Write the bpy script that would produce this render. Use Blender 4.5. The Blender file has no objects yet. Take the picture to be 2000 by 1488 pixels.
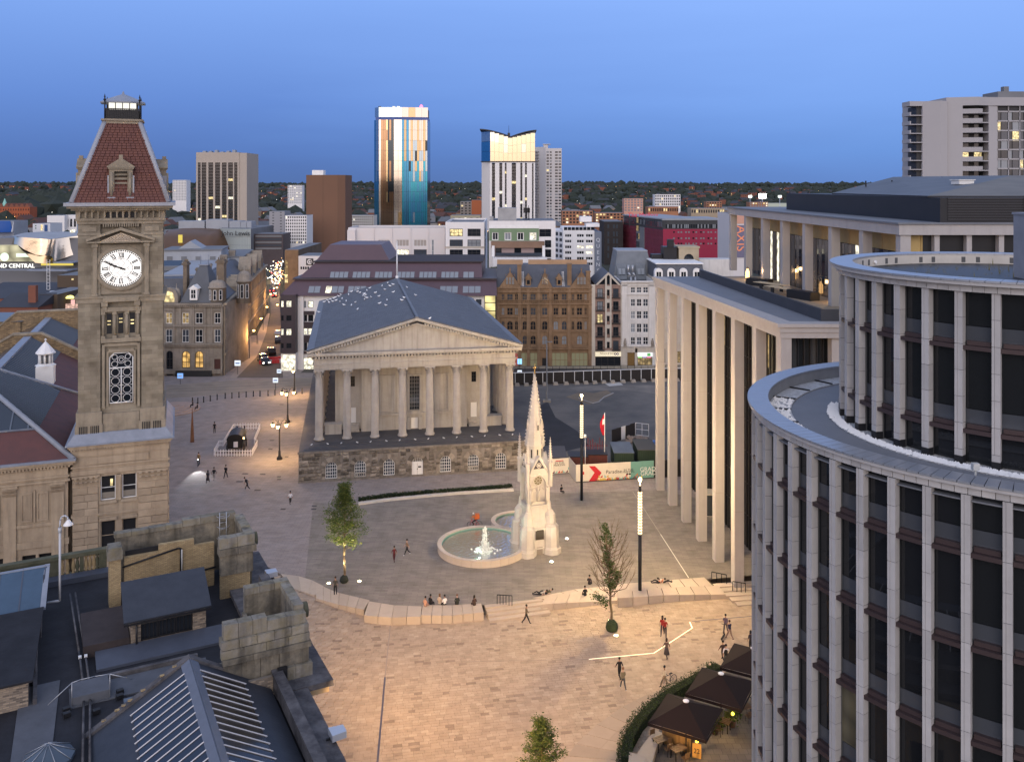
import bpy,bmesh,math,random
import numpy as np
from mathutils import Vector,Matrix
from math import *
rg_=range;tp_=tuple;rn1=random.random;en_=enumerate
def iv_(n,k,v):n.inputs[k].default_value=v
Vec=Vector;rnu=random.uniform
random.seed(7)
SC=bpy.context.scene
COL=SC.collection
PI=pi
R=radians
# camera
CAM_H,FOC,HZ=39.0,1750.0,362.0
cam_data=bpy.data.cameras.new('camera')
cam=bpy.data.objects.new('camera',cam_data)
COL.objects.link(cam)
cam.location=(0,0,CAM_H)
cam.rotation_euler=(R(90),0,0)
cam_data.sensor_width=36
cam_data.lens=FOC/2000*36
cam_data.shift_y=-(744-HZ)/2000
cam_data.clip_start=0.5
cam_data.clip_end=40000
SC.camera=cam
# world: dusk sky, glow low behind the camera
w=bpy.data.worlds.new('World')
SC.world=w
w.use_nodes=True
nt=w.node_tree
nt.nodes.clear()
def wn(t,**k):
 n=nt.nodes.new(t)
 for a,v in k.items():setattr(n,a,v)
 return n
def wl(a,b):nt.links.new(a,b)
def wmath(op,a,b=None,clamp=False):
 n=wn('ShaderNodeMath',operation=op,use_clamp=clamp)
 for i,x in en_((a,b)):
  if x is None:continue
  if isinstance(x,(int,float)):n.inputs[i].default_value=x
  else:wl(x,n.inputs[i])
 return n.outputs[0]
tc=wn('ShaderNodeTexCoord')
sep=wn('ShaderNodeSeparateXYZ');wl(tc.outputs['Generated'],sep.inputs[0])
sx,sy,sz=sep.outputs
def wramp(f,pts):
 n=wn('ShaderNodeValToRGB')
 r=n.color_ramp
 while len(r.elements)<len(pts):r.elements.new(0.5)
 for e,(p,c)in zip(r.elements,pts):e.position=p;e.color=(*c,1)
 wl(f,n.inputs[0])
 return n.outputs[0]
def s2l(*c):return tp_(((v/255+.055)/1.055)**2.4 if v>10 else v/255/12.92 for v in c)
right=wramp(sz,[(0,s2l(94,128,190)),(.035,s2l(102,142,208)),(.09,s2l(118,158,226)),(.2,s2l(134,172,240)),(.45,s2l(168,186,226)),(1,s2l(165,178,212))])
left=wramp(sz,[(0,s2l(80,108,162)),(.035,s2l(84,116,178)),(.09,s2l(98,134,202)),(.2,s2l(124,162,230)),(.45,s2l(160,182,226)),(1,s2l(165,178,212))])
nz=wn('ShaderNodeTexNoise');iv_(nz,'Scale',2.2);iv_(nz,'Detail',5)
mp=wn('ShaderNodeMapping');iv_(mp,'Scale',(1,1,9));wl(tc.outputs['Generated'],mp.inputs[0]);wl(mp.outputs[0],nz.inputs['Vector'])
side=wmath('ADD',wmath('ADD',wmath('MULTIPLY',sx,1.5),.42),wmath('MULTIPLY',wmath('SUBTRACT',nz.outputs[0],.5),.9),clamp=True)
mix=wn('ShaderNodeMixRGB');wl(side,mix.inputs[0]);wl(left,mix.inputs[1]);wl(right,mix.inputs[2])
west=wmath('POWER',wmath('MULTIPLY',wmath('ADD',wmath('MULTIPLY',sy,-1),.35),1/1.35,clamp=True),1.6)
glow=wramp(wmath('ABSOLUTE',sz),[(0,(2.2,1.5,.95)),(.12,(2.0,1.6,1.2)),(.35,(1.1,1.0,.95)),(.7,(.35,.34,.36)),(1,(0,0,0))])
gm=wn('ShaderNodeMixRGB',blend_type='ADD');wl(wmath('MULTIPLY',west,1.0),gm.inputs[0]);wl(mix.outputs[0],gm.inputs[1]);wl(glow,gm.inputs[2])
bg=wn('ShaderNodeBackground')
iv_(bg,'Strength',1.0)
wl(gm.outputs[0],bg.inputs[0])
out=wn('ShaderNodeOutputWorld')
wl(bg.outputs[0],out.inputs[0])
SC.view_settings.view_transform='Standard'
SC.view_settings.look='None'
SC.view_settings.gamma=1
SC.view_settings.exposure=0.22
SC.cycles.use_denoising=True
sun=bpy.data.objects.new('sun',bpy.data.lights.new('sun','SUN'))
sun.data.energy=0.8
sun.data.angle=R(40)
sun.data.color=(1.0,.86,.74)
sun.rotation_euler=(R(68),0,R(-8))
COL.objects.link(sun)
def P(px,py,Y):
 return Vec(((px-1000)*Y/FOC,Y,CAM_H-(py-HZ)*Y/FOC))
def G(px,py,z=0.0):
 Y=FOC*(CAM_H-z)/(py-HZ)
 return Vec(((px-1000)*Y/FOC,Y,z))
class MB0:
 def __init__(s):s.v=[];s.f=[];s.m=[];s.s=[];s.X=None
 def add(s,vs,fs,mi=0,smooth=False):
  b=len(s.v)
  if s.X is not None:vs=[tp_(s.X@Vec(v))for v in vs]
  s.v.extend(vs)
  for f in fs:
   s.f.append(tp_(b+i for i in f));s.m.append(mi);s.s.append(smooth)
 def box(s,x0,x1,y0,y1,z0,z1,mi=0):
  s.add([(x0,y0,z0),(x1,y0,z0),(x1,y1,z0),(x0,y1,z0),(x0,y0,z1),(x1,y0,z1),(x1,y1,z1),(x0,y1,z1)],[(0,3,2,1),(4,5,6,7),(0,1,5,4),(1,2,6,5),(2,3,7,6),(3,0,4,7)],mi)
 def obox(s,cx,cy,z0,z1,sx,sy,a=0,mi=0,sx1=None,sy1=None):
  c,n=cos(a),sin(a);sx1=sx if sx1 is None else sx1;sy1=sy if sy1 is None else sy1
  vs=[]
  for z,ax,ay in((z0,sx,sy),(z1,sx1,sy1)):
   for i,j in((-.5,-.5),(.5,-.5),(.5,.5),(-.5,.5)):
    vs.append((cx+c*i*ax-n*j*ay,cy+n*i*ax+c*j*ay,z))
  s.add(vs,[(0,3,2,1),(4,5,6,7),(0,1,5,4),(1,2,6,5),(2,3,7,6),(3,0,4,7)],mi)
 def pr(s,poly,z0,z1,mi=0,top=None):
  n=len(poly)
  zs0=z0 if hasattr(z0,'__len__')else[z0]*n
  zs1=z1 if hasattr(z1,'__len__')else[z1]*n
  tp=top or poly
  vs=[(p[0],p[1],z)for p,z in zip(poly,zs0)]+[(p[0],p[1],z)for p,z in zip(tp,zs1)]
  fs=[tp_(rg_(n))[::-1],tp_(rg_(n,2*n))]+[(i,(i+1)%n,n+(i+1)%n,n+i)for i in rg_(n)]
  s.add(vs,fs,mi)
 def ext(s,poly,y0,y1,mi=0):
  n=len(poly)
  vs=[(p[0],y0,p[1])for p in poly]+[(p[0],y1,p[1])for p in poly]
  s.add(vs,[tp_(rg_(n)),tp_(rg_(n,2*n))[::-1]]+[(i,n+i,n+(i+1)%n,(i+1)%n)for i in rg_(n)],mi)
 def extx(s,poly,x0,x1,mi=0):
  n=len(poly)
  vs=[(x0,p[0],p[1])for p in poly]+[(x1,p[0],p[1])for p in poly]
  s.add(vs,[tp_(rg_(n))[::-1],tp_(rg_(n,2*n))]+[(i,(i+1)%n,n+(i+1)%n,n+i)for i in rg_(n)],mi)
 def la(s,prof,n=12,cx=0,cy=0,mi=0,smooth=True,cap=True,a0=0.0):
  vs=[]
  for r,z in prof:
   for k in rg_(n):
    a=a0+2*PI*k/n
    vs.append((cx+r*cos(a),cy+r*sin(a),z))
  fs=[]
  for i in rg_(len(prof)-1):
   for k in rg_(n):
    fs.append((i*n+k,i*n+(k+1)%n,(i+1)*n+(k+1)%n,(i+1)*n+k))
  s.add(vs,fs,mi,smooth)
  if cap:
   b=len(s.v)-len(vs)
   s.f.append(tp_(b+k for k in rg_(n))[::-1]);s.m.append(mi);s.s.append(False)
   e=b+(len(prof)-1)*n
   s.f.append(tp_(e+k for k in rg_(n)));s.m.append(mi);s.s.append(False)
 def cyl(s,cx,cy,z0,z1,r,n=10,mi=0,r1=None,smooth=True):
  s.la([(r,z0),(r if r1 is None else r1,z1)],n,cx,cy,mi,smooth)
 def tube(s,p0,p1,r,n=6,mi=0,r1=None,smooth=True,cap=True):
  p0,p1=Vec(p0),Vec(p1);d=p1-p0
  if d.length<1e-6:return
  d.normalize();u=d.orthogonal().normalized();v=d.cross(u);r1=r if r1 is None else r1
  vs=[]
  for p,q in((p0,r),(p1,r1)):
   for k in rg_(n):
    a=2*PI*k/n+PI/n
    vs.append(tp_(p+u*(q*cos(a))+v*(q*sin(a))))
  fs=[(k,(k+1)%n,n+(k+1)%n,n+k)for k in rg_(n)]
  s.add(vs,fs,mi,smooth)
  if cap:
   b=len(s.v)-len(vs)
   s.f.append(tp_(b+k for k in rg_(n))[::-1]);s.m.append(mi);s.s.append(False)
   s.f.append(tp_(b+n+k for k in rg_(n)));s.m.append(mi);s.s.append(False)
 def path(s,pts,r,n=6,mi=0):
  for a,b in zip(pts[:-1],pts[1:]):s.tube(a,b,r,n,mi)
 def bar(s,p0,p1,wd,ht,mi=0):
  p0,p1=Vec(p0),Vec(p1);d=(p1-p0);n=Vec((-d.y,d.x,0))
  if n.length<1e-6:n=Vec((1,0,0))
  n=n.normalized()*wd/2;u=Vec((0,0,ht))
  vs=[p0-n,p1-n,p1+n,p0+n];vs=vs+[q+u for q in vs]
  s.add([tp_(q)for q in vs],[(0,3,2,1),(4,5,6,7),(0,1,5,4),(1,2,6,5),(2,3,7,6),(3,0,4,7)],mi)
 def quad(s,a,b,c,d,mi=0):s.add([tp_(a),tp_(b),tp_(c),tp_(d)],[(0,1,2,3)],mi)
 def slab(s,a,b,c,d,t,mi=0):
  a,b,c,d=map(Vector,(a,b,c,d));n=(b-a).cross(d-a).normalized()*t
  vs=[a,b,c,d,a-n,b-n,c-n,d-n]
  s.add([tp_(q)for q in vs],[(0,1,2,3),(7,6,5,4),(0,4,5,1),(1,5,6,2),(2,6,7,3),(3,7,4,0)],mi)
 def wall(s,x0,x1,z0,z1,y,ops,rev=.25,mi=0,mr=None):
  mr=mi if mr is None else mr
  xs=sorted({x0,x1,*[o[0]for o in ops],*[o[1]for o in ops]});zs=sorted({z0,z1,*[o[2]for o in ops],*[o[3]for o in ops]})
  xs=[x for x in xs if x0-1e-6<=x<=x1+1e-6];zs=[z for z in zs if z0-1e-6<=z<=z1+1e-6]
  for i in rg_(len(xs)-1):
   cx=(xs[i]+xs[i+1])/2;run=None
   for j in rg_(len(zs)-1):
    cz=(zs[j]+zs[j+1])/2
    hit=any(o[0]<cx<o[1]and o[2]<cz<o[3]for o in ops)
    if not hit:
     if run is None:run=zs[j]
     if j==len(zs)-2:s.quad((xs[i],y,run),(xs[i+1],y,run),(xs[i+1],y,zs[j+1]),(xs[i],y,zs[j+1]),mi)
    elif run is not None:
     s.quad((xs[i],y,run),(xs[i+1],y,run),(xs[i+1],y,zs[j]),(xs[i],y,zs[j]),mi);run=None
  for o in ops:
   a,b,c,d=o[:4]
   if len(o)>4:
    r=(b-a)/2;n=8;sp=d-min(r,d-c);rr=d-sp
    pts=[(a+r-r*cos(PI*k/n),sp+rr*sin(PI*k/n))for k in rg_(n+1)]
    for p,q in zip(pts[:-1],pts[1:]):
     s.quad((p[0],y,p[1]),(q[0],y,q[1]),(q[0],y,d),(p[0],y,d),mi)
     s.quad((p[0],y,p[1]),(p[0],y+rev,p[1]),(q[0],y+rev,q[1]),(q[0],y,q[1]),mr)
    dd=sp
   else:
    s.quad((a,y,d),(a,y+rev,d),(b,y+rev,d),(b,y,d),mr);dd=d
   s.quad((a,y,c),(b,y,c),(b,y+rev,c),(a,y+rev,c),mr)
   s.quad((a,y,c),(a,y+rev,c),(a,y+rev,dd),(a,y,dd),mr)
   s.quad((b,y,c),(b,y,dd),(b,y+rev,dd),(b,y+rev,c),mr)
 def mesh(s,name,mats,smooth=None):
  me=bpy.data.meshes.new(name)
  me.from_pydata([tp_(v)for v in s.v],[],s.f)
  for m in(mats if isinstance(mats,(list,tuple))else[mats]):me.materials.append(m)
  if len(me.materials)>1:me.polygons.foreach_set('material_index',s.m)
  me.polygons.foreach_set('use_smooth',s.s if smooth is None else[smooth]*len(s.f))
  me.update()
  return me
 def mk(s,name,mats,parent=None,loc=None,smooth=None,kind=None,label=None):
  return lk_(name,s.mesh(name,mats,smooth),parent,loc,kind=kind,label=label)
class MB(MB0):
 pass
def _chain(f):
 def g(s,*a,**k):f(s,*a,**k);return s
 return g
for n_ in 'box obox pr ext extx la cyl tube path bar quad slab wall'.split():setattr(MB,n_,_chain(getattr(MB0,n_)))
def BX(*a):return MB().box(*a)
def lk_(name,me,parent=None,loc=None,rotz=0,scale=None,kind=None,label=None):
 o=bpy.data.objects.new(name,me)
 if parent is not None:o.parent=parent
 if loc is not None:o.location=loc
 if rotz:o.rotation_euler=(0,0,rotz)
 if scale is not None:o.scale=scale
 if kind:o['kind']=kind
 if label:o['label']=label
 COL.objects.link(o)
 return o
def tag(o,label,cat,group=None):
 o['label']=label;o['category']=cat
 if group:o['group']=group
 return o
def th_(name,label,cat,loc=(0,0,0),rotz=0,group=None):
 o=bpy.data.objects.new(name,None)
 o.empty_display_size=.5
 o.location=loc;o.rotation_euler=(0,0,rotz)
 COL.objects.link(o)
 return tag(o,label,cat,group)
def kids(o):return[c for c in bpy.data.objects if c.parent==o]
def dup(root,loc,rotz=0,label=None,scale=None):
 r=root.copy();COL.objects.link(r);r.location=loc;r.rotation_euler=(0,0,rotz)
 if scale is not None:r.scale=scale
 if label:r['label']=label
 for ch in root.children:
  c=ch.copy();COL.objects.link(c);c.parent=r
  for g in ch.children:
   d=g.copy();COL.objects.link(d);d.parent=c
 return r
MATS={}
def mat(name,col,rough=.8,metal=0.,var=.0,vs=.5,bump=0.,bs=8.,spec=.3,c2=None,streak=0.,emit=None,es=0.,cov=None,coord='obj',pid=0.):
 if name in MATS:return MATS[name]
 m=bpy.data.materials.new(name);m.use_nodes=True;MATS[name]=m
 t=m.node_tree;p=t.nodes['Principled BSDF'];N=t.nodes.new;L=t.links.new
 iv_(p,'Roughness',rough);iv_(p,'Metallic',metal)
 iv_(p,'Specular IOR Level',spec)
 iv_(p,'Base Color',(*col,1))
 src=None
 if var or bump or streak or pid:
  g=N('ShaderNodeNewGeometry')
  c=N('ShaderNodeRGB');c.outputs[0].default_value=(*col,1);src=c.outputs[0]
  if var:
   n=N('ShaderNodeTexNoise');iv_(n,'Scale',vs);iv_(n,'Detail',6);iv_(n,'Roughness',.65)
   L(g.outputs['Position'],n.inputs['Vector'])
   mr=N('ShaderNodeMapRange');iv_(mr,1,.35);iv_(mr,2,.68);iv_(mr,3,0);iv_(mr,4,var)
   L(n.outputs[0],mr.inputs[0])
   x=N('ShaderNodeMixRGB');L(mr.outputs[0],x.inputs[0]);L(src,x.inputs[1])
   x.inputs[2].default_value=(*(c2 or tp_(v*.35 for v in col)),1);src=x.outputs[0]
  if streak:
   mp=N('ShaderNodeMapping');iv_(mp,'Scale',(2.2,2.2,.18));L(g.outputs['Position'],mp.inputs[0])
   n=N('ShaderNodeTexNoise');iv_(n,'Scale',1.0);iv_(n,'Detail',5);L(mp.outputs[0],n.inputs['Vector'])
   mr=N('ShaderNodeMapRange');iv_(mr,1,.48);iv_(mr,2,.75);iv_(mr,3,0);iv_(mr,4,streak)
   L(n.outputs[0],mr.inputs[0])
   x=N('ShaderNodeMixRGB');L(mr.outputs[0],x.inputs[0]);L(src,x.inputs[1]);x.inputs[2].default_value=(*(v*.22 for v in col),1);src=x.outputs[0]
  if pid:
   oi=N('ShaderNodeObjectInfo');hs=N('ShaderNodeHueSaturation');L(src,hs.inputs['Color'])
   mr=N('ShaderNodeMapRange');iv_(mr,3,1-pid);iv_(mr,4,1+pid);L(oi.outputs['Random'],mr.inputs[0]);L(mr.outputs[0],hs.inputs['Value']);src=hs.outputs[0]
  L(src,p.inputs['Base Color'])
  if bump:
   n=N('ShaderNodeTexNoise');iv_(n,'Scale',bs);iv_(n,'Detail',8);L(g.outputs['Position'],n.inputs['Vector'])
   b=N('ShaderNodeBump');iv_(b,'Strength',bump);iv_(b,'Distance',.1);L(n.outputs[0],b.inputs['Height']);L(b.outputs[0],p.inputs['Normal'])
 if emit:
  iv_(p,'Emission Color',(*emit,1));iv_(p,'Emission Strength',es)
 return m
def brickmat(name,c1,c2,mortar,bw,bh,rough=.85,axis='x',ms=.012,var=.4,bump=.3,off=.5):
 if name in MATS:return MATS[name]
 m=bpy.data.materials.new(name);m.use_nodes=True;MATS[name]=m
 t=m.node_tree;p=t.nodes['Principled BSDF'];N=t.nodes.new;L=t.links.new
 iv_(p,'Roughness',rough);iv_(p,'Specular IOR Level',.25)
 tcn=N('ShaderNodeTexCoord');sp=N('ShaderNodeSeparateXYZ');L(tcn.outputs['Object'],sp.inputs[0])
 cb=N('ShaderNodeCombineXYZ')
 if axis=='flat':L(sp.outputs[0],cb.inputs[0]);L(sp.outputs[1],cb.inputs[1])
 else:
  ad=N('ShaderNodeMath');ad.operation='ADD';L(sp.outputs[0],ad.inputs[0]);L(sp.outputs[1],ad.inputs[1]);L(ad.outputs[0],cb.inputs[0]);L(sp.outputs[2],cb.inputs[1])
 b=N('ShaderNodeTexBrick');L(cb.outputs[0],b.inputs[0]);b.offset=off
 iv_(b,'Color1',(*c1,1));iv_(b,'Color2',(*c2,1));iv_(b,'Mortar',(*mortar,1))
 iv_(b,'Scale',1);iv_(b,'Mortar Size',ms);iv_(b,'Brick Width',bw);iv_(b,'Row Height',bh)
 g=N('ShaderNodeNewGeometry');n=N('ShaderNodeTexNoise');iv_(n,'Scale',.6);iv_(n,'Detail',6);L(g.outputs['Position'],n.inputs['Vector'])
 mr=N('ShaderNodeMapRange');iv_(mr,1,.4);iv_(mr,2,.7);iv_(mr,4,var);L(n.outputs[0],mr.inputs[0])
 x=N('ShaderNodeMixRGB');x.blend_type='MULTIPLY';L(mr.outputs[0],x.inputs[0]);L(b.outputs[0],x.inputs[1]);iv_(x,2,(.45,.42,.38,1));L(x.outputs[0],p.inputs['Base Color'])
 if bump:
  bp=N('ShaderNodeBump');iv_(bp,'Strength',bump);iv_(bp,'Distance',.03);bp.invert=True;L(b.outputs['Fac'],bp.inputs['Height']);L(bp.outputs[0],p.inputs['Normal'])
 return m
def em_(name,col,st):
 if name in MATS:return MATS[name]
 return mat(name,(.02,.02,.02),emit=col,es=st)
def glass(name,col=(.012,.015,.02),rough=.04,spec=.5,metal=0.,var=0.):
 return mat(name,col,rough=rough,spec=spec,metal=metal)
def roommat(name,col,st,sc=1.6):
 if name in MATS:return MATS[name]
 m=em_(name,col,st);t=m.node_tree;p=t.nodes['Principled BSDF'];N=t.nodes.new;L=t.links.new
 g=N('ShaderNodeNewGeometry');n=N('ShaderNodeTexVoronoi');iv_(n,'Scale',sc);L(g.outputs['Position'],n.inputs['Vector'])
 r=N('ShaderNodeMapRange');iv_(r,1,.1);iv_(r,2,.8);iv_(r,3,st*1.4);iv_(r,4,st*.35)
 L(n.outputs['Distance'],r.inputs[0]);L(r.outputs[0],p.inputs['Emission Strength'])
 iv_(p,'Roughness',.1)
 return m
M_gl=glass('dark glass')
M_g2=glass('grey glass',(.05,.06,.075),.08)
M_gb=glass('blind glass',(.22,.24,.26),.15)
M_lit=roommat('lit room',(1.,.78,.38),1.1)
M_lit2=roommat('dim lit room',(1.,.7,.32),.35)
M_litw=roommat('white lit room',(1.,.93,.72),1.3)
M_wh=mat('white paint',(.78,.77,.75),.5,var=.15,vs=1.2)
M_bk=mat('black paint',(.015,.015,.017),.45)
M_iron=mat('dark iron',(.03,.03,.032),.5,metal=.3)
M_lead=mat('lead sheet',(.2,.22,.26),.45,var=.5,vs=.8,c2=(.33,.35,.4),bump=.1)
M_slate=mat('slate',(.075,.08,.095),.6,var=.5,vs=.8,c2=(.12,.125,.14))
M_steel=mat('galvanised steel',(.4,.41,.43),.4,metal=.6)
WC={}
def win_mesh(w,h,nx,nz,t,fm,arch=False):
 k=('f',round(w,2),round(h,2),nx,nz,t,fm.name,arch)
 if k in WC:return WC[k]
 b=MB();y0,y1=-.05,.04;e=.004
 sp=h-w/2 if arch else h
 b.box(-w/2,-w/2+t,y0,y1,0,sp);b.box(w/2-t,w/2,y0,y1,0,sp)
 b.box(-w/2+t,w/2-t,y0-e,y1,0,t)
 if arch:
  n=8
  for i in rg_(n):
   a0,a1=PI*i/n,PI*(i+1)/n;r=w/2;q=r-t
   p=[(-r*cos(a0),sp+r*sin(a0)),(-r*cos(a1),sp+r*sin(a1)),(-q*cos(a1),sp+q*sin(a1)),(-q*cos(a0),sp+q*sin(a0))]
   b.ext(p[::-1],y0,y1)
 else:b.box(-w/2+t,w/2-t,y0-e,y1,h-t,h)
 for i in rg_(1,nx):
  x=-w/2+w*i/nx;top=h-t
  if arch:top=sp+sqrt(max(0,(w/2)**2-x*x))-t/2
  b.box(x-t*.35,x+t*.35,y0+.01,y1-.01,t,top)
 for j in rg_(1,nz):
  z=h*j/nz;hw=w/2-t
  if arch and z>sp:hw=sqrt(max(0.01,(w/2)**2-(z-sp)**2))-t/2
  b.box(-hw,hw,y0+.015,y1-.015,z-t*.35,z+t*.35)
 WC[k]=b.mesh('window',fm);return WC[k]
def pane_mesh(w,h,m,arch=False):
 k=('p',round(w,2),round(h,2),m.name,arch)
 if k in WC:return WC[k]
 b=MB()
 if arch:
  sp=h-w/2;n=8
  poly=[(-w/2,0.01),(w/2,0.01)]+[(w/2*cos(PI*i/n),sp+w/2*sin(PI*i/n))for i in rg_(n+1)]
  b.ext(poly,0,.03)
 else:b.box(-w/2+.01,w/2-.01,0,.03,.01,h-.01)
 WC[k]=b.mesh('pane',m);return WC[k]
def wd_(parent,x,y,z,w,h,nx=2,nz=2,t=.09,fm=None,pm=None,arch=False,rotz=0,name='window'):
 o=lk_(name,win_mesh(w,h,nx,nz,t,fm or M_wh,arch),parent,(x,y,z),rotz)
 lk_('pane',pane_mesh(w,h,pm or M_gl,arch),o)
 return o
def pn_(parent,x,y,z,w,h,pm,rotz=0,name='window'):
 return lk_(name,pane_mesh(w,h,pm),parent,(x,y,z),rotz)
def pick(*ws):
 r=rn1()*sum(x[1]for x in ws)
 for m,q in ws:
  r-=q
  if r<=0:return m
 return ws[-1][0]
def text_mesh(txt,size,depth=.01,spacing=1.0):
 cu=bpy.data.curves.new('lettering','FONT');cu.body=txt;cu.size=size;cu.extrude=depth;cu.align_x='CENTER';cu.space_character=spacing
 cu.resolution_u=3
 o=bpy.data.objects.new('lettering',cu);COL.objects.link(o)
 dg=bpy.context.evaluated_depsgraph_get()
 me=bpy.data.meshes.new_from_object(o.evaluated_get(dg))
 bpy.data.objects.remove(o);bpy.data.curves.remove(cu)
 return me
def lt_(txt,size,m,parent,loc,rotz=0,tilt=90,depth=.02,spacing=1.0,roll=0):
 me=text_mesh(txt,size,depth,spacing);me.materials.clear();me.materials.append(m)
 o=lk_('lettering',me,parent,loc)
 o.rotation_euler=(Matrix.Rotation(rotz,3,'Z')@Matrix.Rotation(R(tilt),3,'X')@Matrix.Rotation(roll,3,'Z')).to_euler()
 return o
 # the ground
HALL_A=R(10.36)
def sstep(t):t=min(1,max(0,t));return t*t*(3-2*t)
LOWZ=-0.6
def lowz(x,y):return LOWZ*sstep((x+21)/10.0)
def tz_(x,y):
 d=hypot(x,y)
 if d<175:return-1.6
 if d<700:return-.06 if d>215 else-1.6+1.54*(d-175)/40
 t=sstep((d-700)/6500)
 a=atan2(x,y)
 h=34+5*sin(a*9+1.3)+4*sin(a*23)+2*sin(a*57+d*.002)
 return t*h+sstep((d-900)/800)*(5*sin(x*.0021+1)*cos(y*.0017))
m_land=mat('dark country',(.035,.045,.03),.95,var=.8,vs=.012,c2=(.075,.07,.055))
b=MB()
ds=[1,60,120,174,180,200,215,300,450,700,900,1150,1450,1800,2300,2900,3600,4400,5300,6300,7400,8600,10000]
na=96
vs=[]
for d in ds:
 for k in rg_(na):
  a=2*PI*k/na;x,y=d*sin(a),d*cos(a)
  vs.append((x,y,tz_(x,y)))
fs=[(i*na+k,i*na+(k+1)%na,(i+1)*na+(k+1)%na,(i+1)*na+k)for i in rg_(len(ds)-1)for k in rg_(na)]
b.add(vs,[f[::-1]for f in fs],0,True)
b.mk('terrain',m_land,kind='structure')
from mathutils.geometry import tessellate_polygon
PC=Vec((-3.15,96.1,0));PR=4.85
PS=Vec((.5,102.6,0));PSR=2.9
POOLS=((PC.x,PC.y,PR-.45),(PS.x,PS.y,PSR-.45))
def sheet(name,pts,z,m,kind='structure',thick=None,holes=()):
 b=MB()
 if thick:b.pr([(p[0],p[1])for p in pts],z-thick,z)
 else:
  loops=[[Vec((p[0],p[1],0))for p in pts]]+[[Vec((cx+r*cos(2*PI*k/40),cy+r*sin(2*PI*k/40),0))for k in rg_(40)]for cx,cy,r in holes]
  flat_=[v for l in loops for v in l]
  b.add([(v.x,v.y,z)for v in flat_],[tp_(t)for t in tessellate_polygon(loops)])
  for i,f in en_(b.f):
   a_,b_,c_=(Vec(b.v[j])for j in f)
   if(b_-a_).cross(c_-a_).z<0:b.f[i]=f[::-1]
 o=b.mk(name,m);o['kind']=kind
 return o
m_sq=brickmat('square paving',(.33,.28,.255),(.27,.235,.22),(.17,.15,.14),.9,.3,axis='flat',ms=.012,var=.35,bump=.15)
m_up=brickmat('grey granite paving',(.265,.235,.20),(.215,.19,.165),(.14,.125,.11),1.2,.3,axis='flat',ms=.012,var=.4,bump=.15)
m_asph=mat('asphalt',(.085,.083,.082),.85,var=.9,vs=.09,c2=(.19,.17,.15),bump=.2,bs=5)
m_road=mat('road asphalt',(.06,.055,.052),.8,var=.5,vs=.3,c2=(.1,.09,.085))
m_pave=mat('pale pavement',(.34,.30,.26),.85,var=.4,vs=.4,c2=(.24,.21,.19))
m_kerb=mat('kerb granite',(.36,.34,.32),.8,var=.4,vs=1.0)
BC=[G(*p)for p in((470,1075),(512,1100),(560,1128),(600,1140),(655,1165),(711,1181),(770,1190),(830,1192),(890,1190),(945,1181),(1045,1170),(1110,1157),(1200,1146),(1300,1136),(1390,1130),(1480,1122),(1600,1105))]
def square_pts():
 pts=[(-75,70),(-40,70)]+[(p.x,p.y)for p in BC]+[(60,BC[-1].y),(64,233),(-95,233)]
 return pts
square_obj=sheet('square_pavement',square_pts(),0.0,m_sq,holes=POOLS)
up=[G(612,981),G(596,1128)]+BC[3:16]+[G(1480,1000),G(1290,957),G(1100,962),G(1000,957),G(880,967),G(700,985)]
upo=sheet('upper_plaza',up,0.006,m_up,holes=POOLS)
upo.rotation_euler=(0,0,0)
m_bed=mat('paving bed',(.15,.12,.095),.9)
b=MB()
bx=[-46,-21,-18,-15,-12,-9,40];by=[30,60,70,78,95]
vs=[(x,y,lowz(x,y)-.07)for y in by for x in bx]
nx=len(bx)
b.add(vs,[(j*nx+i,j*nx+i+1,(j+1)*nx+i+1,(j+1)*nx+i)for j in rg_(len(by)-1)for i in rg_(nx-1)])
low=b.mk('lower_plaza',m_bed,kind='structure')
def pavermat(name,use_attr):
 m=bpy.data.materials.new(name);m.use_nodes=True
 t=m.node_tree;p=t.nodes['Principled BSDF'];N=t.nodes.new;L=t.links.new
 iv_(p,'Roughness',.72);iv_(p,'Specular IOR Level',.3)
 if use_attr:a=N('ShaderNodeAttribute');a.attribute_name='tint';f=a.outputs['Fac']
 else:a=N('ShaderNodeObjectInfo');f=a.outputs['Random']
 r=N('ShaderNodeValToRGB');L(f,r.inputs[0])
 cs=[(0,(.25,.19,.14)),(.03,(.28,.21,.155)),(.07,(.36,.28,.205)),(.5,(.39,.30,.22)),(.85,(.415,.325,.24)),(1,(.44,.35,.26))]
 e=r.color_ramp.elements
 while len(e)<len(cs):e.new(.5)
 for q,(ps,c)in zip(e,cs):q.position=ps;q.color=(*c,1)
 g=N('ShaderNodeNewGeometry');n=N('ShaderNodeTexNoise');iv_(n,'Scale',1.1);iv_(n,'Detail',8);iv_(n,'Roughness',.7);L(g.outputs['Position'],n.inputs['Vector'])
 mr=N('ShaderNodeMapRange');iv_(mr,1,.3);iv_(mr,2,.7);iv_(mr,3,.78);iv_(mr,4,1.1);L(n.outputs[0],mr.inputs[0])
 h=N('ShaderNodeHueSaturation');L(r.outputs[0],h.inputs['Color']);L(mr.outputs[0],h.inputs['Value']);L(h.outputs[0],p.inputs['Base Color'])
 n2=N('ShaderNodeTexNoise');iv_(n2,'Scale',14);iv_(n2,'Detail',6);L(g.outputs['Position'],n2.inputs['Vector'])
 bp=N('ShaderNodeBump');iv_(bp,'Strength',.25);iv_(bp,'Distance',.05);L(n2.outputs[0],bp.inputs['Height']);L(bp.outputs[0],p.inputs['Normal'])
 MATS[name]=m
 return m
m_pav_s,m_pav_i=pavermat('sandstone pavers',True),pavermat('sandstone paver',False)
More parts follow.
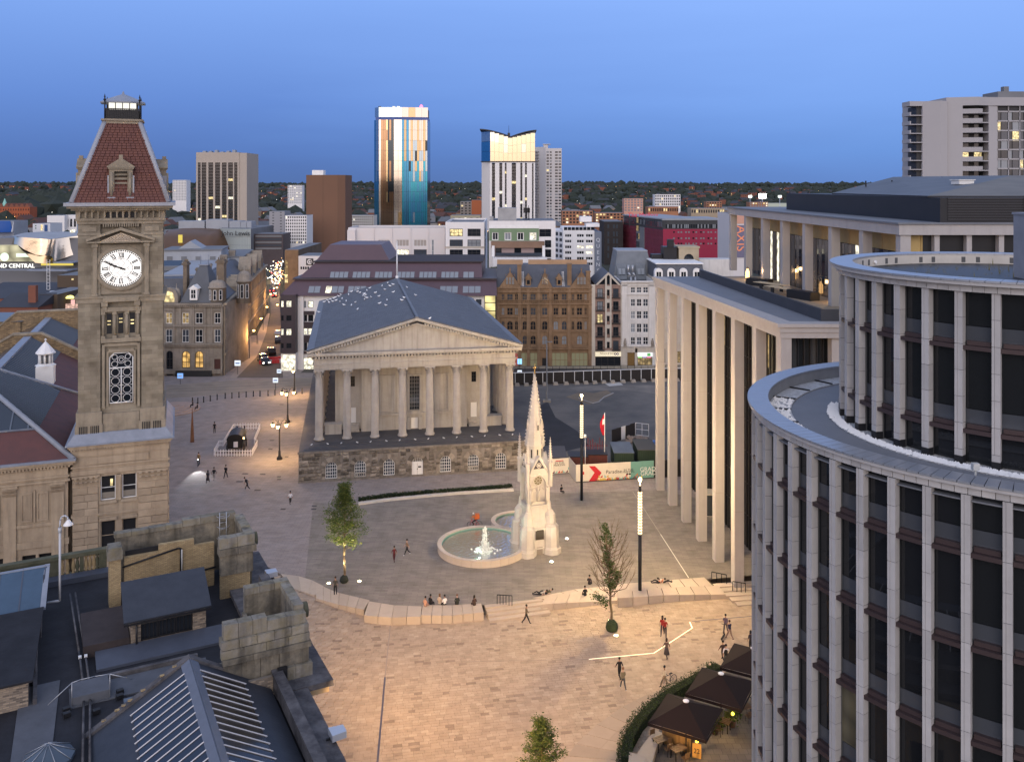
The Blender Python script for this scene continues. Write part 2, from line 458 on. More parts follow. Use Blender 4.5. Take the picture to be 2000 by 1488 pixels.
def inside(x,y,poly):
 c=False;n=len(poly)
 for i in rg_(n):
  x0,y0=poly[i][0],poly[i][1];x1,y1=poly[i-1][0],poly[i-1][1]
  if(y0>y)!=(y1>y)and x<(x1-x0)*(y-y0)/(y1-y0)+x0:c=not c
 return c
lowpoly=[(-33,56),(30,56),(30,BC[-2].y)]+[(p.x,p.y-.5)for p in BC[::-1]][1:-1]+[(-33,80)]
rng=np.random.default_rng(3)
ca,sa=cos(HALL_A),sin(HALL_A)
PW,PH=.62,.33
cells=[]
for j in rg_(-10,160):
 v=44+j*PH
 off=rng.random()*PW
 u=-46.0+off
 while u<50:
  wd=PW*rng.choice([.75,1,1,1.25])
  cu=u+wd/2
  x,y=cu*ca-v*sa,cu*sa+v*ca
  if 57<y<95 and inside(x,y,lowpoly):cells.append((x,y,wd))
  u+=wd
def in_view(x,y,z):
 px=1000+x/y*FOC;py=HZ+(CAM_H-z)/y*FOC
 return 610+(py-1200)*.35<px<1475 and py<1484
vis=sorted([c for c in cells if in_view(c[0],c[1],lowz(c[0],c[1]))],key=lambda c:c[1])
cov=[(p.x,p.y)for p in(G(1230,1480,LOWZ),G(1260,1400,LOWZ),G(1400,1320,LOWZ),G(1480,1290,LOWZ),G(1490,1500,LOWZ))]
solo=[c for c in vis if not inside(c[0],c[1],cov)][:300]
solo_set=set(solo)
pm={}
for wd in(.75,1,1.25):
 b=MB();q=PW*wd-.014;r=PH-.014
 b.pr([(-q/2,-r/2),(q/2,-r/2),(q/2,r/2),(-q/2,r/2)],-.07,0)
 pm[wd]=b.mesh('paving_stone',m_pav_i)
for x,y,wd in solo:
 lk_('paving_stone',pm[round(wd/PW,2)],low,(x,y,lowz(x,y)+rng.uniform(-.004,.004)),HALL_A)
vs=[];fs=[];tint=[]
for c in cells:
 if c in solo_set:continue
 x,y,wd=c;q=wd/2-.007;r=PH/2-.007
 z=lowz(x,y)+rng.uniform(-.004,.004);t=rng.random()
 n0=len(vs)
 cs=[(x+i*q*ca-k*r*sa,y+i*q*sa+k*r*ca)for i,k in((-1,-1),(1,-1),(1,1),(-1,1))]
 vs+=[(p[0],p[1],z-.07)for p in cs]+[(p[0],p[1],z)for p in cs]
 fs+=[(n0+4,n0+5,n0+6,n0+7),(n0,n0+1,n0+5,n0+4),(n0+1,n0+2,n0+6,n0+5),(n0+2,n0+3,n0+7,n0+6),(n0+3,n0,n0+4,n0+7)]
 tint+=[t]*5
me=bpy.data.meshes.new('paving_stones');me.from_pydata(vs,[],fs);me.materials.append(m_pav_s)
at=me.attributes.new('tint','FLOAT','FACE');at.data.foreach_set('value',np.array(tint,dtype=np.float32))
lk_('paving_stones',me,low,kind='stuff')
m_steel_dark=mat('drain steel',(.12,.11,.13),.4,metal=.5)
m_inlay=mat('pale inlay strip',(.7,.66,.58),.5)
def strip(name,pts,wd,m,z0=None,off=.012,th=.01):
 b=MB()
 for a,c in zip(pts[:-1],pts[1:]):
  a,c=Vec(a),Vec(c);d=c-a;n=Vec((-d.y,d.x,0)).normalized()*wd/2
  q=[a-n,c-n,c+n,a+n]
  b.pr([(p.x,p.y)for p in q],[p.z+off-th for p in q],[p.z+off for p in q])
 return b.mk(name,m,kind='structure')
def GL(px,py):return G(px,py,LOWZ)
strip('drain_channel',[GL(752,1322),GL(745,1400),GL(737,1490),GL(728,1580)],.14,m_steel_dark)
strip('drain_slot',[GL(763,1215),GL(752,1322)],.1,mat('pinkish slot paving',(.3,.24,.2),.8))
strip('paving_line',[G(1290,1043),G(1345,1128)],.08,m_inlay)
strip('paving_line',[G(1236,960),G(1290,1043)],.05,mat('dull inlay',(.4,.36,.3),.6))
m_linelit=em_('lit ground line',(1.,.86,.6),1.6)
strip('light_line',[GL(1150,1287),GL(1277,1275),GL(1352,1226)],.09,m_linelit)
strip('light_line',[GL(1352,1226),GL(1347,1214)],.12,m_linelit)
strip('drain_slot',[GL(1352,1213),GL(1480,1202)],.1,m_steel_dark)
strip('drain_slot',[GL(900,1292),GL(1150,1287)],.05,mat('pinkish slot paving',(.3,.24,.2),.8))
m_hs=mat('hall limestone',(.43,.40,.36),.85,var=.55,vs=.5,c2=(.30,.27,.235),bump=.25,bs=5,streak=.35)
m_hcol=mat('hall column stone',(.42,.39,.36),.85,var=.5,vs=.9,c2=(.30,.275,.25),bump=.2,bs=6,streak=.25)
m_hsd=mat('hall sooty stone',(.25,.22,.19),.9,var=.8,vs=.5,c2=(.11,.095,.08),bump=.5,bs=4,streak=.5)
m_rock=mat('rock-faced stone',(.26,.225,.185),.95,var=.9,vs=.9,c2=(.10,.085,.07),bump=.9,bs=6,pid=.5)
m_step=mat('dark stylobate',(.06,.06,.068),.6,var=.6,vs=.5,c2=(.11,.11,.115),bump=.2)
m_slates=brickmat('roof slates',(.105,.105,.11),(.14,.14,.145),(.06,.06,.062),.5,.32,rough=.55,axis='flat',ms=.02,var=.35,bump=.5)
m_door=mat('white door paint',(.72,.71,.69),.4)
H0=G(583,943)
hall=th_('town_hall','temple fronted stone hall with tall fluted columns and a slate roof dotted with gulls','hall',H0,HALL_A)
HW,HL,HP=31.4,60.0,4.0
CX=[2.5+3.77*k for k in rg_(8)];CY0=4.1
NSIDE=14
SB=4.36
CT=13.94
WX=[15.55+(k-3)*3.78 for k in rg_(7)]
ops=[(x-.76,x+.76,.3 if k!=3 else.02,2.5,'arch')for k,x in en_(WX)]
b=MB()
b.wall(0,HW,-.05,HP,0,ops,.45,0)
b.quad((HW,0,-.05),(HW,HL+1,-.05),(HW,HL+1,HP),(HW,0,HP));b.quad((0,0,-.05),(0,0,HP),(0,HL+1,HP),(0,HL+1,-.05));b.quad((0,HL+1,-.05),(0,HL+1,HP),(HW,HL+1,HP),(HW,HL+1,-.05))
b.box(0.3,HW-.3,.6,.62,0,HP-.1,0)
b.mk('podium',m_hsd,hall)
b=MB()
b.box(-.06,HW+.06,-.14,-.0,-.05,.22);b.box(-.12,HW+.12,-.16,.02,HP-.22,HP+.02)
b.mk('podium_band',m_hsd,hall)
var=[]
for k in rg_(6):
 b=MB();nx_,nz_=4,3
 g=[[(-.5+i/nx_,0 if i in(0,nx_)or j in(0,nz_)else-rnu(.06,.2),j/nz_)for i in rg_(nx_+1)]for j in rg_(nz_+1)]
 for j in rg_(nz_):
  for i in rg_(nx_):b.quad(g[j][i],g[j][i+1],g[j+1][i+1],g[j+1][i])
 var.append(b.mesh('stone_block',m_rock))
rows=8;rh=(HP-.5)/rows;nst=0
for j in rg_(rows):
 z=.24+j*rh;x=.03;first=True
 while x<HW-.3:
  wd=rnu(.62,1.25)
  if first:wd*=.6+.4*(j%2);first=False
  wd=min(wd,HW-.03-x)
  c=x+wd/2
  hit=None
  for wx in WX:
   r_=1.22 if z+rh<1.7 else(1.5 if z<2.9 else 0)
   if r_ and wx-r_<x+wd and x<wx+r_:hit=wx;rr_=r_
  if hit is not None:
   if x<hit-rr_-.3:wd=hit-rr_-x;c=x+wd/2;hit=None
   else:x=hit+rr_;continue
  if wd>.25 and nst<300:
   lk_('stone_block',random.choice(var),hall,(c,-.004,z+.012),scale=(wd-.03,rnu(.6,1.5),rh-.025));nst+=1
  x+=wd
bv=MB();r0,r1=.82,1.42
a0,a1=-PI/18,PI/18
bv.ext([(r0*sin(a0),r0*cos(a0)),(r0*sin(a1),r0*cos(a1)),(r1*sin(a1)*.97,r1*cos(a1)),(r1*sin(a0)*.97,r1*cos(a0))][::-1],-.12,0)
mv=bv.mesh('voussoir',m_rock)
mj=BX(-.2,.2,-.09,0,0,.4).mesh('jamb_stone',m_rock)
bb=MB()
prof=[(.05,0),(.06,.08),(.03,.1),(.075,.25),(.05,.42),(.03,.46),(.06,.5)]
bb.la(prof,8,smooth=True);m_bal=bb.mesh('baluster',m_hs)
for k,wx in en_(WX):
 for i in rg_(9):
  a=(i-4)*PI/9
  o=lk_('voussoir',mv,hall,(wx,-.004,1.74));o.rotation_euler=(0,a,0)
 for s in(-1,1):
  for j in rg_(4):lk_('jamb_stone',mj,hall,(wx+s*1.0,-.004,.25+j*.41-.02*(j%2)),scale=(1+.25*(j%2),1,.95))
 if k==3:
  b=MB();b.box(-.75,-.02,.2,.28,0,1.75);b.box(.02,.75,.2,.28,0,1.75);b.box(-.75,.75,.19,.27,1.76,1.86)
  for s in(-.4,.4):
   for z0,z1 in((.15,.7),(.8,1.6)):b.box(s-.26,s+.26,.17,.2,z0,z1)
  d=b.mk('door',m_door,hall,(wx,0,.03))
  BX(-.06,.06,.12,.2,.82,.95).box(.1,.5,.15,.2,1.05,1.25).mk('door_handle',M_bk,d)
  lk_('window',win_mesh(1.5,.78,6,1,.06,M_wh,True),hall,(wx,.22,1.7))
 else:
  o=wd_(hall,wx,.25,.3,1.5,2.18,5,5,.07,M_wh,M_g2,True)
  if k in(1,5):
   for i in rg_(6):lk_('baluster',m_bal,o,(-.62+i*.25,-.3,0),scale=(1,1,1.1))
   BX(-.74,.74,-.4,-.2,.56,.66).mk('balustrade_rail',m_hs,o)
b=MB()
for k in rg_(5):
 e=.0+k*.62;z0=HP+.03+k*.066
 b.box(e+.02,HW-e-.02,e+.02,HL+1-e,z0-.05,z0+.064-.0)
b.mk('stylobate',m_step,hall)
def column_meshes():
 b=MB();n=20;H=CT-SB
 prof=[(.50,.38),(.50,2.5),(.485,4.6),(.455,6.8),(.43,8.42)]
 vs=[];m=n*2
 for r,z in prof:
  for k in rg_(m):
   a=2*PI*k/m;q=r*(1.06 if k%2==0 else.955);vs.append((q*cos(a),q*sin(a),z))
 b.add(vs,[(i*m+k,i*m+(k+1)%m,(i+1)*m+(k+1)%m,(i+1)*m+k)for i in rg_(len(prof)-1)for k in rg_(m)])
 sh=b.mesh('column',m_hcol)
 b=MB();b.la([(.66,0),(.66,.1),(.7,.1),(.72,.16),(.68,.22),(.58,.25),(.6,.31),(.62,.35),(.55,.4)],16)
 ba=b.mesh('column_base',m_hcol)
 b=MB();z0=8.42;h=H-z0
 b.la([(.46,z0-.06),(.5,z0-.03),(.5,z0+.02),(.44,z0+.04),(.44,z0+h*.5),(.52,z0+h*.75),(.62,z0+h-.14)],16)
 for t,(zz,rr,ln,cnt)in en_(((z0+.03,.45,.38,8),(z0+.3,.48,.42,8),(z0+.62,.52,.34,8))):
  for k in rg_(cnt):
   a=2*PI*(k+.5*(t%2))/cnt;c,s=cos(a),sin(a);tx,ty=-s,c;w_=.15
   pts=[]
   for rad,z,hw in((rr,zz,w_),(rr+.08,zz+ln*.6,w_*1.05),(rr+.26,zz+ln*.95,w_*.75),(rr+.3,zz+ln*.72,w_*.35)):
    pts.append(((rad*c-tx*hw,rad*s-ty*hw,z),(rad*c+tx*hw,rad*s+ty*hw,z)))
   for p,q in zip(pts[:-1],pts[1:]):b.quad(p[0],p[1],q[1],q[0])
 for sx_ in(-1,1):
  for sy_ in(-1,1):b.tube((sx_*.4,sy_*.4,z0+h*.6),(sx_*.6,sy_*.6,z0+h-.16),.1,6,r1=.14)
 q=.72;pl=[]
 for(sx_,sy_)in((-1,-1),(1,-1),(1,1),(-1,1)):
  pl.append((sx_*q,sy_*q))
 b.pr([(-q,-q),(0,-q*.82),(q,-q),(q*.82,0),(q,q),(0,q*.82),(-q,q),(-q*.82,0)],z0+h-.14,z0+h)
 return sh,ba,b.mesh('capital',m_hcol)
c_sh,c_ba,c_ca=column_meshes()
spots=[(x,CY0)for x in CX]+[(x,CY0+3.77*k)for k in rg_(1,NSIDE)for x in(CX[0],CX[-1])]
for x,y in spots:
 o=lk_('column',c_sh,hall,(x,y,SB));lk_('column_base',c_ba,o);lk_('capital',c_ca,o)
WT=CT+.1
YB,YC=8.7,7.4
b=MB()
side=[(CX[0]+2.2,YB),(CX[-1]-2.2,YB)]
lx,rx=4.6,26.8
wl_,wr_=8.3,23.1
wop=(15.7-.72,15.7+.72,7.0,11.9)
b.wall(wl_,wr_,SB,WT,YC,[wop,(15.7-.48,15.7+.48,SB+.06,SB+1.6)],.3)
b.wall(lx,wl_,SB,WT,YB,[(7.0-.35,7.0+.35,10.4,11.9),(6.6,7.5,SB+.9,SB+3.1)],.3);b.wall(wr_,rx,SB,WT,YB,[(24.4-.35,24.4+.35,10.4,11.9),(23.95,24.85,SB+.9,SB+3.1)],.3)
b.quad((wl_,YB,SB),(wl_,YC,SB),(wl_,YC,WT),(wl_,YB,WT));b.quad((wr_,YC,SB),(wr_,YB,SB),(wr_,YB,WT),(wr_,YC,WT))
b.quad((rx,YB,SB),(rx,HL-5,SB),(rx,HL-5,WT),(rx,YB,WT));b.quad((lx,YB,SB),(lx,YB,WT),(lx,HL-5,WT),(lx,HL-5,SB))
b.mk('cella_wall',m_hs,hall)
b=MB()
for x0,x1 in((wl_,wl_+1.2),(wr_-1.2,wr_)):
 b.box(x0-.05,x1+.05,YC-.14,YC-.003,SB,WT-.9);b.box(x0-.1,x1+.1,YC-.2,YC-.003,SB,SB+.35)
b.box(wl_+1.25,wr_-1.25,YC-.36,YC-.003,6.5,6.75)
for cx_ in(11.9,19.5):
 for x0,x1,z0,z1 in((cx_-1.1,cx_-.93,6.8,12.2),(cx_+.93,cx_+1.1,6.8,12.2),(cx_-.93,cx_+.93,12.03,12.2),(cx_-.93,cx_+.93,6.8,6.97)):
  b.box(x0,x1,YC-.3,YC-.003,z0,z1)
for x0,x1,z0,z1 in((14.7,14.95,6.8,12.15),(16.45,16.7,6.8,12.15),(14.95,16.45,11.93,12.15),(14.6,16.8,6.76,6.97),(14.7,15.1,SB,SB+1.75),(16.3,16.7,SB,SB+1.75)):
 b.box(x0,x1,YC-.34,YC-.003,z0,z1)
b.mk('wall_mouldings',m_hs,hall)
wd_(hall,15.7,YC+.22,7.0,1.44,4.9,4,9,.06,mat('grey window paint',(.25,.25,.25),.5),M_gl)
b=MB();b.box(-.46,.46,0,.06,0,1.52);b.box(-.35,-.05,-.03,.0,.2,1.3);b.box(.05,.35,-.03,0,.2,1.3)
me=b.mesh('door',m_door);lk_('door',me,hall,(15.7,YC+.12,SB+.06))
for x in(7.05,24.4):
 lk_('door',me,hall,(x,YB+.12,SB+.92),scale=(.95,1,1.4))
 wd_(hall,7.0 if x<15 else 24.4,YB+.2,10.4,.7,1.5,2,3,.05,M_bk,M_gl)
 b=MB()
 for k in rg_(5):b.box(-.9,.9,-.3*(5-k),0,k*.18,(k+1)*.18)
 b.mk('door_steps',m_hs,hall,(x,YB-.004,SB+.004))
b=MB();b.box(-1.3,1.0,-.6,.6,0,1.3);b.box(-1.4,1.1,-.7,.7,1.3,1.42)
me=b.mesh('pedestal',m_hs);lk_('pedestal',me,hall,(4.5,7.1,SB+.003));lk_('pedestal',me,hall,(27.2,7.6,SB+.003))
e0x,e1x,e0y,e1y=CX[0]-.62,CX[-1]+.62,CY0-.62,CY0+3.77*(NSIDE-1)+.62
def ring(b,o,z0,z1,wd=1.3,mi=0):
 x0,x1,y0,y1=e0x-o,e1x+o,e0y-o,e1y+o;t=wd+o
 b.box(x0,x1,y0,y0+t,z0,z1,mi);b.box(x0,x1,y1-t,y1,z0,z1,mi)
 b.box(x0,x0+t,y0+t,y1-t,z0,z1,mi);b.box(x1-t,x1,y0+t,y1-t,z0,z1,mi)
b=MB()
ring(b,0,CT,CT+.38);ring(b,.06,CT+.383,CT+.7);ring(b,.2,CT+.703,CT+.82);ring(b,.02,CT+.823,CT+1.5)
b.mk('entablature',m_hs,hall)
b=MB();ring(b,.28,CT+1.5,CT+1.62);ring(b,.62,CT+1.92,CT+2.08);ring(b,.85,CT+2.083,CT+2.42)
b.mk('cornice',m_hs,hall)
BX(e0x,e1x,e0y,e1y,CT+.05,CT+.12).mk('portico_ceiling',m_hs,hall)
ZC=CT+2.42
b=MB()
n=62
for k in rg_(n):x=e0x+(e1x-e0x)*(k+.25)/n;b.box(x,x+.25,e0y-.55,e0y-.2,CT+1.62,CT+1.92)
for k in rg_(130):y=e0y+(e1y-e0y)*(k+.25)/130;b.box(e1x+.2,e1x+.55,y,y+.22,CT+1.62,CT+1.92)
b.mk('dentils',m_hs,hall,kind='stuff')
xa,xb=e0x-.95,e1x+.95;xm=(xa+xb)/2;ZR=ZC+4.15
yf=e0y-.95
b=MB();b.ext([(e0x,ZC),(e1x,ZC),(xm,ZR-.45)],e0y+.05,e0y+.5);b.mk('tympanum',m_hs,hall)
sl=atan2(ZR-ZC-.25,xm-xa)
def rake(b,y0,y1,d0,d1,mi=0):
 zt=lambda x,d:ZC+.3+(ZR-ZC)*(1-abs(x-xm)/(xm-xa))-d
 for s in(-1,1):
  xo=xa if s<0 else xb
  p=[(xo,zt(xo,d1)),(xm,zt(xm,d1)),(xm,zt(xm,d0)),(xo,zt(xo,d0))]
  if s>0:p=p[::-1]
  b.ext(p,y0,y1,mi)
b=MB();rake(b,yf,e0y+.5,0,.3);rake(b,yf+.25,e0y+.5,.303,.44);rake(b,yf+.62,e0y+.5,.78,.95)
b.mk('raking_cornice',m_hs,hall)
b=MB()
for k in rg_(3,37):
 for s in(-1,1):
  x=xm+s*(xm-xa)*(k/38);z=ZC+.3+(ZR-ZC)*(1-k/38)-.78
  b.obox(x,yf+.5,z-.02,z+.33,.25,.62)
b.mk('modillions',m_hs,hall,kind='stuff')
b=MB();yb2=e1y+.9;zt=ZC+.32
b.slab((xa,yf+.2,zt),(xm,yf+.2,zt+ZR-ZC),(xm,yb2,zt+ZR-ZC),(xa,yb2,zt),-.12);b.slab((xm,yf+.2,zt+ZR-ZC),(xb,yf+.2,zt),(xb,yb2,zt),(xm,yb2,zt+ZR-ZC),-.12)
b.mk('slate_roof',m_slates,hall)
b=MB();zz=zt+.03;k=(ZR-ZC)/(xm-xa)
def roofz(x):return zt+(ZR-ZC)*(1-abs(x-xm)/(xm-xa))
for s in(-1,1):
 xo=xa if s<0 else xb;x1=xo-s*1.0;x2=xo-s*1.3;q=.1
 b.slab((xo,yf,roofz(xo)+q),(x1,yf,roofz(x1)+q),(x1,yb2+.3,roofz(x1)+q),(xo,yb2+.3,roofz(xo)+q),-.05 if s<0 else.05)
b.box(xm-.22,xm+.22,yf,yb2,ZR+.3,ZR+.52)
b.ext([(xm-.6,roofz(xm-.6)+.13),(xm,ZR+.5),(xm+.6,roofz(xm+.6)+.13)],yb2-1.2,yb2+.2)
b.mk('roof_flashing',mat('pale lead',(.17,.18,.2),.6,var=.5,vs=.6,c2=(.11,.115,.13)),hall)
b=MB()
for s in(-1,1):
 xo=xa if s<0 else xb;x1=xo-s*1.05;x2=xo-s*1.35;q=.05
 b.slab((x1,yf+.4,roofz(x1)+q),(x2,yf+.4,roofz(x2)+q),(x2,yb2,roofz(x2)+q),(x1,yb2,roofz(x1)+q),-.05 if s<0 else.05)
b.box(xm-.3,xm-.14,yf+.5,yf+40,ZR+.46,ZR+.54)
b.mk('gutter',M_bk,hall)
fp=H0+Vec((xm*cos(HALL_A)-(yb2-.8)*sin(HALL_A),xm*sin(HALL_A)+(yb2-.8)*cos(HALL_A),ZR+.45))
b=MB();b.cyl(0,0,0,7.0,.16,10,r1=.1);b.cyl(0,0,0,.5,.3,10);b.la([(.05,7.0),(.16,7.1),(.14,7.25),(.02,7.3)],10)
tag(b.mk('flagpole',M_wh,None,fp),'white flagpole without a flag on the far end of the slate roof ridge','flagpole')
b=MB()
def gull(b):
 pr=[(-.24,.02,.13),(-.14,.06,.12),(0,.095,.12),(.12,.085,.14),(.19,.04,.17)]
 n=6;vs=[]
 for x,r,z in pr:
  for k in rg_(n):a=2*PI*k/n;vs.append((x,r*cos(a),z+r*sin(a)))
 b.add(vs,[(i*n+k,i*n+(k+1)%n,(i+1)*n+(k+1)%n,(i+1)*n+k)for i in rg_(len(pr)-1)for k in rg_(n)],0,True)
 b.la([(.02,.16),(.06,.2),(.06,.25),(.02,.29)],6,.19,0,0)
 b.add([(.24,-.015,.22),(.24,.015,.22),(.32,0,.215)],[(0,1,2)],1)
 b.box(-.3,-.1,-.05,.05,.11,.14,2)
 b.box(.02,.035,.02,.035,0,.06,1);b.box(.02,.035,-.035,-.02,0,.06,1)
gull(b);gm_=b.mesh('gull',[mat('white plumage',(.85,.85,.85),.8),mat('orange bill',(.6,.3,.04),.6),mat('grey wing',(.3,.31,.33),.8)])
gpx=[(633,591),(640,588),(645,586),(643,592),(650,590),(656,588),(655,582),(662,580),(668,585),(676,590),(672,597),(686,571),(698,571),(703,573),(711,575),(714,577),(712,581),(717,583),(712,586),(694,592),(686,598),(690,562),(699,566),(746,560),(752,567),(762,560),(757,554),(768,572),(740,580),(756,588),(741,594),(754,598),(698,606),(623,611),(703,562),(717,569),(666,577),(678,565),(660,574),(648,579),(795,563),(812,578),(839,624),(785,588),(790,583),(733,573),(722,564),(709,579),(636,584),(701,552),(768,557),(725,582),(681,577),(652,584),(664,591)]
ci,si=cos(HALL_A),sin(HALL_A)
for i,(px,py)in en_(gpx):
 d=Vec(((px-1000)/FOC,1,-(py-HZ)/FOC));o_=Vec((0,0,CAM_H))-H0
 lo=Vec((o_.x*ci+o_.y*si,-o_.x*si+o_.y*ci,o_.z));ld=Vec((d.x*ci+d.y*si,-d.x*si+d.y*ci,d.z))
 kk=(ZR-ZC)/(xm-xa);best=None
 for s in(-1,1):
  A=ld.z+kk*s*ld.x;B=zt+.14+kk*(xm-xa)-lo.z-kk*s*(lo.x-xm)
  t=B/A;q=lo+ld*t
  if(q.x-xm)*s>0 and yf<q.y<yb2:best=q
 if best is None:continue
 wpt=H0+Vec((best.x*ci-best.y*si,best.x*si+best.y*ci,best.z))
 g_=lk_('gull',gm_,None,wpt,rnu(0,6.28),scale=(1.25,)*3)
 tag(g_,'small white gull resting on the grey slates of the temple roof','gull','gulls resting on the slate roof')
b=MB();b.box(-.05,.05,-.22,.22,.05,.14);b.box(-.02,.02,-.02,.02,0,.06)
fm_=b.mesh('floodlight',mat('white lamp housing',(.8,.8,.8),.4))
for k in rg_(15):
 x=1.6+k*1.95+(k%2)*.15;y=2.0
 wpt=H0+Vec((x*ci-y*si,x*si+y*ci,HP+.29))
 tag(lk_('floodlight',fm_,None,wpt,HALL_A+(.5 if k%2 else-.4)),'small white floodlight, %s from the left along the ledge before the temple columns'%('first','second','third','fourth','fifth','sixth','seventh','eighth','ninth','tenth','eleventh','twelfth','thirteenth','fourteenth','fifteenth')[k],'floodlight','small floodlights along the podium ledge')
m_ts=brickmat('tower ashlar',(.30,.26,.195),(.215,.185,.14),(.15,.13,.10),1.15,.46,ms=.008,var=.75,bump=.12)
m_td=mat('tower sandstone',(.32,.27,.20),.85,var=.7,vs=.6,c2=(.16,.135,.10),bump=.25,bs=5,streak=.3)
m_tw=mat('warm sandstone',(.42,.33,.23),.85,var=.6,vs=.5,c2=(.24,.18,.125),bump=.25,bs=5,streak=.35)
m_tile=mat('red roof tile',(.15,.065,.048),.8,var=.7,vs=1.4,c2=(.11,.05,.045),bump=.2,bs=8)
m_tile2=mat('dark red roof tile',(.125,.055,.05),.8,var=.6,vs=.7,c2=(.075,.045,.045),bump=.2,bs=8)
m_leadp=mat('pale roof lead',(.33,.34,.37),.5,var=.5,vs=1.,c2=(.24,.25,.28),bump=.1)
TA=R(20.4)
T0=Vec((-43.6,90.0,0))
tower=th_('clock_tower','tall sandstone clock tower with a white clock face and a steep red tiled roof','clock tower',T0,TA)
tz=lambda py:CAM_H-(py-HZ)*.0522
TW=7.95
b=MB()
def shaft(b,x0,x1,y0,y1,z0,z1):b.box(x0,x1,y0,y1,z0,z1)
b.box(.35,TW-.35,.35,TW-.35,12,tz(412))
for(x0,x1)in((0,2.05),(TW-2.05,TW)):
 for(y0,y1)in((0,2.05),(TW-2.05,TW)):b.box(x0,x1,y0,y1,tz(800),tz(436))
b.mk('shaft',m_ts,tower)
b=MB()
for x0,x1 in((-.18,2.2),(TW-2.2,TW+.18)):
 b.box(x0,x1,-.18,TW+.18,tz(824),tz(800)-.004);b.box(x0-.08,x1+.08,-.28,TW+.28,tz(850),tz(824)-.004)
b.box(2.25,TW-2.25,.0,TW,tz(850),tz(806))
b.box(-.2,TW+.2,-.1,TW+.1,tz(590),tz(581));b.box(-.35,TW+.35,-.22,TW+.22,tz(581)+.004,tz(577))
b.box(2.3,TW-2.3,-.45,.0,tz(588),tz(580)-.003)
b.mk('string_course',m_td,tower)
b=MB()
for k in rg_(5):b.box(-.38+k*.17,-.30+k*.17,-.32,-.27,tz(846),tz(826))
vm_=b.mesh('vent',M_bk)
for xc in(.5,1.55,6.35,7.4):lk_('vent',vm_,tower,(xc,0,0))
b=MB()
for x0,x1,z0,z1,y in((2.2,2.45,tz(796),tz(672),.05),(5.5,5.75,tz(796),tz(672),.05),(2.45,5.5,tz(676),tz(670),.05),(2.6,2.8,tz(792),tz(686),.12),(5.15,5.35,tz(792),tz(686),.12),(2.8,5.15,tz(688),tz(682),.12),(2.1,5.85,tz(668),tz(660),-.1),(2.1,5.85,tz(608),tz(600),-.05)):
 b.box(x0,x1,y,.36,z0,z1)
for x in(2.3,3.35,4.5,5.55):b.cyl(x,.18,tz(660),tz(612),.15,8);b.box(x-.2,x+.2,.0,.36,tz(614),tz(608)-.003);b.box(x-.2,x+.2,.0,.36,tz(660)+.002,tz(655))
for x in(2.45,5.5):b.box(x-.3,x+.3,-.35,.34,tz(597),tz(588)-.004);b.box(x-.2,x+.2,-.2,.34,tz(604),tz(597)-.003)
for x in(3.1,4.9):b.box(x-.55,x+.55,-.06,.0,tz(838),tz(830))
b.mk('panel_moulding',m_td,tower)
for k,x in en_((2.85,3.93,5.02)):
 o=pn_(tower,x,.31,tz(652),.5,tz(612)-tz(652),M_bk,name='slit_window')
 b=MB()
 for j in rg_(4):b.la([(.13,-.01),(.13,.03)],8,0,0)
 bb_=MB()
 for j in rg_(2):bb_.box(-.16,.16,-.03,0,.9+j*.35+.2*(k%2),1.02+j*.35+.2*(k%2))
 bb_.mk('pane',M_lit,o)
b=MB();w_,h_=2.2,tz(690)-tz(787)
ch=.45
b.ext([(-w_/2,0),(w_/2,0),(w_/2,h_-ch),(w_/2-ch,h_),(-w_/2+ch,h_),(-w_/2,h_-ch)],0,.05)
gw=b.mk('tall_window',M_gl,tower,(3.98,.30,tz(787)))
b=MB();t=.07
def fr(p,q,r=.045):b.tube((p[0],-.03,p[1]),(q[0],-.03,q[1]),r,4)
o8=[(-w_/2,0),(w_/2,0),(w_/2,h_-ch),(w_/2-ch,h_),(-w_/2+ch,h_),(-w_/2,h_-ch)]
for i in rg_(6):fr(o8[i],o8[(i+1)%6],.06)
fr((0,0),(0,h_*.69),.06);fr((-w_/2,h_*.7),(w_/2,h_*.7),.07)
def ring_(cx,cz,r,n=8):
 for i in rg_(n):
  a0,a1=2*PI*(i+.5)/n,2*PI*(i+1.5)/n
  fr((cx+r*cos(a0),cz+r*sin(a0)),(cx+r*cos(a1),cz+r*sin(a1)),.03)
for s in(-1,1):
 for j in rg_(4):ring_(s*w_/4,h_*.7*(j+.5)/4,.4);fr((s*w_/4-.55,h_*.7*j/4),(s*w_/4-.28,h_*.7*j/4),.03);fr((s*w_/4+.28,h_*.7*j/4),(s*w_/4+.55,h_*.7*j/4),.03)
 ring_(s*.62,h_*.78,.3);ring_(s*.62,h_*.92,.26)
ring_(0,h_*.86,.38);ring_(0,h_*.86,.2)
b.mk('tracery',M_wh,gw)
b=MB()
CXT,CZT=3.98,tz(524);RX=2.15;KZ=.885
for x in(1.55,6.4):b.box(x-.2,x+.2,-.25,.34,tz(573),tz(482));b.box(x-.28,x+.28,-.33,.34,tz(482)+.003,tz(475));b.box(x-.28,x+.28,-.33,.34,tz(577)+.002,tz(572))
zb,za=tz(474),tz(444)
b.ext([(.85,zb),(7.1,zb),(7.1,zb+.16),(.85,zb+.16)],-.5,.34)
for s in(-1,1):
 xo=CXT+s*3.2
 p=[(xo,zb+.17),(CXT,za-.3),(CXT,za),(xo,zb+.42)]
 b.ext(p if s<0 else p[::-1],-.55,.34)
b.ext([(1.75,tz(574)),(6.2,tz(574)),(6.2,tz(478)),(1.75,tz(478))],.16,.34)
b.mk('clock_surround',m_td,tower)
b=MB()
n=40
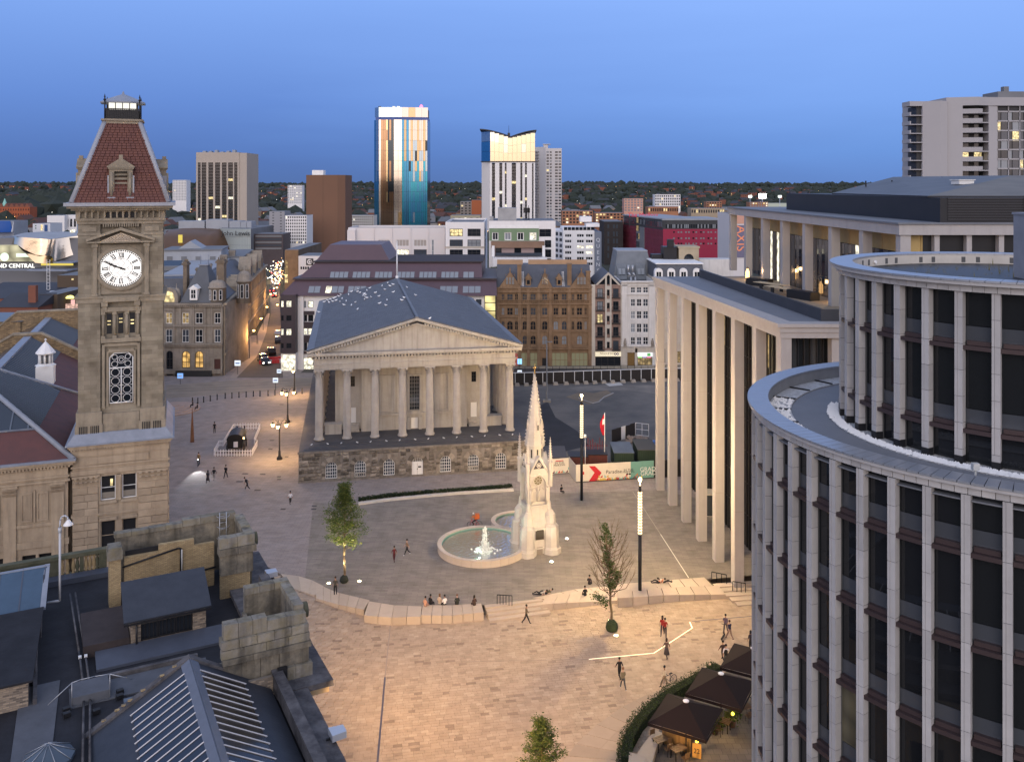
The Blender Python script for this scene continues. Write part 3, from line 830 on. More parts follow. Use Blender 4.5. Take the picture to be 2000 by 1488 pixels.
for i in rg_(n):
 a0,a1=2*PI*i/n,2*PI*(i+1)/n
 for r0_,r1_,y0_,y1_ in((RX+.02,RX+.3,-.12,.2),(RX+.3,RX+.42,-.05,.2)):
  q=[(CXT+r*cos(a),CZT+KZ*r*sin(a))for r,a in((r0_,a0),(r1_,a0),(r1_,a1),(r0_,a1))]
  b.ext(q,y0_,y1_)
b.mk('clock_moulding',m_td,tower)
b=MB()
zl0,zl1=tz(471),tz(457)
b.ext([(CXT-1.85,zl0),(CXT+1.85,zl0),(CXT,zl1+.1)],-.14,.2);lat=b.mk('pediment_lattice',M_bk,tower)
b=MB();hh=zl1+.1-zl0
lit=mat('warm lattice stone',(.6,.5,.38),.7)
b.tube((CXT-1.85,-.18,zl0),(CXT+1.85,-.18,zl0),.05,4)
for s in(-1,1):b.tube((CXT+s*1.85,-.18,zl0),(CXT,-.18,zl0+hh),.05,4)
for k in rg_(-7,8):
 for s in(-1,1):
  x0=CXT+k*.26;p0=Vec((x0,-.17,zl0));d=Vec((s*.9,0,.55))
  L_=0
  for q in rg_(40):
   p=p0+d*(q*.05)
   if(p.z-zl0)>hh*(1-abs(p.x-CXT)/1.85):break
   L_=q*.05
  if L_>.05:b.tube(p0,p0+d*L_,.035,4)
b.mk('lattice_bar',lit,lat)
m_face=mat('opal clock glass',(.8,.78,.74),.35,emit=(1,.97,.9),es=.55)
b=MB();n=48
b.ext([(RX*cos(2*PI*i/n),KZ*RX*sin(2*PI*i/n))for i in rg_(n)],-.02,.1)
clock=b.mk('clock_face',m_face,tower,(CXT,.08,CZT))
b=MB()
def cring(r0_,r1_,n=48,y=-.045):
 for i in rg_(n):
  a0,a1=2*PI*i/n,2*PI*(i+1)/n
  b.ext([(r*cos(a),KZ*r*sin(a))for r,a in((r0_,a0),(r1_,a0),(r1_,a1),(r0_,a1))],y,-.021)
cring(1.06,1.1);cring(RX-.04,RX);cring(1.9,1.92)
for i in rg_(60):
 a=2*PI*i/60
 q=.055 if i%5 else.075
 c,s=cos(a),sin(a)
 b.ext([(r*cos(a)-t_*s,KZ*(r*s+t_*c))for r,t_ in((1.94,-q),(2.08,-q),(2.08,q),(1.94,q))],-.05,-.021)
for i in rg_(6):
 a=PI/2+i*PI/3;a2=a+PI/6;a3=a-PI/6
 for p,q in(((0,0),(.62*cos(a2),.62*sin(a2))),((.62*cos(a2),.62*sin(a2)),(1.08*cos(a),1.08*sin(a))),((.62*cos(a3),.62*sin(a3)),(1.08*cos(a),1.08*sin(a)))):
  b.tube((p[0],-.04,KZ*p[1]),(q[0],-.04,KZ*q[1]),.014,4)
b.mk('minute_track',M_bk,clock)
for i,tx in en_(('XII','I','II','III','IV','V','VI','VII','VIII','IX','X','XI')):
 a=-2*PI*i/12
 b=MB();H_=.58;x=0
 ws={'I':.13,'V':.3,'X':.3}
 tot=sum(ws[c_]for c_ in tx)
 x=-tot/2*min(1,.55/tot);sc_=min(1,.55/tot)
 for c_ in tx:
  wd=ws[c_]*sc_
  if c_=='I':b.ext([(x+wd*.15,0),(x+wd*.85,0),(x+wd*.85,H_),(x+wd*.15,H_)],-.05,-.021)
  elif c_=='V':
   b.ext([(x+wd*.38,0),(x+wd*.55,0),(x+wd*.3,H_),(x,H_)],-.05,-.021);b.ext([(x+wd*.45,0),(x+wd*.58,0),(x+wd,H_),(x+wd*.85,H_)],-.052,-.021)
  else:
   b.ext([(x+wd*.7,0),(x+wd,0),(x+wd*.3,H_),(x,H_)],-.05,-.021);b.ext([(x,0),(x+wd*.14,0),(x+wd,H_),(x+wd*.86,H_)],-.052,-.021)
  x+=wd
 for z0 in(0,H_-.05):b.box(-tot*sc_/2,tot*sc_/2,-.053,-.021,z0,z0+.05)
 R_=1.2;ca_,sa_=cos(a),sin(a)
 b.v=[((v[0]*ca_-(v[2]+R_)*sa_),v[1],KZ*(v[0]*sa_+(v[2]+R_)*ca_))for v in b.v]
 b.mk('numeral',M_bk,clock)
def hand(name,ang,ln,wd,y):
 b=MB();b.ext([(-wd,-.45),(wd,-.45),(wd*.8,ln*.35),(wd*1.7,ln*.5),(wd*.7,ln*.68),(.02,ln),(-.02,ln),(-wd*.7,ln*.68),(-wd*1.7,ln*.5),(-wd*.8,ln*.35)][::-1],y-.03,y)
 ca_,sa_=cos(-ang),sin(-ang)
 b.v=[(v[0]*ca_-v[2]*sa_,v[1],KZ*(v[0]*sa_+v[2]*ca_))for v in b.v]
 b.mk(name,M_bk,clock)
hand('hour_hand',2*PI*(9+49/60)/12,1.2,.09,-.06)
hand('minute_hand',2*PI*49.3/60,2.0,.075,-.1)
b=MB();b.la([(.12,0),(.12,.14)],10);b.v=[(v[0],-v[2],v[1])for v in b.v];b.mk('hand_boss',M_bk,clock)
b=MB()
for s0,s1 in((0,2.05),(TW-2.05,TW)):
 b.box(s0-.06,s1+.06,-.08,TW+.08,tz(459),tz(455));b.box(s0+.35,s1-.35,-.08,-.002,tz(452),tz(443))
b.box(-.1,TW+.1,-.12,TW+.12,tz(437),tz(431));b.box(-.25,TW+.25,-.28,TW+.28,tz(431)+.003,tz(428))
for k in rg_(16):x=2.3+k*.215;b.box(x,x+.12,-.2,.34,tz(443),tz(437)-.003)
b.mk('upper_band',m_td,tower)
b=MB();za0,za1=tz(428)+.004,tz(411)
aps=[(.25+k*.575,.25+k*.575+.42,za0+.1,za1-.12,'arch')for k in rg_(13)]
b.wall(-.2,TW+.2,za0,za1,-.2,aps,.3);b.X=Matrix.Translation((TW+.2,-.2,0))@Matrix.Rotation(PI/2,4,'Z')@Matrix.Translation((.2,.2,0));b.wall(-.2,TW+.2,za0,za1,-.2,aps,.3);b.X=None
b.box(-.22+.35,TW-.13,.09,TW,za0,za1)
for k in rg_(14):x=.045+k*.575;b.box(x+.03,x+.17,-.32,-.201,za1-.75,za1)
b.mk('arcade',m_td,tower)
b=MB()
for k in rg_(4,9):b.box(.25+k*.575+.02,.25+k*.575+.4,.07,.088,za0+.1,za1-.15)
b.mk('belfry_opening',M_bk,tower)
BX(-.6,TW+.6,-.6,TW+.6,za1+.003,za1+.22).box(-.95,TW+.95,-.95,TW+.95,za1+.223,za1+.45).mk('eaves_cornice',m_td,tower)
BX(-1.2,TW+1.2,-1.2,TW+1.2,za1+.453,za1+.8).mk('lead_gutter',m_leadp,tower)
ze=za1+.8;zr=tz(240)+.2;xb0,xb1=-.55,TW+.55;xt0,xt1=2.3,TW-2.3
MB().pr([(xb0,xb0),(xb1,xb0),(xb1,xb1),(xb0,xb1)],ze,zr,0,[(xt0,xt0),(xt1,xt0),(xt1,xt1),(xt0,xt1)]).mk('roof',m_tile2,tower)
b=MB();rows_=30
for f in rg_(4):
 b.X=Matrix.Translation((TW/2,TW/2,0))@Matrix.Rotation(f*PI/2,4,'Z')
 for j in rg_(rows_):
  t0,t1=j/rows_,(j+.96)/rows_
  raised=.07 if j%3==2 and 2<j<26 else 0.
  hw0=(xb1-xb0)/2*(1-t0)+(xt1-xt0)/2*t0
  z0,z1=ze+(zr-ze)*t0,ze+(zr-ze)*t1;y0=-hw0;y1=-((xb1-xb0)/2*(1-t1)+(xt1-xt0)/2*t1)
  n=max(4,int(hw0*2/.42));stp=hw0*2/n
  for k in rg_(n):
   x0=-hw0+k*stp+.02;x1=x0+stp-.05;o_=.05+(raised if k%2==0 else 0)+rnu(0,.015)
   b.slab((x0,y0-o_-.05,z0),(x1,y0-o_-.05,z0),(x1,y1-.03,z1),(x0,y1-.03,z1),-.04)
 b.X=None
b.mk('roof_tiles',m_tile,tower,kind='stuff')
b=MB()
for sx_,sy_ in((0,0),(1,0),(1,1),(0,1)):
 p0=Vec((xb1 if sx_ else xb0,xb1 if sy_ else xb0,ze));p1=Vec((xt1 if sx_ else xt0,xt1 if sy_ else xt0,zr));b.tube(p0,p1,.26,6)
b.mk('lead_hip',m_leadp,tower)
b=MB();q=.2
b.box(xt0-q,xt1+q,xt0-q,xt1+q,zr-.15,zr+.12);b.box(xt0-q-.15,xt1+q+.15,xt0-q-.15,xt1+q+.15,zr+.123,zr+.32);b.mk('roof_crown',m_td,tower)
def dormer():
 b=MB();t=dict()
 b.box(-1.1,-.62,0,3.2,0,2.6);b.box(.62,1.1,0,3.2,0,2.6);b.box(-1.1,1.1,.0,3.2,2.603,2.85);b.box(-1.2,1.2,-.12,3.2,2.853,3.0)
 b.ext([(-1.3,3.003),(1.3,3.003),(1.3,3.12),(0,4.0),(-1.3,3.12)],-.15,3.0)
 b.box(-.18,.18,.0,.4,3.9,4.3)
 for s in(-.86,.86):b.cyl(s,-.08,.1,2.5,.14,8)
 return b.mesh('dormer',m_td)
dm=dormer()
dbk=BX(-.62,.62,.5,.55,0,2.6).mesh('louvre_back',M_bk)
b=MB()
for k in rg_(5):
 b.slab((-.6,.1,.5+k*.43),(.6,.1,.5+k*.43),(.6,.45,.75+k*.43),(-.6,.45,.75+k*.43),.05)
lv=b.mesh('louvre',m_td)
lsk=BX(-1.25,-.5,-.22,.1,-.32,.0).box(.5,1.25,-.22,.1,-.32,0).box(-1.25,-1.11,-.05,3,0,2.2).box(1.11,1.25,-.05,3,0,2.2).mesh('lead_apron',m_leadp)
for f in rg_(4):
 M_=Matrix.Translation((TW/2,TW/2,0))@Matrix.Rotation(f*PI/2,4,'Z')
 d=lk_('dormer',dm,tower,M_@Vec((0,-4.25,ze+.55)),f*PI/2)
 for me in(dbk,lv,lsk):lk_(me.name,me,d)
zl=zr+.32;lx0,lx1=xt0-.0,xt1+.0
b=MB()
for s in rg_(4):
 b.X=Matrix.Translation((TW/2,TW/2,zl))@Matrix.Rotation(s*PI/2,4,'Z');hw=(lx1-lx0)/2
 b.box(-hw,hw,-hw,-hw+.06,0,.08);b.box(-hw,hw,-hw,-hw+.06,1.02,1.12)
 for k in rg_(17):x=-hw+2*hw*k/16;b.box(x-.03,x+.03,-hw+.01,-hw+.05,.08,1.02)
 b.box(-hw+.04,hw-.04,-hw+.075,-hw+.1,.06,1.0)
 for x in(-hw,hw):b.cyl(x,-hw,0,1.9,.07,6);b.la([(.1,1.9),(.16,2.0),(.04,2.15),(.09,2.25),(.01,2.6)],6,x,-hw)
 b.X=None
b.mk('lantern_railing',M_bk,tower)
hw=1.35;b=MB()
b.box(TW/2-hw,TW/2+hw,TW/2-hw,TW/2+hw,zl+.02,zl+1.75);lan=b.mk('lantern',em_('lantern glow',(1,.96,.85),1.0),tower)
b=MB()
for s in rg_(4):
 b.X=Matrix.Translation((TW/2,TW/2,zl))@Matrix.Rotation(s*PI/2,4,'Z')
 for x in(-1.36,-.68,0,.68,1.36):b.box(x-.04,x+.04,-1.42,-1.36,0,1.75)
 b.X=None
b.mk('lantern_bar',M_bk,lan)
MB().la([(2.35,zl+1.7),(2.35,zl+1.85),(1.2,zl+2.35),(.15,zl+2.75),(.06,zl+3.05)],8,TW/2,TW/2,a0=PI/8,smooth=False).mk('lantern_roof',M_lead,tower)
BZ=13.15
bx0,bx1,by0=-.95,TW+1.0,-1.0
zz_=lambda py:CAM_H-(py-HZ)*.0518
W1=[(2.1,3.5),(4.1,5.45)]
ops=[(a,c,zz_(976),zz_(928))for a,c in W1]+[(a,c,zz_(1075),zz_(1016))for a,c in W1]
b=MB();b.wall(bx0+.5,bx1-.5,-.05,BZ-.6,by0+.5,ops,.5);b.quad((bx1-.5,by0+.5,-.05),(bx1-.5,12,-.05),(bx1-.5,12,BZ-.6),(bx1-.5,by0+.5,BZ-.6));b.quad((bx0+.5,by0+.5,-.05),(bx0+.5,by0+.5,BZ-.6),(bx0+.5,10,BZ-.6),(bx0+.5,10,-.05))
b.mk('base_wall',m_tw,tower)
b=MB()
b.pr([(bx0,by0),(bx1,by0),(bx1,12),(bx0,12)],BZ+.02,BZ+.9,0,[(-.3,-.3),(TW+.3,-.3),(TW+.3,12),(-.3,12)]);b.box(bx0-.12,bx1+.12,by0-.12,12,BZ-.12,BZ+.016)
b.mk('lead_skirt',M_lead,tower)
b=MB()
def band(z0,z1,o,y1=12):b.box(bx0+.5-o,bx1-.5+o,by0+.5-o,y1,z0,z1)
band(BZ-.32,BZ-.125,.42);band(BZ-.5,BZ-.323,.3);band(zz_(886),BZ-.503,.1);band(zz_(908),zz_(904),.14);band(zz_(922),zz_(913),.16)
for k in rg_(34):x=bx0+.35+k*.27;b.box(x,x+.15,by0+.18,by0+.4,BZ-.66,BZ-.503)
band(zz_(1003),zz_(998),.12,by0+1.2)
for a,c in W1:b.box(a-.12,c+.12,by0+.3,by0+.62,zz_(981),zz_(976)-.003);b.box(a-.1,c+.1,by0+.32,by0+.55,zz_(1014),zz_(1008))
b.box(1.0,6.6,by0+.36,by0+.495,zz_(902),zz_(889))
b.mk('base_cornice',m_tw,tower)
b=MB()
for x0,x1 in((-.4,1.95),(5.55,8.4)):
 b.box(x0-.1,x1+.1,by0+.3,by0+.498,zz_(927),zz_(923)-.003)
 n=5
 for k in rg_(n):
  xc=x0+(x1-x0)*(k+.5)/n;wv=(x1-x0)/n*.46
  for j in rg_(2):
   z0=zz_(943)+j*.38;ln_=.5
   pts=[(0,.42,.9),(.3,.36,1),(.45,.22,.8),(.38,.12,.4)]
   for p,q in zip(pts[:-1],pts[1:]):
    b.quad((xc-wv*p[2],by0+p[1]+.08,z0+p[0]),(xc+wv*p[2],by0+p[1]+.08,z0+p[0]),(xc+wv*q[2],by0+q[1]+.08,z0+q[0]),(xc-wv*q[2],by0+q[1]+.08,z0+q[0]))
b.mk('carved_capital',m_tw,tower)
ms_=MB().pr([(-.5,-.14),(.5,-.14),(.5,0),(-.5,0)],0,.9).mesh('pier_stone',mat('pier sandstone',(.40,.31,.215),.85,var=.6,vs=.7,c2=(.22,.165,.115),bump=.3,bs=5,pid=.15))
zc=zz_(945)
for j in rg_(9):
 z=zc-.72*(j+1)
 if z<1:break
 for x0,x1 in((-.42,1.9),(5.6,8.42)):
  sp=x0+(x1-x0)*(.45 if j%2 else.58)
  for a,c in((x0,sp),(sp,x1)):lk_('pier_stone',ms_,tower,((a+c)/2,by0+.497,z+.02),scale=(c-a-.03,1,.74))
for i,(a,c)in en_(W1):
 o=wd_(tower,(a+c)/2,by0+.85,zz_(976),c-a,zz_(928)-zz_(976),1,2,.09,M_wh,M_bk)
 b=MB();b.box(-(c-a)/2+.1,(c-a)/2-.1,-.02,-.005,.15,.75)
 for k in rg_(4):b.box(-(c-a)/2+.1,(c-a)/2-.1,-.03,-.02,.2+k*.15,.24+k*.15)
 b.mk('window_blind',mat('blind fabric',(.25,.22,.18),.8),o)
 wd_(tower,(a+c)/2,by0+.85,zz_(1075),c-a,zz_(1016)-zz_(1075),1,2,.09,m_tw,M_bk)
BX(-.12,.12,0,.01,0,.7).mk('lit_pane',M_lit,tower,(3.1,by0+.84,zz_(950)))
b=MB()
for(x0,x1)in((3.62,3.98),):b.box(x0,x1,by0+.3,by0+.7,zz_(976),zz_(926));b.box(x0-.06,x1+.06,by0+.25,by0+.7,zz_(932),zz_(926))
b.mk('window_pier',m_tw,tower)
wing=th_('museum_wing','sandstone museum wing with hipped glass and red tile roof beside the clock tower','museum',T0,TA)
EZ=11.75;wx1=-.45;wx0=-30;D_=25.5
b=MB()
wy=-.55
WW=[(-4.9-4.2*k,-3.7-4.2*k)for k in rg_(6)]+[(-3.45-4.2*k,-2.25-4.2*k)for k in rg_(6)]
ops=[(a,c,2.0,zz_(1063))for a,c in WW]
b.wall(wx0,wx1-.4,-.05,EZ-.7,wy,ops,.6);b.quad((wx1-.4,wy,-.05),(wx1-.4,D_,-.05),(wx1-.4,D_,EZ-.7),(wx1-.4,wy,EZ-.7))
b.box(wx1-.39,1.2,.9,9,-.05,EZ-.2);b.mk('wall',m_tw,wing)
for a,c in WW:pn_(wing,(a+c)/2,wy+.5,2.0,c-a,zz_(1063)-2.0,M_bk)
b=MB()
def wb(z0,z1,o):b.box(wx0,wx1-.4+o,wy-o,wy+.5,z0,z1)
wb(EZ-.2,EZ,.75);wb(EZ-.45,EZ-.203,.5);wb(EZ-.7,EZ-.453,.15);wb(EZ-1.7,EZ-1.5,.16);wb(EZ-2.1,EZ-1.9,.2);wb(zz_(1050),zz_(1038),.1);wb(zz_(1010),zz_(1004),.14)
for k in rg_(95):x=wx0+29.2-k*.31;b.box(x,x+.17,wy-.42,wy-.1,EZ-.66,EZ-.454)
b.mk('wing_cornice',m_tw,wing)
for k in rg_(6):
 x=-1.75-4.2*k
 b=MB();b.box(-.55,.55,-.22,0,0.5,EZ-3.1);b.box(-.68,.68,-.3,0,EZ-2.35,EZ-2.11)
 for q in rg_(3):
  for j in rg_(2):b.slab((-.6+q*.4,-.2,EZ-3.1+j*.36),(-.24+q*.4,-.2,EZ-3.1+j*.36),(-.22+q*.4,-.42,EZ-2.75+j*.36),(-.62+q*.4,-.42,EZ-2.75+j*.36),.05)
 b.mk('pilaster',m_tw,wing,(x,wy-.003,0))
 b=MB()
 for xc in(-1.35,-2.75):
  for x0,x1,z0,z1 in((xc-.5,xc+.5,zz_(1000),zz_(996)),(xc-.5,xc+.5,zz_(948),zz_(944)),(xc-.5,xc-.38,zz_(996),zz_(948)),(xc+.38,xc+.5,zz_(996),zz_(948))):b.box(x0,x1,-.09,0,z0,z1)
 b.box(-2.12,-1.98,-.14,0,zz_(1002),zz_(940))
 b.mk('wall_panel',m_tw,wing,(x,wy-.003,0))
S1,S2,SL=3.7,11.0,.66
def hipring(s0,s1,m,name,t=.1):
 b=MB();y1=D_
 c0=[(wx0-20,wy-.6+s0),(wx1+.2-s0,wy-.6+s0),(wx1+.2-s0,y1-s0),(wx0-20,y1-s0)]
 c1=[(wx0-20,wy-.6+s1),(wx1+.2-s1,wy-.6+s1),(wx1+.2-s1,y1-s1),(wx0-20,y1-s1)]
 z0,z1=EZ+s0*SL,EZ+s1*SL
 for i in rg_(3):b.slab((*c0[i],z0),(*c0[i+1],z0),(*c1[i+1],z1),(*c1[i],z1),t)
 return b.mk(name,m,wing)
hipring(0,S1,m_tile2,'red_tile_roof');hipring(S1,S2,mat('roof glazing',(.03,.04,.055),.18,spec=.6),'glazed_roof',.05)
m_rib=mat('glazing rib',(.13,.15,.18),.4,metal=.3)
b=MB();y=0
rme=BX(-.07,.07,0,1,0,.12).mesh('glazing_rib',m_rib)
for k in rg_(26):
 y=wy-.6+S1+.5+k*.68
 s1=min(S2,y-(wy-.6),D_-y);
 if s1<=S1+.3:continue
 p0=Vec((wx1+.2-S1,y,EZ+S1*SL));p1=Vec((wx1+.2-s1,y,EZ+s1*SL));L_=(p1-p0).length
 o=lk_('glazing_rib',rme,wing,p0);o.rotation_euler=(Vec((0,1,0)).rotation_difference((p1-p0).normalized())).to_euler();o.scale=(1,L_,1)
for k in rg_(12):
 x=wx1+.2-S1-.9-k*1.6;s1=min(S2,wx1+.2-x)
 p0=Vec((x,wy-.6+S1,EZ+S1*SL));p1=Vec((x,wy-.6+s1,EZ+s1*SL));L_=(p1-p0).length
 if L_<.4:continue
 o=lk_('glazing_rib',rme,wing,p0+Vec((0,0,.03)));o.rotation_euler=(Vec((0,1,0)).rotation_difference((p1-p0).normalized())).to_euler();o.scale=(1,L_,.6)
b=MB();b.tube((wx1+.2,wy-.6,EZ+.1),(wx1+.2-S2,wy-.6+S2,EZ+S2*SL+.1),.28,6);b.tube((wx1+.2,D_,EZ+.1),(wx1+.2-S2,D_-S2,EZ+S2*SL+.1),.22,6);b.box(wx0-20,wx1+.4,wy-.85,wy-.5,EZ+.003,EZ+.2)
b.tube((wx0-20,wy-.6+S1,EZ+S1*SL+.1),(wx1+.2-S1,wy-.6+S1,EZ+S1*SL+.1),.12,6)
b.mk('hip_lead',M_lead,wing)
m_fin=mat('pale fin stone',(.40,.385,.375),.75,var=.45,vs=1.6,c2=(.31,.30,.295),bump=.12,bs=14,streak=.15,pid=.1)
m_joint=mat('dark joint grey',(.09,.09,.09),.9)  # dark joint colour of the backing between stone panels
m_cop=mat('zinc coping',(.36,.38,.42),.32,metal=.55,var=.35,vs=1.5,c2=(.28,.30,.33))
m_deck=mat('grey roof membrane',(.17,.175,.19),.6,var=.5,vs=.5,c2=(.12,.125,.14),bump=.05)
m_grav=mat('white gravel',(.62,.62,.62),.9,var=.8,vs=6,c2=(.3,.3,.3),bump=1.0,bs=18)
m_trans=mat('bronze transom',(.07,.05,.05),.4,metal=.4)
m_og=glass('office glass',(.012,.013,.015),.02,.5)
m_sp=glass('grey spandrel glass',(.055,.06,.07),.12,.5)
m_room=roommat('office room light',(1.,.92,.66),.4,1.6)
m_room2=roommat('dim office room',(1.,.84,.55),.035,1.1)
RC=Vec((23.5,40.8,0));RL,RU=12.2,8.1
ZL,ZU=28.7,35.35
FL=[26.1-3.27*k for k in rg_(8)]
rnd=th_('round_office','curved office block in two stepped tiers with tall pale stone fins and dark glass','office block',RC)
def arc(b,r0,r1,z0,z1,a0=0,a1=360,n=96,mi=0):
 for i in rg_(n):
  t0,t1=R(a0+(a1-a0)*i/n),R(a0+(a1-a0)*(i+1)/n)
  b.pr([(r0*cos(t0),r0*sin(t0)),(r1*cos(t0),r1*sin(t0)),(r1*cos(t1),r1*sin(t1)),(r0*cos(t1),r0*sin(t1))],z0,z1,mi)
MB().la([(RL-.62,-1),(RL-.62,27.9)],96,smooth=True).mk('core_wall',M_bk,rnd)
MB().la([(RU-.62,27.5),(RU-.62,34.8)],72,smooth=True).mk('core_wall',M_bk,rnd)
MB().la([(RL-.1,27.95),(RL-.1,28.0)],96).mk('roof_deck',m_deck,rnd)
b=MB();arc(b,RL-1.9,RL-.8,28.004,28.06,90,270,60);arc(b,RU-.7,RU+.5,28.004,28.06,150,300,60);gr=b.mk('gravel_margin',m_grav,rnd,kind='stuff')
b=MB()
for k in rg_(2600):
 a=R(rnu(150,265))
 r=rnu(RL-1.85,RL-.85)if rn1()<.45 and a<R(215)else rnu(RU+.05,RU+.5)
 s=rnu(.05,.1);x,y=r*cos(a),r*sin(a)
 b.add([(x-s,y,28.06),(x+s*.6,y-s*.8,28.06),(x+s*.5,y+s*.9,28.06),(x,y,28.06+s*1.1)],[(0,1,3),(1,2,3),(2,0,3)])
b.mk('gravel',mat('white pebble',(.68,.68,.68),.9),rnd,kind='stuff')
for k in rg_(7):
 a=112+k*13
 MB().obox((RL-1.35)*cos(R(a)),(RL-1.35)*sin(R(a)),28.07,28.13,1.1,.1,R(a)).mk('drain_bar',M_bk,rnd)
b=MB();arc(b,RL-.78,RL-.7,28.0,ZL-.09,60,300,80);b.mk('parapet',mat('parapet membrane',(.27,.275,.285),.6,var=.3,vs=.8),rnd)
def coping(r0,r1,z,a0,a1,stp,name):
 n=int((a1-a0)/stp)
 b=MB();q=R(stp)*.5-.0012
 b.pr([(r0*cos(-q),r0*sin(-q)),(r1*cos(-q),r1*sin(-q)),(r1,0),(r1*cos(q),r1*sin(q)),(r0*cos(q),r0*sin(q)),(r0,0)],z-.08,z)
 me=b.mesh(name,m_cop)
 for k in rg_(n):lk_(name,me,rnd,None,R(a0+stp*(k+.5)))
coping(RL-.82,RL+.16,ZL,60,300,2.0,'coping_sheet')
coping(RU-.62,RU+.42,ZU,0,360,3.6,'coping_sheet')
b=MB();arc(b,RL+.06,RL+.13,ZL-.2,ZL-.084,60,300,80);b.mk('coping_lip',m_fin,rnd);b=MB();arc(b,RU+.3,RU+.38,ZU-.22,ZU-.084,0,360,80);b.mk('coping_lip',m_fin,rnd)
def fascia(r,z0,z1,a0,a1,stp):
 n=int((a1-a0)/stp);b=MB();q=R(stp)*.5-.0009
 b.pr([((r-.3)*cos(-q),(r-.3)*sin(-q)),(r*cos(-q),r*sin(-q)),(r*cos(q),r*sin(q)),((r-.3)*cos(q),(r-.3)*sin(q))],z0,z1)
 me=b.mesh('fascia_panel',m_fin)
 for k in rg_(n):lk_('fascia_panel',me,rnd,None,R(a0+stp*(k+.5)))
fascia(RL-.02,ZL-.48,ZL-.204,158,260,2.04)
fascia(RU+.1,ZU-.5,ZU-.224,140,260,3.1)
b=MB();arc(b,RL-.6,RL-.34,ZL-.5,ZL-.2,60,300,80);arc(b,RU-.6,RU-.25,ZU-.5,ZU-.2,0,360,80);b.mk('fascia_backing',m_joint,rnd)
b=MB();arc(b,RU-.6,RU-.5,34.5,ZU-.09,0,360,60);b.mk('parapet',mat('cream parapet',(.5,.47,.42),.7,var=.3,vs=.6),rnd)
MB().la([(RU-.5,34.6),(RU-.5,34.66)],64).mk('planted_roof',mat('brown roof soil',(.10,.075,.05),.95,var=.8,vs=.8,c2=(.06,.06,.035),bump=.6,bs=6),rnd)
b=MB()
for k in rg_(420):
 a=rnu(0,2*PI);r=sqrt(rn1())*(RU-.8);x,y=r*cos(a),r*sin(a);h=rnu(.1,.3)*(2.2 if rn1()<.05 else 1)
 for q in rg_(3):b.add([(x,y,34.65),(x+.03,y,34.65),(x+rnu(-.12,.12),y+rnu(-.12,.12),34.65+h)],[(0,1,2)])
b.mk('roof_plants',mat('dry sedum',(.14,.13,.05),.9),rnd,kind='stuff')
b=MB();b.box(-.55,.55,-.5,.5,0,3.0);b.box(-.6,.6,-.55,.55,3.0,3.1);b.box(-.45,.45,-.52,-.505,.2,2.1)
stair=b.mk('roof_housing',mat('grey metal panel',(.24,.25,.28),.5,var=.3,vs=1),rnd,(23.55-RC.x,40.6-RC.y,34.66))
MB().la([(.7,0),(.75,.25),(.6,.4),(.2,.45)],16).mk('roof_cowl',mat('pale cowl',(.45,.45,.43),.5),rnd,(19.6-RC.x,35.2-RC.y,34.66))
for a in(150,128):
 b=MB();b.cyl(0,0,0,.09,.09,8);b.v=[(v[2],v[0],v[1])for v in b.v];o=b.mk('wall_fitting',M_wh,rnd,((RU-.62)*cos(R(a)),(RU-.62)*sin(R(a)),35.0),);o.rotation_euler=(0,0,R(a+180))
FW,FD,PHT=.30,.44,1.035
def zmin(x,y):
 return CAM_H-(1488-HZ)*y/FOC
mp_=BX(-FD+.12,0,-FW/2,-.055,.01,PHT-.01).box(-FD+.12,-.012,-.045,FW/2,.01,PHT-.01).mesh('stone_panel',m_fin)
def fin(r,a,zt,zb,zlow,base=False):
 c,s=cos(R(a)),sin(R(a))
 b=MB();b.box(-FD,-.03,-FW/2+.02,FW/2-.02,zb,zt)
 f=b.mk('fin',m_joint,rnd,(r*c,r*s,0));f.rotation_euler=(0,0,R(a))
 z=zt;k=0
 while z-PHT>max(zlow,zb+(.3 if base else 0)):z-=PHT;lk_('stone_panel',mp_,f,(0,0,z));k+=1
 rest=z-(zb+(.32 if base else 0))
 if rest>.02:
  BX(-FD+.12,0,-FW/2,FW/2,z-rest,z-.01).mk('stone_panel',m_fin,f)
 if base:BX(-FD+.1,.01,-FW/2-.01,FW/2+.01,zb,zb+.31).mk('fin_shoe',M_bk,f)
LA=[212.9+6.08*k for k in rg_(-7,6)]
for i,a in en_(LA):
 x,y=RC.x+RL*cos(R(a)),RC.y+RL*sin(R(a))
 off=(i%2)*.0
 fin(RL,a,ZL-.5,-.7,zmin(x,y)-2)
UA=[204.0+9.5*k for k in rg_(-6,6)]
for a in UA:fin(RU,a,ZU-.5,28.06,20,True)
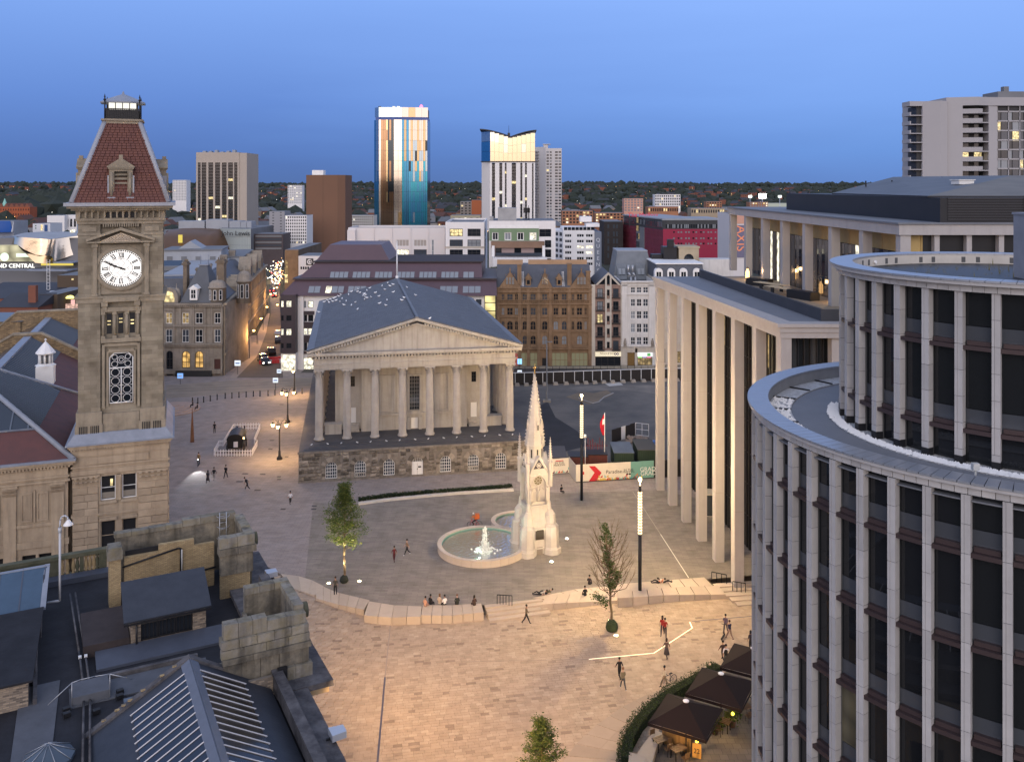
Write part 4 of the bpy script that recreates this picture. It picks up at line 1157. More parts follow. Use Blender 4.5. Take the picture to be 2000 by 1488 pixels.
def bayglass(r,a0,a1,levels,ztop,zbot,room=None):
 rg=r-.40;q0,q1=R(a0),R(a1);am=R((a0+a1)/2);hw=rg*sin((q1-q0)/2)-.1;rr=rg*cos((q1-q0)/2)
 cx_,cy_=rr*cos(am),rr*sin(am);rz=am+PI/2
 zs=[ztop]+[z for z in levels if zbot+.5<z<ztop]+[zbot]
 for k in rg_(len(zs)-1):
  zt,zb=zs[k],zs[k+1]
  last=k==len(zs)-2
  spn=.82 if zt-zb>1.6 else 0
  m_=m_og
  rm=room(a0,zt)if room else None
  if rm is not None:m_=rm
  key=(round(hw,2),round(zt-zb-spn,2),m_.name)
  lk_('glass_pane',panes(hw*2,zt-zb-spn-.03,m_),rnd,(cx_,cy_,zb+spn+.015),rz)
  if spn:lk_('spandrel_pane',panes(hw*2,spn-.02,m_sp),rnd,(cx_,cy_,zb+.01),rz)
  if not last:
   ck=('tr',round(hw,2))
   if ck not in WC:
    WC[ck]=BX(-hw-.03,hw+.03,-.36,.02,-.08,.08).box(-hw*.8,hw*.8,-.18,.02,.092,.26).mesh('transom',m_trans)
   lk_('transom',WC[ck],rnd,(cx_,cy_,zb),rz)
def panes(w_,h_,m_):
 k=('rp',round(w_,2),round(h_,2),m_.name)
 if k not in WC:
  WC[k]=BX(-w_/2,w_/2,.0,.03,0,h_).mesh('glass_pane',m_)
 return WC[k]
def room_l(a,zt):
 i=round((a-212.9)/6.08);k=round((26.1-zt)/3.27)
 if(i,k)in((1,2),(2,2),(3,2),(4,2),(0,4),(-1,4),(3,3),(4,3)):return m_room if(i,k)in((3,3),(4,3),(-1,4))else None
 if(i,k)in((-1,2),(1,3)):return m_room2
 return None
for a0,a1 in zip(LA[:-1],LA[1:]):bayglass(RL,a0,a1,FL,ZL-.52,-.7,room_l)
for a0,a1 in zip(UA[:-1],UA[1:]):bayglass(RU,a0,a1,[FL[0]+6.54,FL[0]+3.27],ZU-.52,28.08)
b=MB();b.cyl(0,0,0,.35,.04,8);b.box(-.12,.12,-.1,.1,.35,.6)
p_=P(1905,918,33.4)
b.mk('roof_vent',mat('pale cowl',(.45,.45,.43),.5),rnd,(p_.x-RC.x,p_.y-RC.y,28.05))
m_col=mat('pale portal concrete',(.38,.36,.35),.75,var=.35,vs=.8,c2=(.31,.29,.28),bump=.12,bs=10,streak=.12)
m_colr=mat('grey roof sheet',(.165,.175,.195),.6,var=.5,vs=.4,c2=(.12,.125,.14),bump=.08)
m_dk=mat('dark cladding',(.022,.022,.025),.5,var=.3,vs=.5)
m_cg=glass('curtain glass',(.015,.016,.018),.03)
m_cg2=glass('curtain glass pale',(.06,.06,.062),.15)
m_gold=mat('gold soffit panel',(.42,.30,.12),.5,var=.3,vs=.6)
C1,C8=Vec((19.0,115,0)),Vec((23.3,76.8,0))
off_=th_('colonnade_office','flat roofed office with very tall pale square columns and a roof terrace','office block',C8,0)
dv=(C1-C8)/7;da=atan2(dv.y,dv.x)
un=dv.normalized();nn=Vec((un.y,-un.x,0))
CZ0,CZ1,RZ=26.0,27.2,27.2
cw=1.0
for k in rg_(8):
 p=dv*k
 b=MB();b.obox(0,0,-.9,CZ0,cw,.95,0)
 hcol=b.mk('column',m_col,off_,p);hcol.rotation_euler=(0,0,da)
 for z in(7.2,16.4):MB().obox(0,0,z,z+.03,cw+.012,.962).mk('column_joint',mat('joint tint',(.3,.27,.25),.8),hcol)
for k,x in en_((4.55,9.1,13.6)):
 MB().obox(0,0,-.9,CZ0,1.05,1.0).mk('column',m_col,off_,(x,.25,0))
L7=dv*7
def poly_off(pts):return[(p.x,p.y)for p in pts]
A0=-nn*.55-un*.6;A1=-nn*.55+L7+un*.6
B0=Vec((26,-.6-.0,0));B1=A1+Vec((40,3,0))
A0=Vec((A0.x,-.6,0))
b=MB();b.pr(poly_off([A0,B0,B1,A1]),CZ0+.5,CZ1)
b.mk('canopy_roof',m_colr,off_)
def edge(b,o0,o1,z0,z1):
 a0,a1,b0,b1=A0+Vec((-o1,-o1,0)),A1+Vec((-o1,o1,0)),A0+Vec((1.2,1.2,0)),A1+Vec((1.2,-.6,0))
 b.pr(poly_off([a0,b0,b1,a1]),z0,z1)
 c0,c1=Vec((26,A0.y-o1,0)),Vec((26,A0.y+1.2,0))
 b.pr(poly_off([b0,a0,c0,c1]),z0,z1)
b=MB();edge(b,0,.0,CZ0,CZ0+.5);edge(b,0,.12,CZ0+.503,CZ1-.25);edge(b,0,.3,CZ1-.247,CZ1+.05);b.mk('canopy_fascia',m_col,off_)
gl0=nn*4.3-un*.5;n_p=50;stp=0.80
gm={}
for nm,m_ in(('a',m_cg),('b',m_cg2),('c',M_lit2)):
 gm[nm]=BX(0,stp-.1,0,.05,0,1).mesh('glass_panel',m_)
mul=BX(-.06,.06,-.18,.06,-.9,CZ0+.4).mesh('mullion',m_dk)
for k in rg_(n_p):
 p=gl0+un*(stp*k)
 lk_('mullion',mul,off_,p,da+PI)
 zz=-.9
 for lv,h in en_((4.4,3.4,3.4,3.4,3.4,3.4,3.4,2.6)):
  kind='b' if(k%3==1)else 'a'
  if rn1()<.015 and lv>0:kind='c'
  o=lk_('glass_panel',gm[kind],off_,p+Vec((0,0,zz+.06)),da,scale=(1,1,h-.12));zz+=h
b=MB()
for z in(3.5,6.9,10.3,13.7,17.1,20.5,23.9):b.obox(0,0,z-.06,z+.06,stp*n_p,.1,0)
o=b.mk('floor_edge',m_dk,off_,gl0+un*(stp*n_p/2)+nn*.02);o.rotation_euler=(0,0,da)
MB().pr(poly_off([gl0+nn*.3,Vec((26,gl0.y+1,0)),Vec((26,44,0)),gl0+nn*.3+un*40]),-.9,CZ0+.4).mk('core_wall',M_bk,off_)
for k in rg_(26):
 x=1.0+k*.55
 BX(-.05,.05,-.2,0,8,CZ0).mk('mullion',m_dk,off_,(x,1.2,0))
 b=MB();b.box(.06,.49,-.03,.02,8,CZ0);b.mk('glass_panel',m_cg if k%3 else m_cg2,off_,(x,1.2,0))
T_0,T_1=Vec((27.0,78.0,0))-C8,Vec((24.2,115,0))-C8
MB().bar((T_0.x,T_0.y,RZ+.003),(T_1.x,T_1.y,RZ+.003),.35,1.0).box(T_0.x-.17,26,T_0.y-.17,T_0.y+.17,RZ+.003,RZ+1.003).mk('terrace_parapet',mat('dark parapet',(.05,.052,.06),.55,var=.3,vs=.5),off_)
MB().pr(poly_off([T_0+Vec((.4,.4,0)),Vec((26,T_0.y+.4,0)),Vec((30,40,0)),T_1+Vec((.4,0,0))]),RZ+.002,RZ+.08).mk('terrace_floor',mat('terrace decking',(.32,.26,.19),.7,var=.4,vs=.8),off_)
U1,U8=Vec((30.6,124,0))-C8,Vec((31.7,72.6,0))-C8
uz0,uz1=RZ+.05,35.0
ud=(U1-U8)/7;ua=atan2(ud.y,ud.x);uu=ud.normalized();un_=Vec((uu.y,-uu.x,0))
for k in rg_(8):
 o=MB().obox(0,0,uz0,uz1,.85,.85).mk('column',m_col,off_,U8+ud*k);o.rotation_euler=(0,0,ua)
for k in rg_(1,6):
 MB().obox(0,0,uz0,uz1,.42,.6).mk('column',m_col,off_,U8+Vec((2.6*k,0,0)))
q0,q1=U8-un_*.6-Vec((0,.6,0)),U1-un_*.6+uu*.6
MB().pr(poly_off([q0,Vec((40,q0.y,0)),Vec((40,q1.y,0)),q1]),uz1,uz1+.85).mk('upper_cornice',m_col,off_)
MB().pr(poly_off([q0-Vec((.15,.15,0)),Vec((40,q0.y-.15,0)),Vec((40,q1.y,0)),q1-Vec((.15,0,0))]),uz1+.853,uz1+1.0).mk('upper_roof',m_colr,off_)
g0=U8+un_*1.6+uu*.2;ulen=(U1-U8).length-.4
npn=58;sp_=ulen/npn
for nm,m_ in(('ua',m_cg),('ub',m_cg2),('uc',M_litw)):
 gm[nm]=BX(0.04,sp_-.04,0,.05,uz0,uz1-1.75).mesh('glass_panel',m_)
um=BX(-.04,.04,-.14,.05,uz0,uz1-1.7).mesh('mullion',m_dk)
for k in rg_(npn):
 p=g0+uu*(sp_*k)
 lk_('glass_panel',gm['uc' if rn1()<.06 else('ub' if k%2 else 'ua')],off_,p,ua);lk_('mullion',um,off_,p,ua)
b=MB()
for k in rg_(14):b.box(k*ulen/14+.03,(k+1)*ulen/14-.03,-.3,.02,uz1-1.7,uz1-.02)
o=b.mk('gold_soffit',m_gold,off_,g0);o.rotation_euler=(0,0,ua);o['kind']='thing'
MB().pr(poly_off([g0+un_*.1,Vec((40,g0.y,0)),Vec((40,U1.y,0)),g0+un_*.1+uu*ulen]),uz0,uz1).mk('core_wall',M_bk,off_)
for k in rg_(6):
 b=MB();b.box(.3,2.3,0,.06,uz1-1.7,uz1-.02);b.mk('blind',m_gold if k==0 else mat('brown blind',(.16,.145,.115),.7,var=.2,vs=.5),off_,U8+Vec((2.6*k+.05,.35,0)))
 BX(.3,2.3,0,.06,uz0,uz1-1.74).mk('glass_panel',m_cg,off_,U8+Vec((2.6*k+.05,.35,0)))
pz0,pz1=uz1+1.0,38.0
Pn=Vec((34.5,72.2,0))-C8;Pf=Vec((34.0,111,0))-C8
MB().pr(poly_off([Pn,Vec((40,Pn.y,0)),Vec((40,Pf.y,0)),Pf]),pz0+.003,pz1).mk('penthouse',m_dk,off_)
b=MB()
for k in rg_(9):b.box(Pn.x+.6,40,Pn.y-.09,Pn.y-.02,pz0+.2+k*.21,pz0+.29+k*.21)
b.box(Pn.x+6.7,Pn.x+6.95,Pn.y-.12,Pn.y-.02,pz0+.1,pz1)
b.mk('louvre',mat('louvre metal',(.05,.05,.055),.4,metal=.5),off_)
e0,e1,r0_,r1_=P(1812,389,74)-C8,P(1625,380,100)-C8,P(1975,347,92)-C8,P(1745,350,108)-C8
zb=pz1+.12
for p in(e0,e1):p.z=zb
rz_=40.0
r0_.z=rz_;r1_.z=rz_
b=MB()
F1=Vec((e0.x+22,e0.y,zb));
b.add([tp_(e0),tp_(e1),tp_(r1_),tp_(r0_)],[(0,3,2,1)]);b.mk('penthouse_roof',mat('grey standing roof',(.10,.11,.125),.55,var=.4,vs=.3),off_)
b=MB();b.add([tp_(e0),tp_(r0_),(r0_.x+20,r0_.y,rz_),tp_(F1)],[(0,3,2,1)]);b.add([tp_(e1),(e1.x+15,e1.y+12,zb),tp_(r1_)],[(0,2,1)]);b.add([tp_(r1_),tp_(r0_),(r0_.x+20,r0_.y,rz_),(r1_.x+15,r1_.y+14,zb)],[(0,1,2,3)]);b.mk('penthouse_roof',mat('taupe roof',(.16,.145,.12),.6,var=.4,vs=.3),off_)
MB().pr([(e0.x,e0.y),(e0.x+22,e0.y),(e1.x+20,e1.y),(e1.x,e1.y)],pz1+.002,zb-.003).mk('roof_edge',m_dk,off_)
q=P(1880,355,85)-C8
MB().obox(0,0,-.25,.12,1.6,1.1,.2).obox(0,0,.12,.2,1.8,1.3,.2).mk('rooflight',mat('pale rooflight',(.6,.6,.58),.4),off_,(q.x,q.y,q.z))
for px,py in((1691,364),(1742,363)):
 q=P(px,py,100)-C8;MB().cyl(0,0,-.9,.6,.09,6).mk('flue',M_bk,off_,tp_(q))
for i,(px,py)in en_(((1460,545),(1494,549),(1534,562),(1577,573),(1628,590))):
 p=G(px,py,RZ+.1)
 t=th_('terrace_lamp','glowing bottle shaped lamp, %s along the roof terrace columns'%('farthest','second farthest','middle one','second nearest','nearest')[i],'lamp',p,0,'lamps along the roof terrace')
 MB().la([(.2,0),(.24,.1),(.24,.9),(.12,1.15),(.1,1.3)],10).mk('glass',em_('candle glow',(1,.55,.2),3.5),t)
 MB().la([(.11,1.3),(.12,1.45),(.04,1.5)],8).mk('cap',M_bk,t)
 l=bpy.data.lights.new('terrace_light','POINT');l.energy=60;l.color=(1,.62,.28);l.shadow_soft_size=.2
 lo=bpy.data.objects.new('terrace_light',l);COL.objects.link(lo);lo.location=p+Vec((-.5,-.5,1.3))
for i,(p0,p1,lab)in en_((((1462,556),(1505,560),'dark planter box at the far end of the roof terrace'),((1545,580),(1592,588),'dark planter box nearer the corner of the roof terrace'))):
 a_,c_=G(*p0,RZ+.08),G(*p1,RZ+.08)
 tag(MB().bar(a_,c_,1.2,.8).bar(a_+Vec((0,0,.8)),c_+Vec((0,0,.8)),1.0,.06).mk('planter',m_dk),lab,'planter')
for i,(p0,p1,lab)in en_((((1478,563),(1535,571),'pale slatted table on the roof terrace, farther of two'),((1500,571),(1560,582),'pale slatted table on the roof terrace, nearer of two'))):
 a_,c_=G(*p0,RZ+.08),G(*p1,RZ+.08);t=th_('terrace_table',lab,'table',a_)
 d=c_-a_;n_=Vec((-d.y,d.x,0)).normalized()
 for s in(-1,0,1):MB().bar(n_*s*.4+Vec((0,0,.72)),d+n_*s*.4+Vec((0,0,.72)),.34,.05).mk('slat',mat('pale timber',(.5,.4,.26),.6),t)
 for f in(.15,.85):BX(-.05,.05,-.5,.5,0,.72).mk('leg',M_bk,t,d*f)
class Bld:
 def __init__(s,name,label,cat,px0,px1,Y,rot=0.0,group=None,z0=-.05,O=None):
  s.O=O if O is not None else Vec(((px0-1000)*Y/FOC,Y,0));s.rot=rot
  s.u=Vec((cos(rot),sin(rot),0));s.t=th_(name,label,cat,s.O,rot,group)
  s.W=s.x(px1);s.z0=z0;s.ops=[];s.wins=[]
 def x(s,px):
  k=(px-1000)/FOC
  return(k*s.O.y-s.O.x)/(s.u.x-k*s.u.y)
 def z(s,py,px=None,dy=0):
  Y=s.O.y+(s.x(px)*s.u.y if px is not None else s.W/2*s.u.y)+dy
  return CAM_H-(py-HZ)*Y/FOC
 def win(s,px0,px1,py0,py1,nx=2,nz=2,fm=None,pm=None,t=.1,arch=False,rev=.22,name='window',plain=False):
  x0,x1=s.x(px0),s.x(px1);pc=(px0+px1)/2
  z0,z1=s.z(py1,pc),s.z(py0,pc)
  s.ops.append((x0,x1,z0,z1,'arch')if arch else(x0,x1,z0,z1))
  s.wins.append((x0,x1,z0,z1,nx,nz,fm,pm,t,arch,rev,name,plain))
 def grid(s,cols,rows,**k):
  pm=k.pop('pm',None)
  for r in rows:
   for c in cols:s.win(c[0],c[1],r[0],r[1],pm=pm()if callable(pm)else pm,**k)
 def body(s,ztop,depth,wall,side=None,roof=None,par=.0,x0=0,x1=None,rev=.22):
  x1=s.W if x1 is None else x1
  b=MB();b.wall(x0,x1,s.z0,ztop,0,s.ops,rev,0)
  b.quad((x0,0,s.z0),(x0,0,ztop),(x0,depth,ztop),(x0,depth,s.z0),1);b.quad((x1,0,s.z0),(x1,depth,s.z0),(x1,depth,ztop),(x1,0,ztop),1)
  b.quad((x0,depth,s.z0),(x0,depth,ztop),(x1,depth,ztop),(x1,depth,s.z0),1)
  b.mk('wall',[wall,side or wall],s.t)
  if roof is not None:
   BX(x0+.02,x1-.02,.3 if par else.02,depth-.02,ztop-par-.1,ztop-par).mk('roof',roof,s.t)
   if par:
    BX(x0+.02,x1-.02,.01,.3,ztop-par-.3,ztop+.02).box(x0+.02,x0+.3,.3,depth,ztop-par-.2,ztop+.02).box(x1-.3,x1-.02,.3,depth,ztop-par-.2,ztop+.02).mk('parapet',wall,s.t)
  for(a,c,d,e,nx,nz,fm,pm,t,arch,rv,name,plain)in s.wins:
   if plain:pn_(s.t,(a+c)/2,rv*.8,d,c-a,e-d,pm or M_gl,name=name)
   else:wd_(s.t,(a+c)/2,rv*.75,d,c-a,e-d,nx,nz,t,fm,pm,arch,name=name)
  s.ops,s.wins=[],[]
 def box(s,name,px0,px1,py0,py1,y0,y1,m,dy=0):
  x0,x1=s.x(px0),s.x(px1)
  return BX(x0,x1,y0,y1,s.z(py1,(px0+px1)/2,dy),s.z(py0,(px0+px1)/2,dy)).mk(name,m,s.t)
m_terra=mat('brown terracotta',(.26,.165,.095),.85,var=.7,vs=.5,c2=(.13,.085,.05),bump=.2,bs=5,streak=.35)
m_grit=mat('sooty gritstone',(.30,.26,.215),.9,var=.8,vs=.35,c2=(.15,.13,.105),bump=.2,bs=5,streak=.35)
m_cream=mat('cream stone',(.50,.45,.38),.85,var=.4,vs=.5,c2=(.38,.34,.28),streak=.2)
m_portl=mat('white portland stone',(.60,.58,.55),.8,var=.4,vs=.6,c2=(.45,.43,.41),streak=.25)
m_wh=mat('white render',(.72,.70,.68),.75,var=.25,vs=.25,c2=(.6,.58,.56),streak=.1)
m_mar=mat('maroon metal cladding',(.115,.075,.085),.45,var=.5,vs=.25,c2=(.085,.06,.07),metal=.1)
m_mard=mat('dark maroon cladding',(.055,.042,.048),.45,var=.3,vs=.4)
m_brick=brickmat('pink brick',(.28,.17,.13),(.24,.14,.11),(.3,.25,.22),.25,.09)
m_brickr=mat('red brick',(.22,.085,.055),.9,var=.5,vs=.2,c2=(.13,.06,.045))
m_dkf=mat('dark frame',(.03,.03,.033),.5)
m_conc=mat('weathered concrete',(.36,.33,.29),.85,var=.5,vs=.2,c2=(.26,.24,.21),streak=.25)
m_flat=mat('grey flat roof',(.17,.175,.185),.7,var=.5,vs=.2,c2=(.11,.115,.12))
m_flatl=mat('pale grey roof',(.30,.32,.35),.65,var=.5,vs=.15,c2=(.2,.215,.24))
any_pane=lambda:pick((M_gl,5),(M_g2,3),(M_gb,1.2),(M_lit2,.35),(M_lit,.18))
cold_pane=lambda:pick((M_gl,4),(M_g2,3),(M_gb,1))
B=Bld('gabled_terracotta_building','brown terracotta building with three pointed gables and arched windows facing the cleared site','building',970,1155,193)
q=lambda zx:950+zx/3.72
r_=lambda zy:440+zy/3.72
cols=[(108,134),(148,194),(205,232),(260,300),(318,361),(402,446),(485,524),(545,586),(617,640),(655,698),(710,732)]
cols=[(q(a),q(c))for a,c in cols]
B.grid(cols,[(r_(497),r_(551))],nx=2,nz=2,fm=m_terra,pm=cold_pane,t=.13)
B.grid(cols,[(r_(598),r_(655))],nx=2,nz=2,fm=m_terra,pm=cold_pane,t=.13)
B.grid(cols,[(r_(695),r_(762))],nx=2,nz=2,fm=m_terra,pm=cold_pane,t=.12,arch=True)
B.grid([c for i,c in en_(cols)if i not in(0,2,8,10)],[(r_(800),r_(868))],nx=2,nz=2,fm=m_terra,pm=lambda:pick((M_g2,2),(M_gb,1.5),(M_gl,1)),t=.12,arch=True)
for a,c in((250,386),(470,604),(616,738)):B.win(q(a),q(c),r_(924),r_(1036),4,2,m_terra,mat('dim shop glass',(.09,.095,.07),.15,emit=(.9,.8,.45),es=.12),.12,arch=False)
B.win(q(402),q(438),r_(962),r_(1038),1,1,m_terra,M_bk)
B.win(q(172),q(232),r_(930),r_(1040),2,2,m_dkf,roommat('red shop',(.9,.25,.2),.35,1.2))
B.win(q(85),q(160),r_(930),r_(1040),2,2,m_dkf,M_gl)
zE=B.z(r_(455),1060)
B.body(zE,16,m_terra)
b=MB()
for a in(84,240,308-60+56,380,465,600,752):x=B.x(q(a));b.box(x-.35,x+.35,-.32,-.003,0,zE-.2)
b.mk('pier',m_terra,B.t)
b=MB()
for zy,o,h in((1040,.25,.5),(900,.45,.35),(885,.3,.3),(775,.25,.25),(668,.25,.25),(575,.5,.3),(487,.5,.3),(460,.35,.3)):
 z=B.z(r_(zy),1060);b.box(-.05,B.W+.05,-o,-.002,z,z+h)
b.mk('string_course',m_terra,B.t)
b=MB();zz=B.z(r_(577),1060)
for k in rg_(44):x=.5+k*.45;b.box(x,x+.1,-.48,-.36,zz+.3,zz+1.05)
b.box(0,B.W,-.5,-.34,zz+1.05,zz+1.17);b.mk('balcony_balustrade',m_terra,B.t)
b=MB()
b.ext([(0,zE),(B.W,zE),(B.W,zE+.15),(0,zE+.15)],-.3,16)
for s0,s1 in((.0,B.W),):b.add([(0,.3,zE+.1),(B.W,.3,zE+.1),(B.W,4.5,zE+4.6),(0,4.5,zE+4.6)],[(0,1,2,3)]);b.add([(0,4.5,zE+4.6),(B.W,4.5,zE+4.6),(B.W,16,zE+4.0),(0,16,zE+4.0)],[(0,1,2,3)])
b.add([(0,.3,zE),(0,4.5,zE+4.6),(0,16,zE+4),(0,16,zE)],[(0,1,2,3)]);b.add([(B.W,.3,zE),(B.W,16,zE),(B.W,16,zE+4),(B.W,4.5,zE+4.6)],[(0,1,2,3)])
b.mk('slate_roof',M_slate,B.t)
for xc,hw,ap in((172,78,335),(425,54,340),(690,82,335)):
 x,w2=B.x(q(xc)),(B.x(q(xc+hw))-B.x(q(xc-hw)))/2;za=B.z(r_(ap),q(xc))
 b=MB();b.ext([(-w2,zE+.15),(w2,zE+.15),(w2*.75,zE+1.0),(0,za),(-w2*.75,zE+1.0)],-.2,.5)
 b.add([(-w2,.5,zE+.2),(0,.5,za-.1),(0,5,za-.1),(-w2,2,zE+.2)],[(0,1,2,3)],1);b.add([(w2,.5,zE+.2),(w2,2,zE+.2),(0,5,za-.1),(0,.5,za-.1)],[(0,1,2,3)],1)
 b.box(-.12,.12,-.25,.3,za-.1,za+.7)
 for k in(-2,-1,0,1,2):b.box(k*w2*.2-.06,k*w2*.2+.06,-.26,-.2,zE+2.6,zE+2.6+(za-zE-2.7)*(1-abs(k)*.22)*.8)
 g=b.mk('gable',[m_terra,M_slate],B.t,(x,0,0))
 for k in(-1,0,1):wd_(B.t,x+k*w2*.28,-.24,zE+.7,w2*.24,1.7,2,2,.08,m_terra,M_gb)
for xc in(305,530):
 BX(-.55,.55,0,2,0,1.5).ext([(-.8,1.5),(.8,1.5),(0,2.6)],-.1,2).box(-.3,.3,-.02,0,.3,1.2,1).mk('dormer',[m_terra,M_gl],B.t,(B.x(q(xc)),.6,zE+.4))
for xc,h in((240,4.4),(605,4.6),(742,3.0)):
 BX(-.45,.45,.6,1.8,0,h).box(-.55,.55,.5,1.9,h,h+.25).mk('chimney',m_terra,B.t,(B.x(q(xc)),0,zE+.3))
for xc in(265,560):
 b=MB();b.box(-.2,-.14,0,.06,0,3.9);b.box(.14,.2,0,.06,0,3.9)
 for k in rg_(12):b.box(-.14,.14,.01,.05,.2+k*.32,.26+k*.32)
 o=b.mk('roof_ladder',M_wh,B.t,(B.x(q(xc)),.35,zE+.3));o.rotation_euler=(R(-40),0,0)
BX(0,B.W*.28,0,.5,0,1.3).box(B.W*.34,B.W*.98,0,.5,0,1.3).mk('rear_wall',mat('tan brick wall',(.42,.27,.16),.9,var=.3,vs=.4),B.t,(0,6.5,zE+4.2))
o=G(985,712);
s_=th_('bus_stop_sign','lit blue and white bus stop flag sign before the terracotta building','sign',G(1015,728))
MB().cyl(0,0,0,2.9,.05,6).mk('post',M_bk,s_)
BX(-.45,.45,-.04,.04,1.8,2.9).mk('panel',em_('blue sign glow',(.25,.55,1.),1.6),s_)
B=Bld('narrow_gabled_house','narrow brick infill building with a pale central gable and small balconies','building',1155,1213,193)
for zy0,zy1 in((460,524),(553,617),(645,710),(738,805),(838,905)):
 for a,c in((805,846),(920,961)):B.win(q(a),q(c),r_(zy0),r_(zy1),2,2,m_dkf,M_lit if(zy0==645 and a==805)else cold_pane(),.1)
 B.win(q(876),q(894),r_(zy0+2),r_(zy1-12),1,2,m_dkf,M_gl,.08)
B.win(q(792),q(975),r_(952),r_(1030),4,1,m_dkf,M_gl,.1)
zE=B.z(r_(430),1184)
B.body(zE,14,m_brick)
b=MB();x0,x1=B.x(q(862)),B.x(q(908));zt=B.z(r_(340),1187)
for a,c in((862,874),(896,908)):b.box(B.x(q(a)),B.x(q(c)),-.3,-.003,4,zt-.6)
for zy in(440,535,630,722,818):z=B.z(r_(zy),1187);b.box(B.x(q(874)),B.x(q(896)),-.3,-.003,z-.8,z)
xm_=B.x(q(885));xa_,xb_=B.x(q(790)),B.x(q(975))
for s,xe in((-1,xa_),(1,xb_)):
 p=[(xe,zE-.1),(xe+(-s)*.5,zE-.1),(xm_,zt-.55),(xm_,zt)];b.ext(p if s>0 else p[::-1],-.35,.1)
b.box(0,B.x(q(790)),-.2,-.003,0,zE);b.box(B.x(q(975)),B.W,-.2,-.003,0,zE)
b.box(0,B.W,-.3,-.21,B.z(r_(922),1184),B.z(r_(908),1184))
b.mk('stone_trim',m_cream,B.t)
MB().ext([(xa_+.3,zE),(xb_-.3,zE),(xm_,zt-.5)],.0,.1).mk('gable_window',M_gl,B.t)
b=MB();b.add([(xa_,-.2,zE),(xm_,-.2,zt),(xm_,13,zt),(xa_,13,zE)],[(0,3,2,1)]);b.add([(xb_,-.2,zE),(xb_,13,zE),(xm_,13,zt),(xm_,-.2,zt)],[(0,3,2,1)]);b.mk('slate_roof',M_slate,B.t)
for zy1 in(524,617,710,805,905):
 for a,c in((792,856),(912,972)):
  b=MB();x0,x1=B.x(q(a)),B.x(q(c));z=B.z(r_(zy1),1184);b.box(x0,x1,-.7,-.004,z-.12,z)
  b.box(x0,x1,-.7,-.66,z+.75,z+.82)
  n=9
  for k in rg_(n+1):x=x0+(x1-x0)*k/n;b.box(x-.015,x+.015,-.69,-.67,z,z+.75)
  b.mk('balcony',m_dkf,B.t)
sg=BX(0,B.x(q(978))-B.x(q(790)),-.45,-.21,0,.95).mk('shop_sign',mat('cream lit sign',(.75,.68,.5),.5,emit=(1,.85,.55),es=.35),B.t,(B.x(q(790)),0,B.z(r_(950),1184)))
lt_('Patisserie & Dining',.42,M_bk,sg,(2.6,-.46,.52));
b=MB()
for k in rg_(2):
 for i in rg_(14):
  a0,a1=2*PI*i/14,2*PI*(i+1)/14
  b.ext([(k*.5+r*cos(a),r*sin(a))for r,a in((.14,a0),(.26,a0),(.26,a1),(.14,a1))],-.02,0)
b.mk('ring_logo',mat('navy logo',(.01,.02,.12),.5),sg,(4.3,-.455,.55))
B=Bld('white_stone_building','white stone commercial building with triple windows and lit shopfront','building',1213,1282,193)
for zy0,zy1 in((448,492),(535,590),(623,680),(714,780),(812,872)):
 for a,c in((1048,1082),(1092,1128),(1138,1176)):B.win(q(a),q(c),r_(zy0),r_(zy1),2,2,M_wh,cold_pane(),.09)
B.win(q(1024),q(1078),r_(925),r_(1022),2,4,mat('brown door frame',(.16,.09,.03),.5),mat('brown glazed door',(.09,.05,.02),.4,emit=(1,.6,.2),es=.06),.1)
B.win(q(1098),q(1206),r_(955),r_(1018),3,1,m_dkf,M_lit2,.1)
zE=B.z(r_(415),1248);B.body(zE,14,m_portl,roof=m_flat,par=.8)
b=MB()
for zy,o,h in((880,.5,.5),(505,.3,.25),(440,.25,.2),(415,.6,.35)):z=B.z(r_(zy),1248);b.box(0,B.W,-o,-.002,z,z+h)
for a,c in((984,1022),(1180,1215)):b.box(B.x(q(a)),B.x(q(c)),-.25,-.003,B.z(r_(880),1248),zE)
b.mk('stone_band',m_portl,B.t)
b=MB();b.box(B.x(q(985)),B.W,-.3,-.004,0,B.z(r_(895),1248));
BX(B.x(q(985)),B.x(q(1022)),-.2,-.003,0,B.z(r_(890),1248)).box(B.x(q(1080)),B.x(q(1096)),-.2,-.003,0,B.z(r_(890),1248)).box(B.x(q(1022)),B.W,-.2,-.003,B.z(r_(922),1248),B.z(r_(893),1248)).mk('shop_surround',m_cream,B.t)
sg=BX(0,B.x(q(1206))-B.x(q(1098)),-.3,-.02,0,.85).mk('shop_sign',em_('white sign glow',(.95,.97,1),1.0),B.t,(B.x(q(1098)),0,B.z(r_(953),1248)))
BX(2.05,2.75,-.32,-.301,.12,.75).mk('green_square',em_('green sign glow',(.2,.8,.2),.5),sg)
for k,c in en_(((.3,.8,.2),(.3,.25,.5),(.8,.1,.35))):
 BX(.1+k*.95,.95+k*.95,-.12,-.05,-.28,-.02).mk('poster_strip',mat('poster %d'%k,c,.5,emit=c,es=.4),sg)
for a in(1006,1205):
 BX(-.35,.35,-.6,0,0,.35).la([(.3,.35),(.34,.7),(.25,1.2),(.12,1.35),(.17,1.55),(.1,1.75)],8,0,-.3).mk('ledge_figure',m_grit,B.t,(B.x(q(a)),-.1,B.z(r_(878),1248)))
B=Bld('mansard_building','cream stone building with a dark mansard and white round topped dormers','building',1282.5,1376,194)
for zy0,zy1 in((520,575),(612,662),(695,752),(790,850)):
 for a,c in((1268,1296),(1360,1388),(1440,1470),(1520,1550)):B.win(q(a),q(c),r_(zy0),r_(zy1),2,2,M_wh,any_pane(),.1)
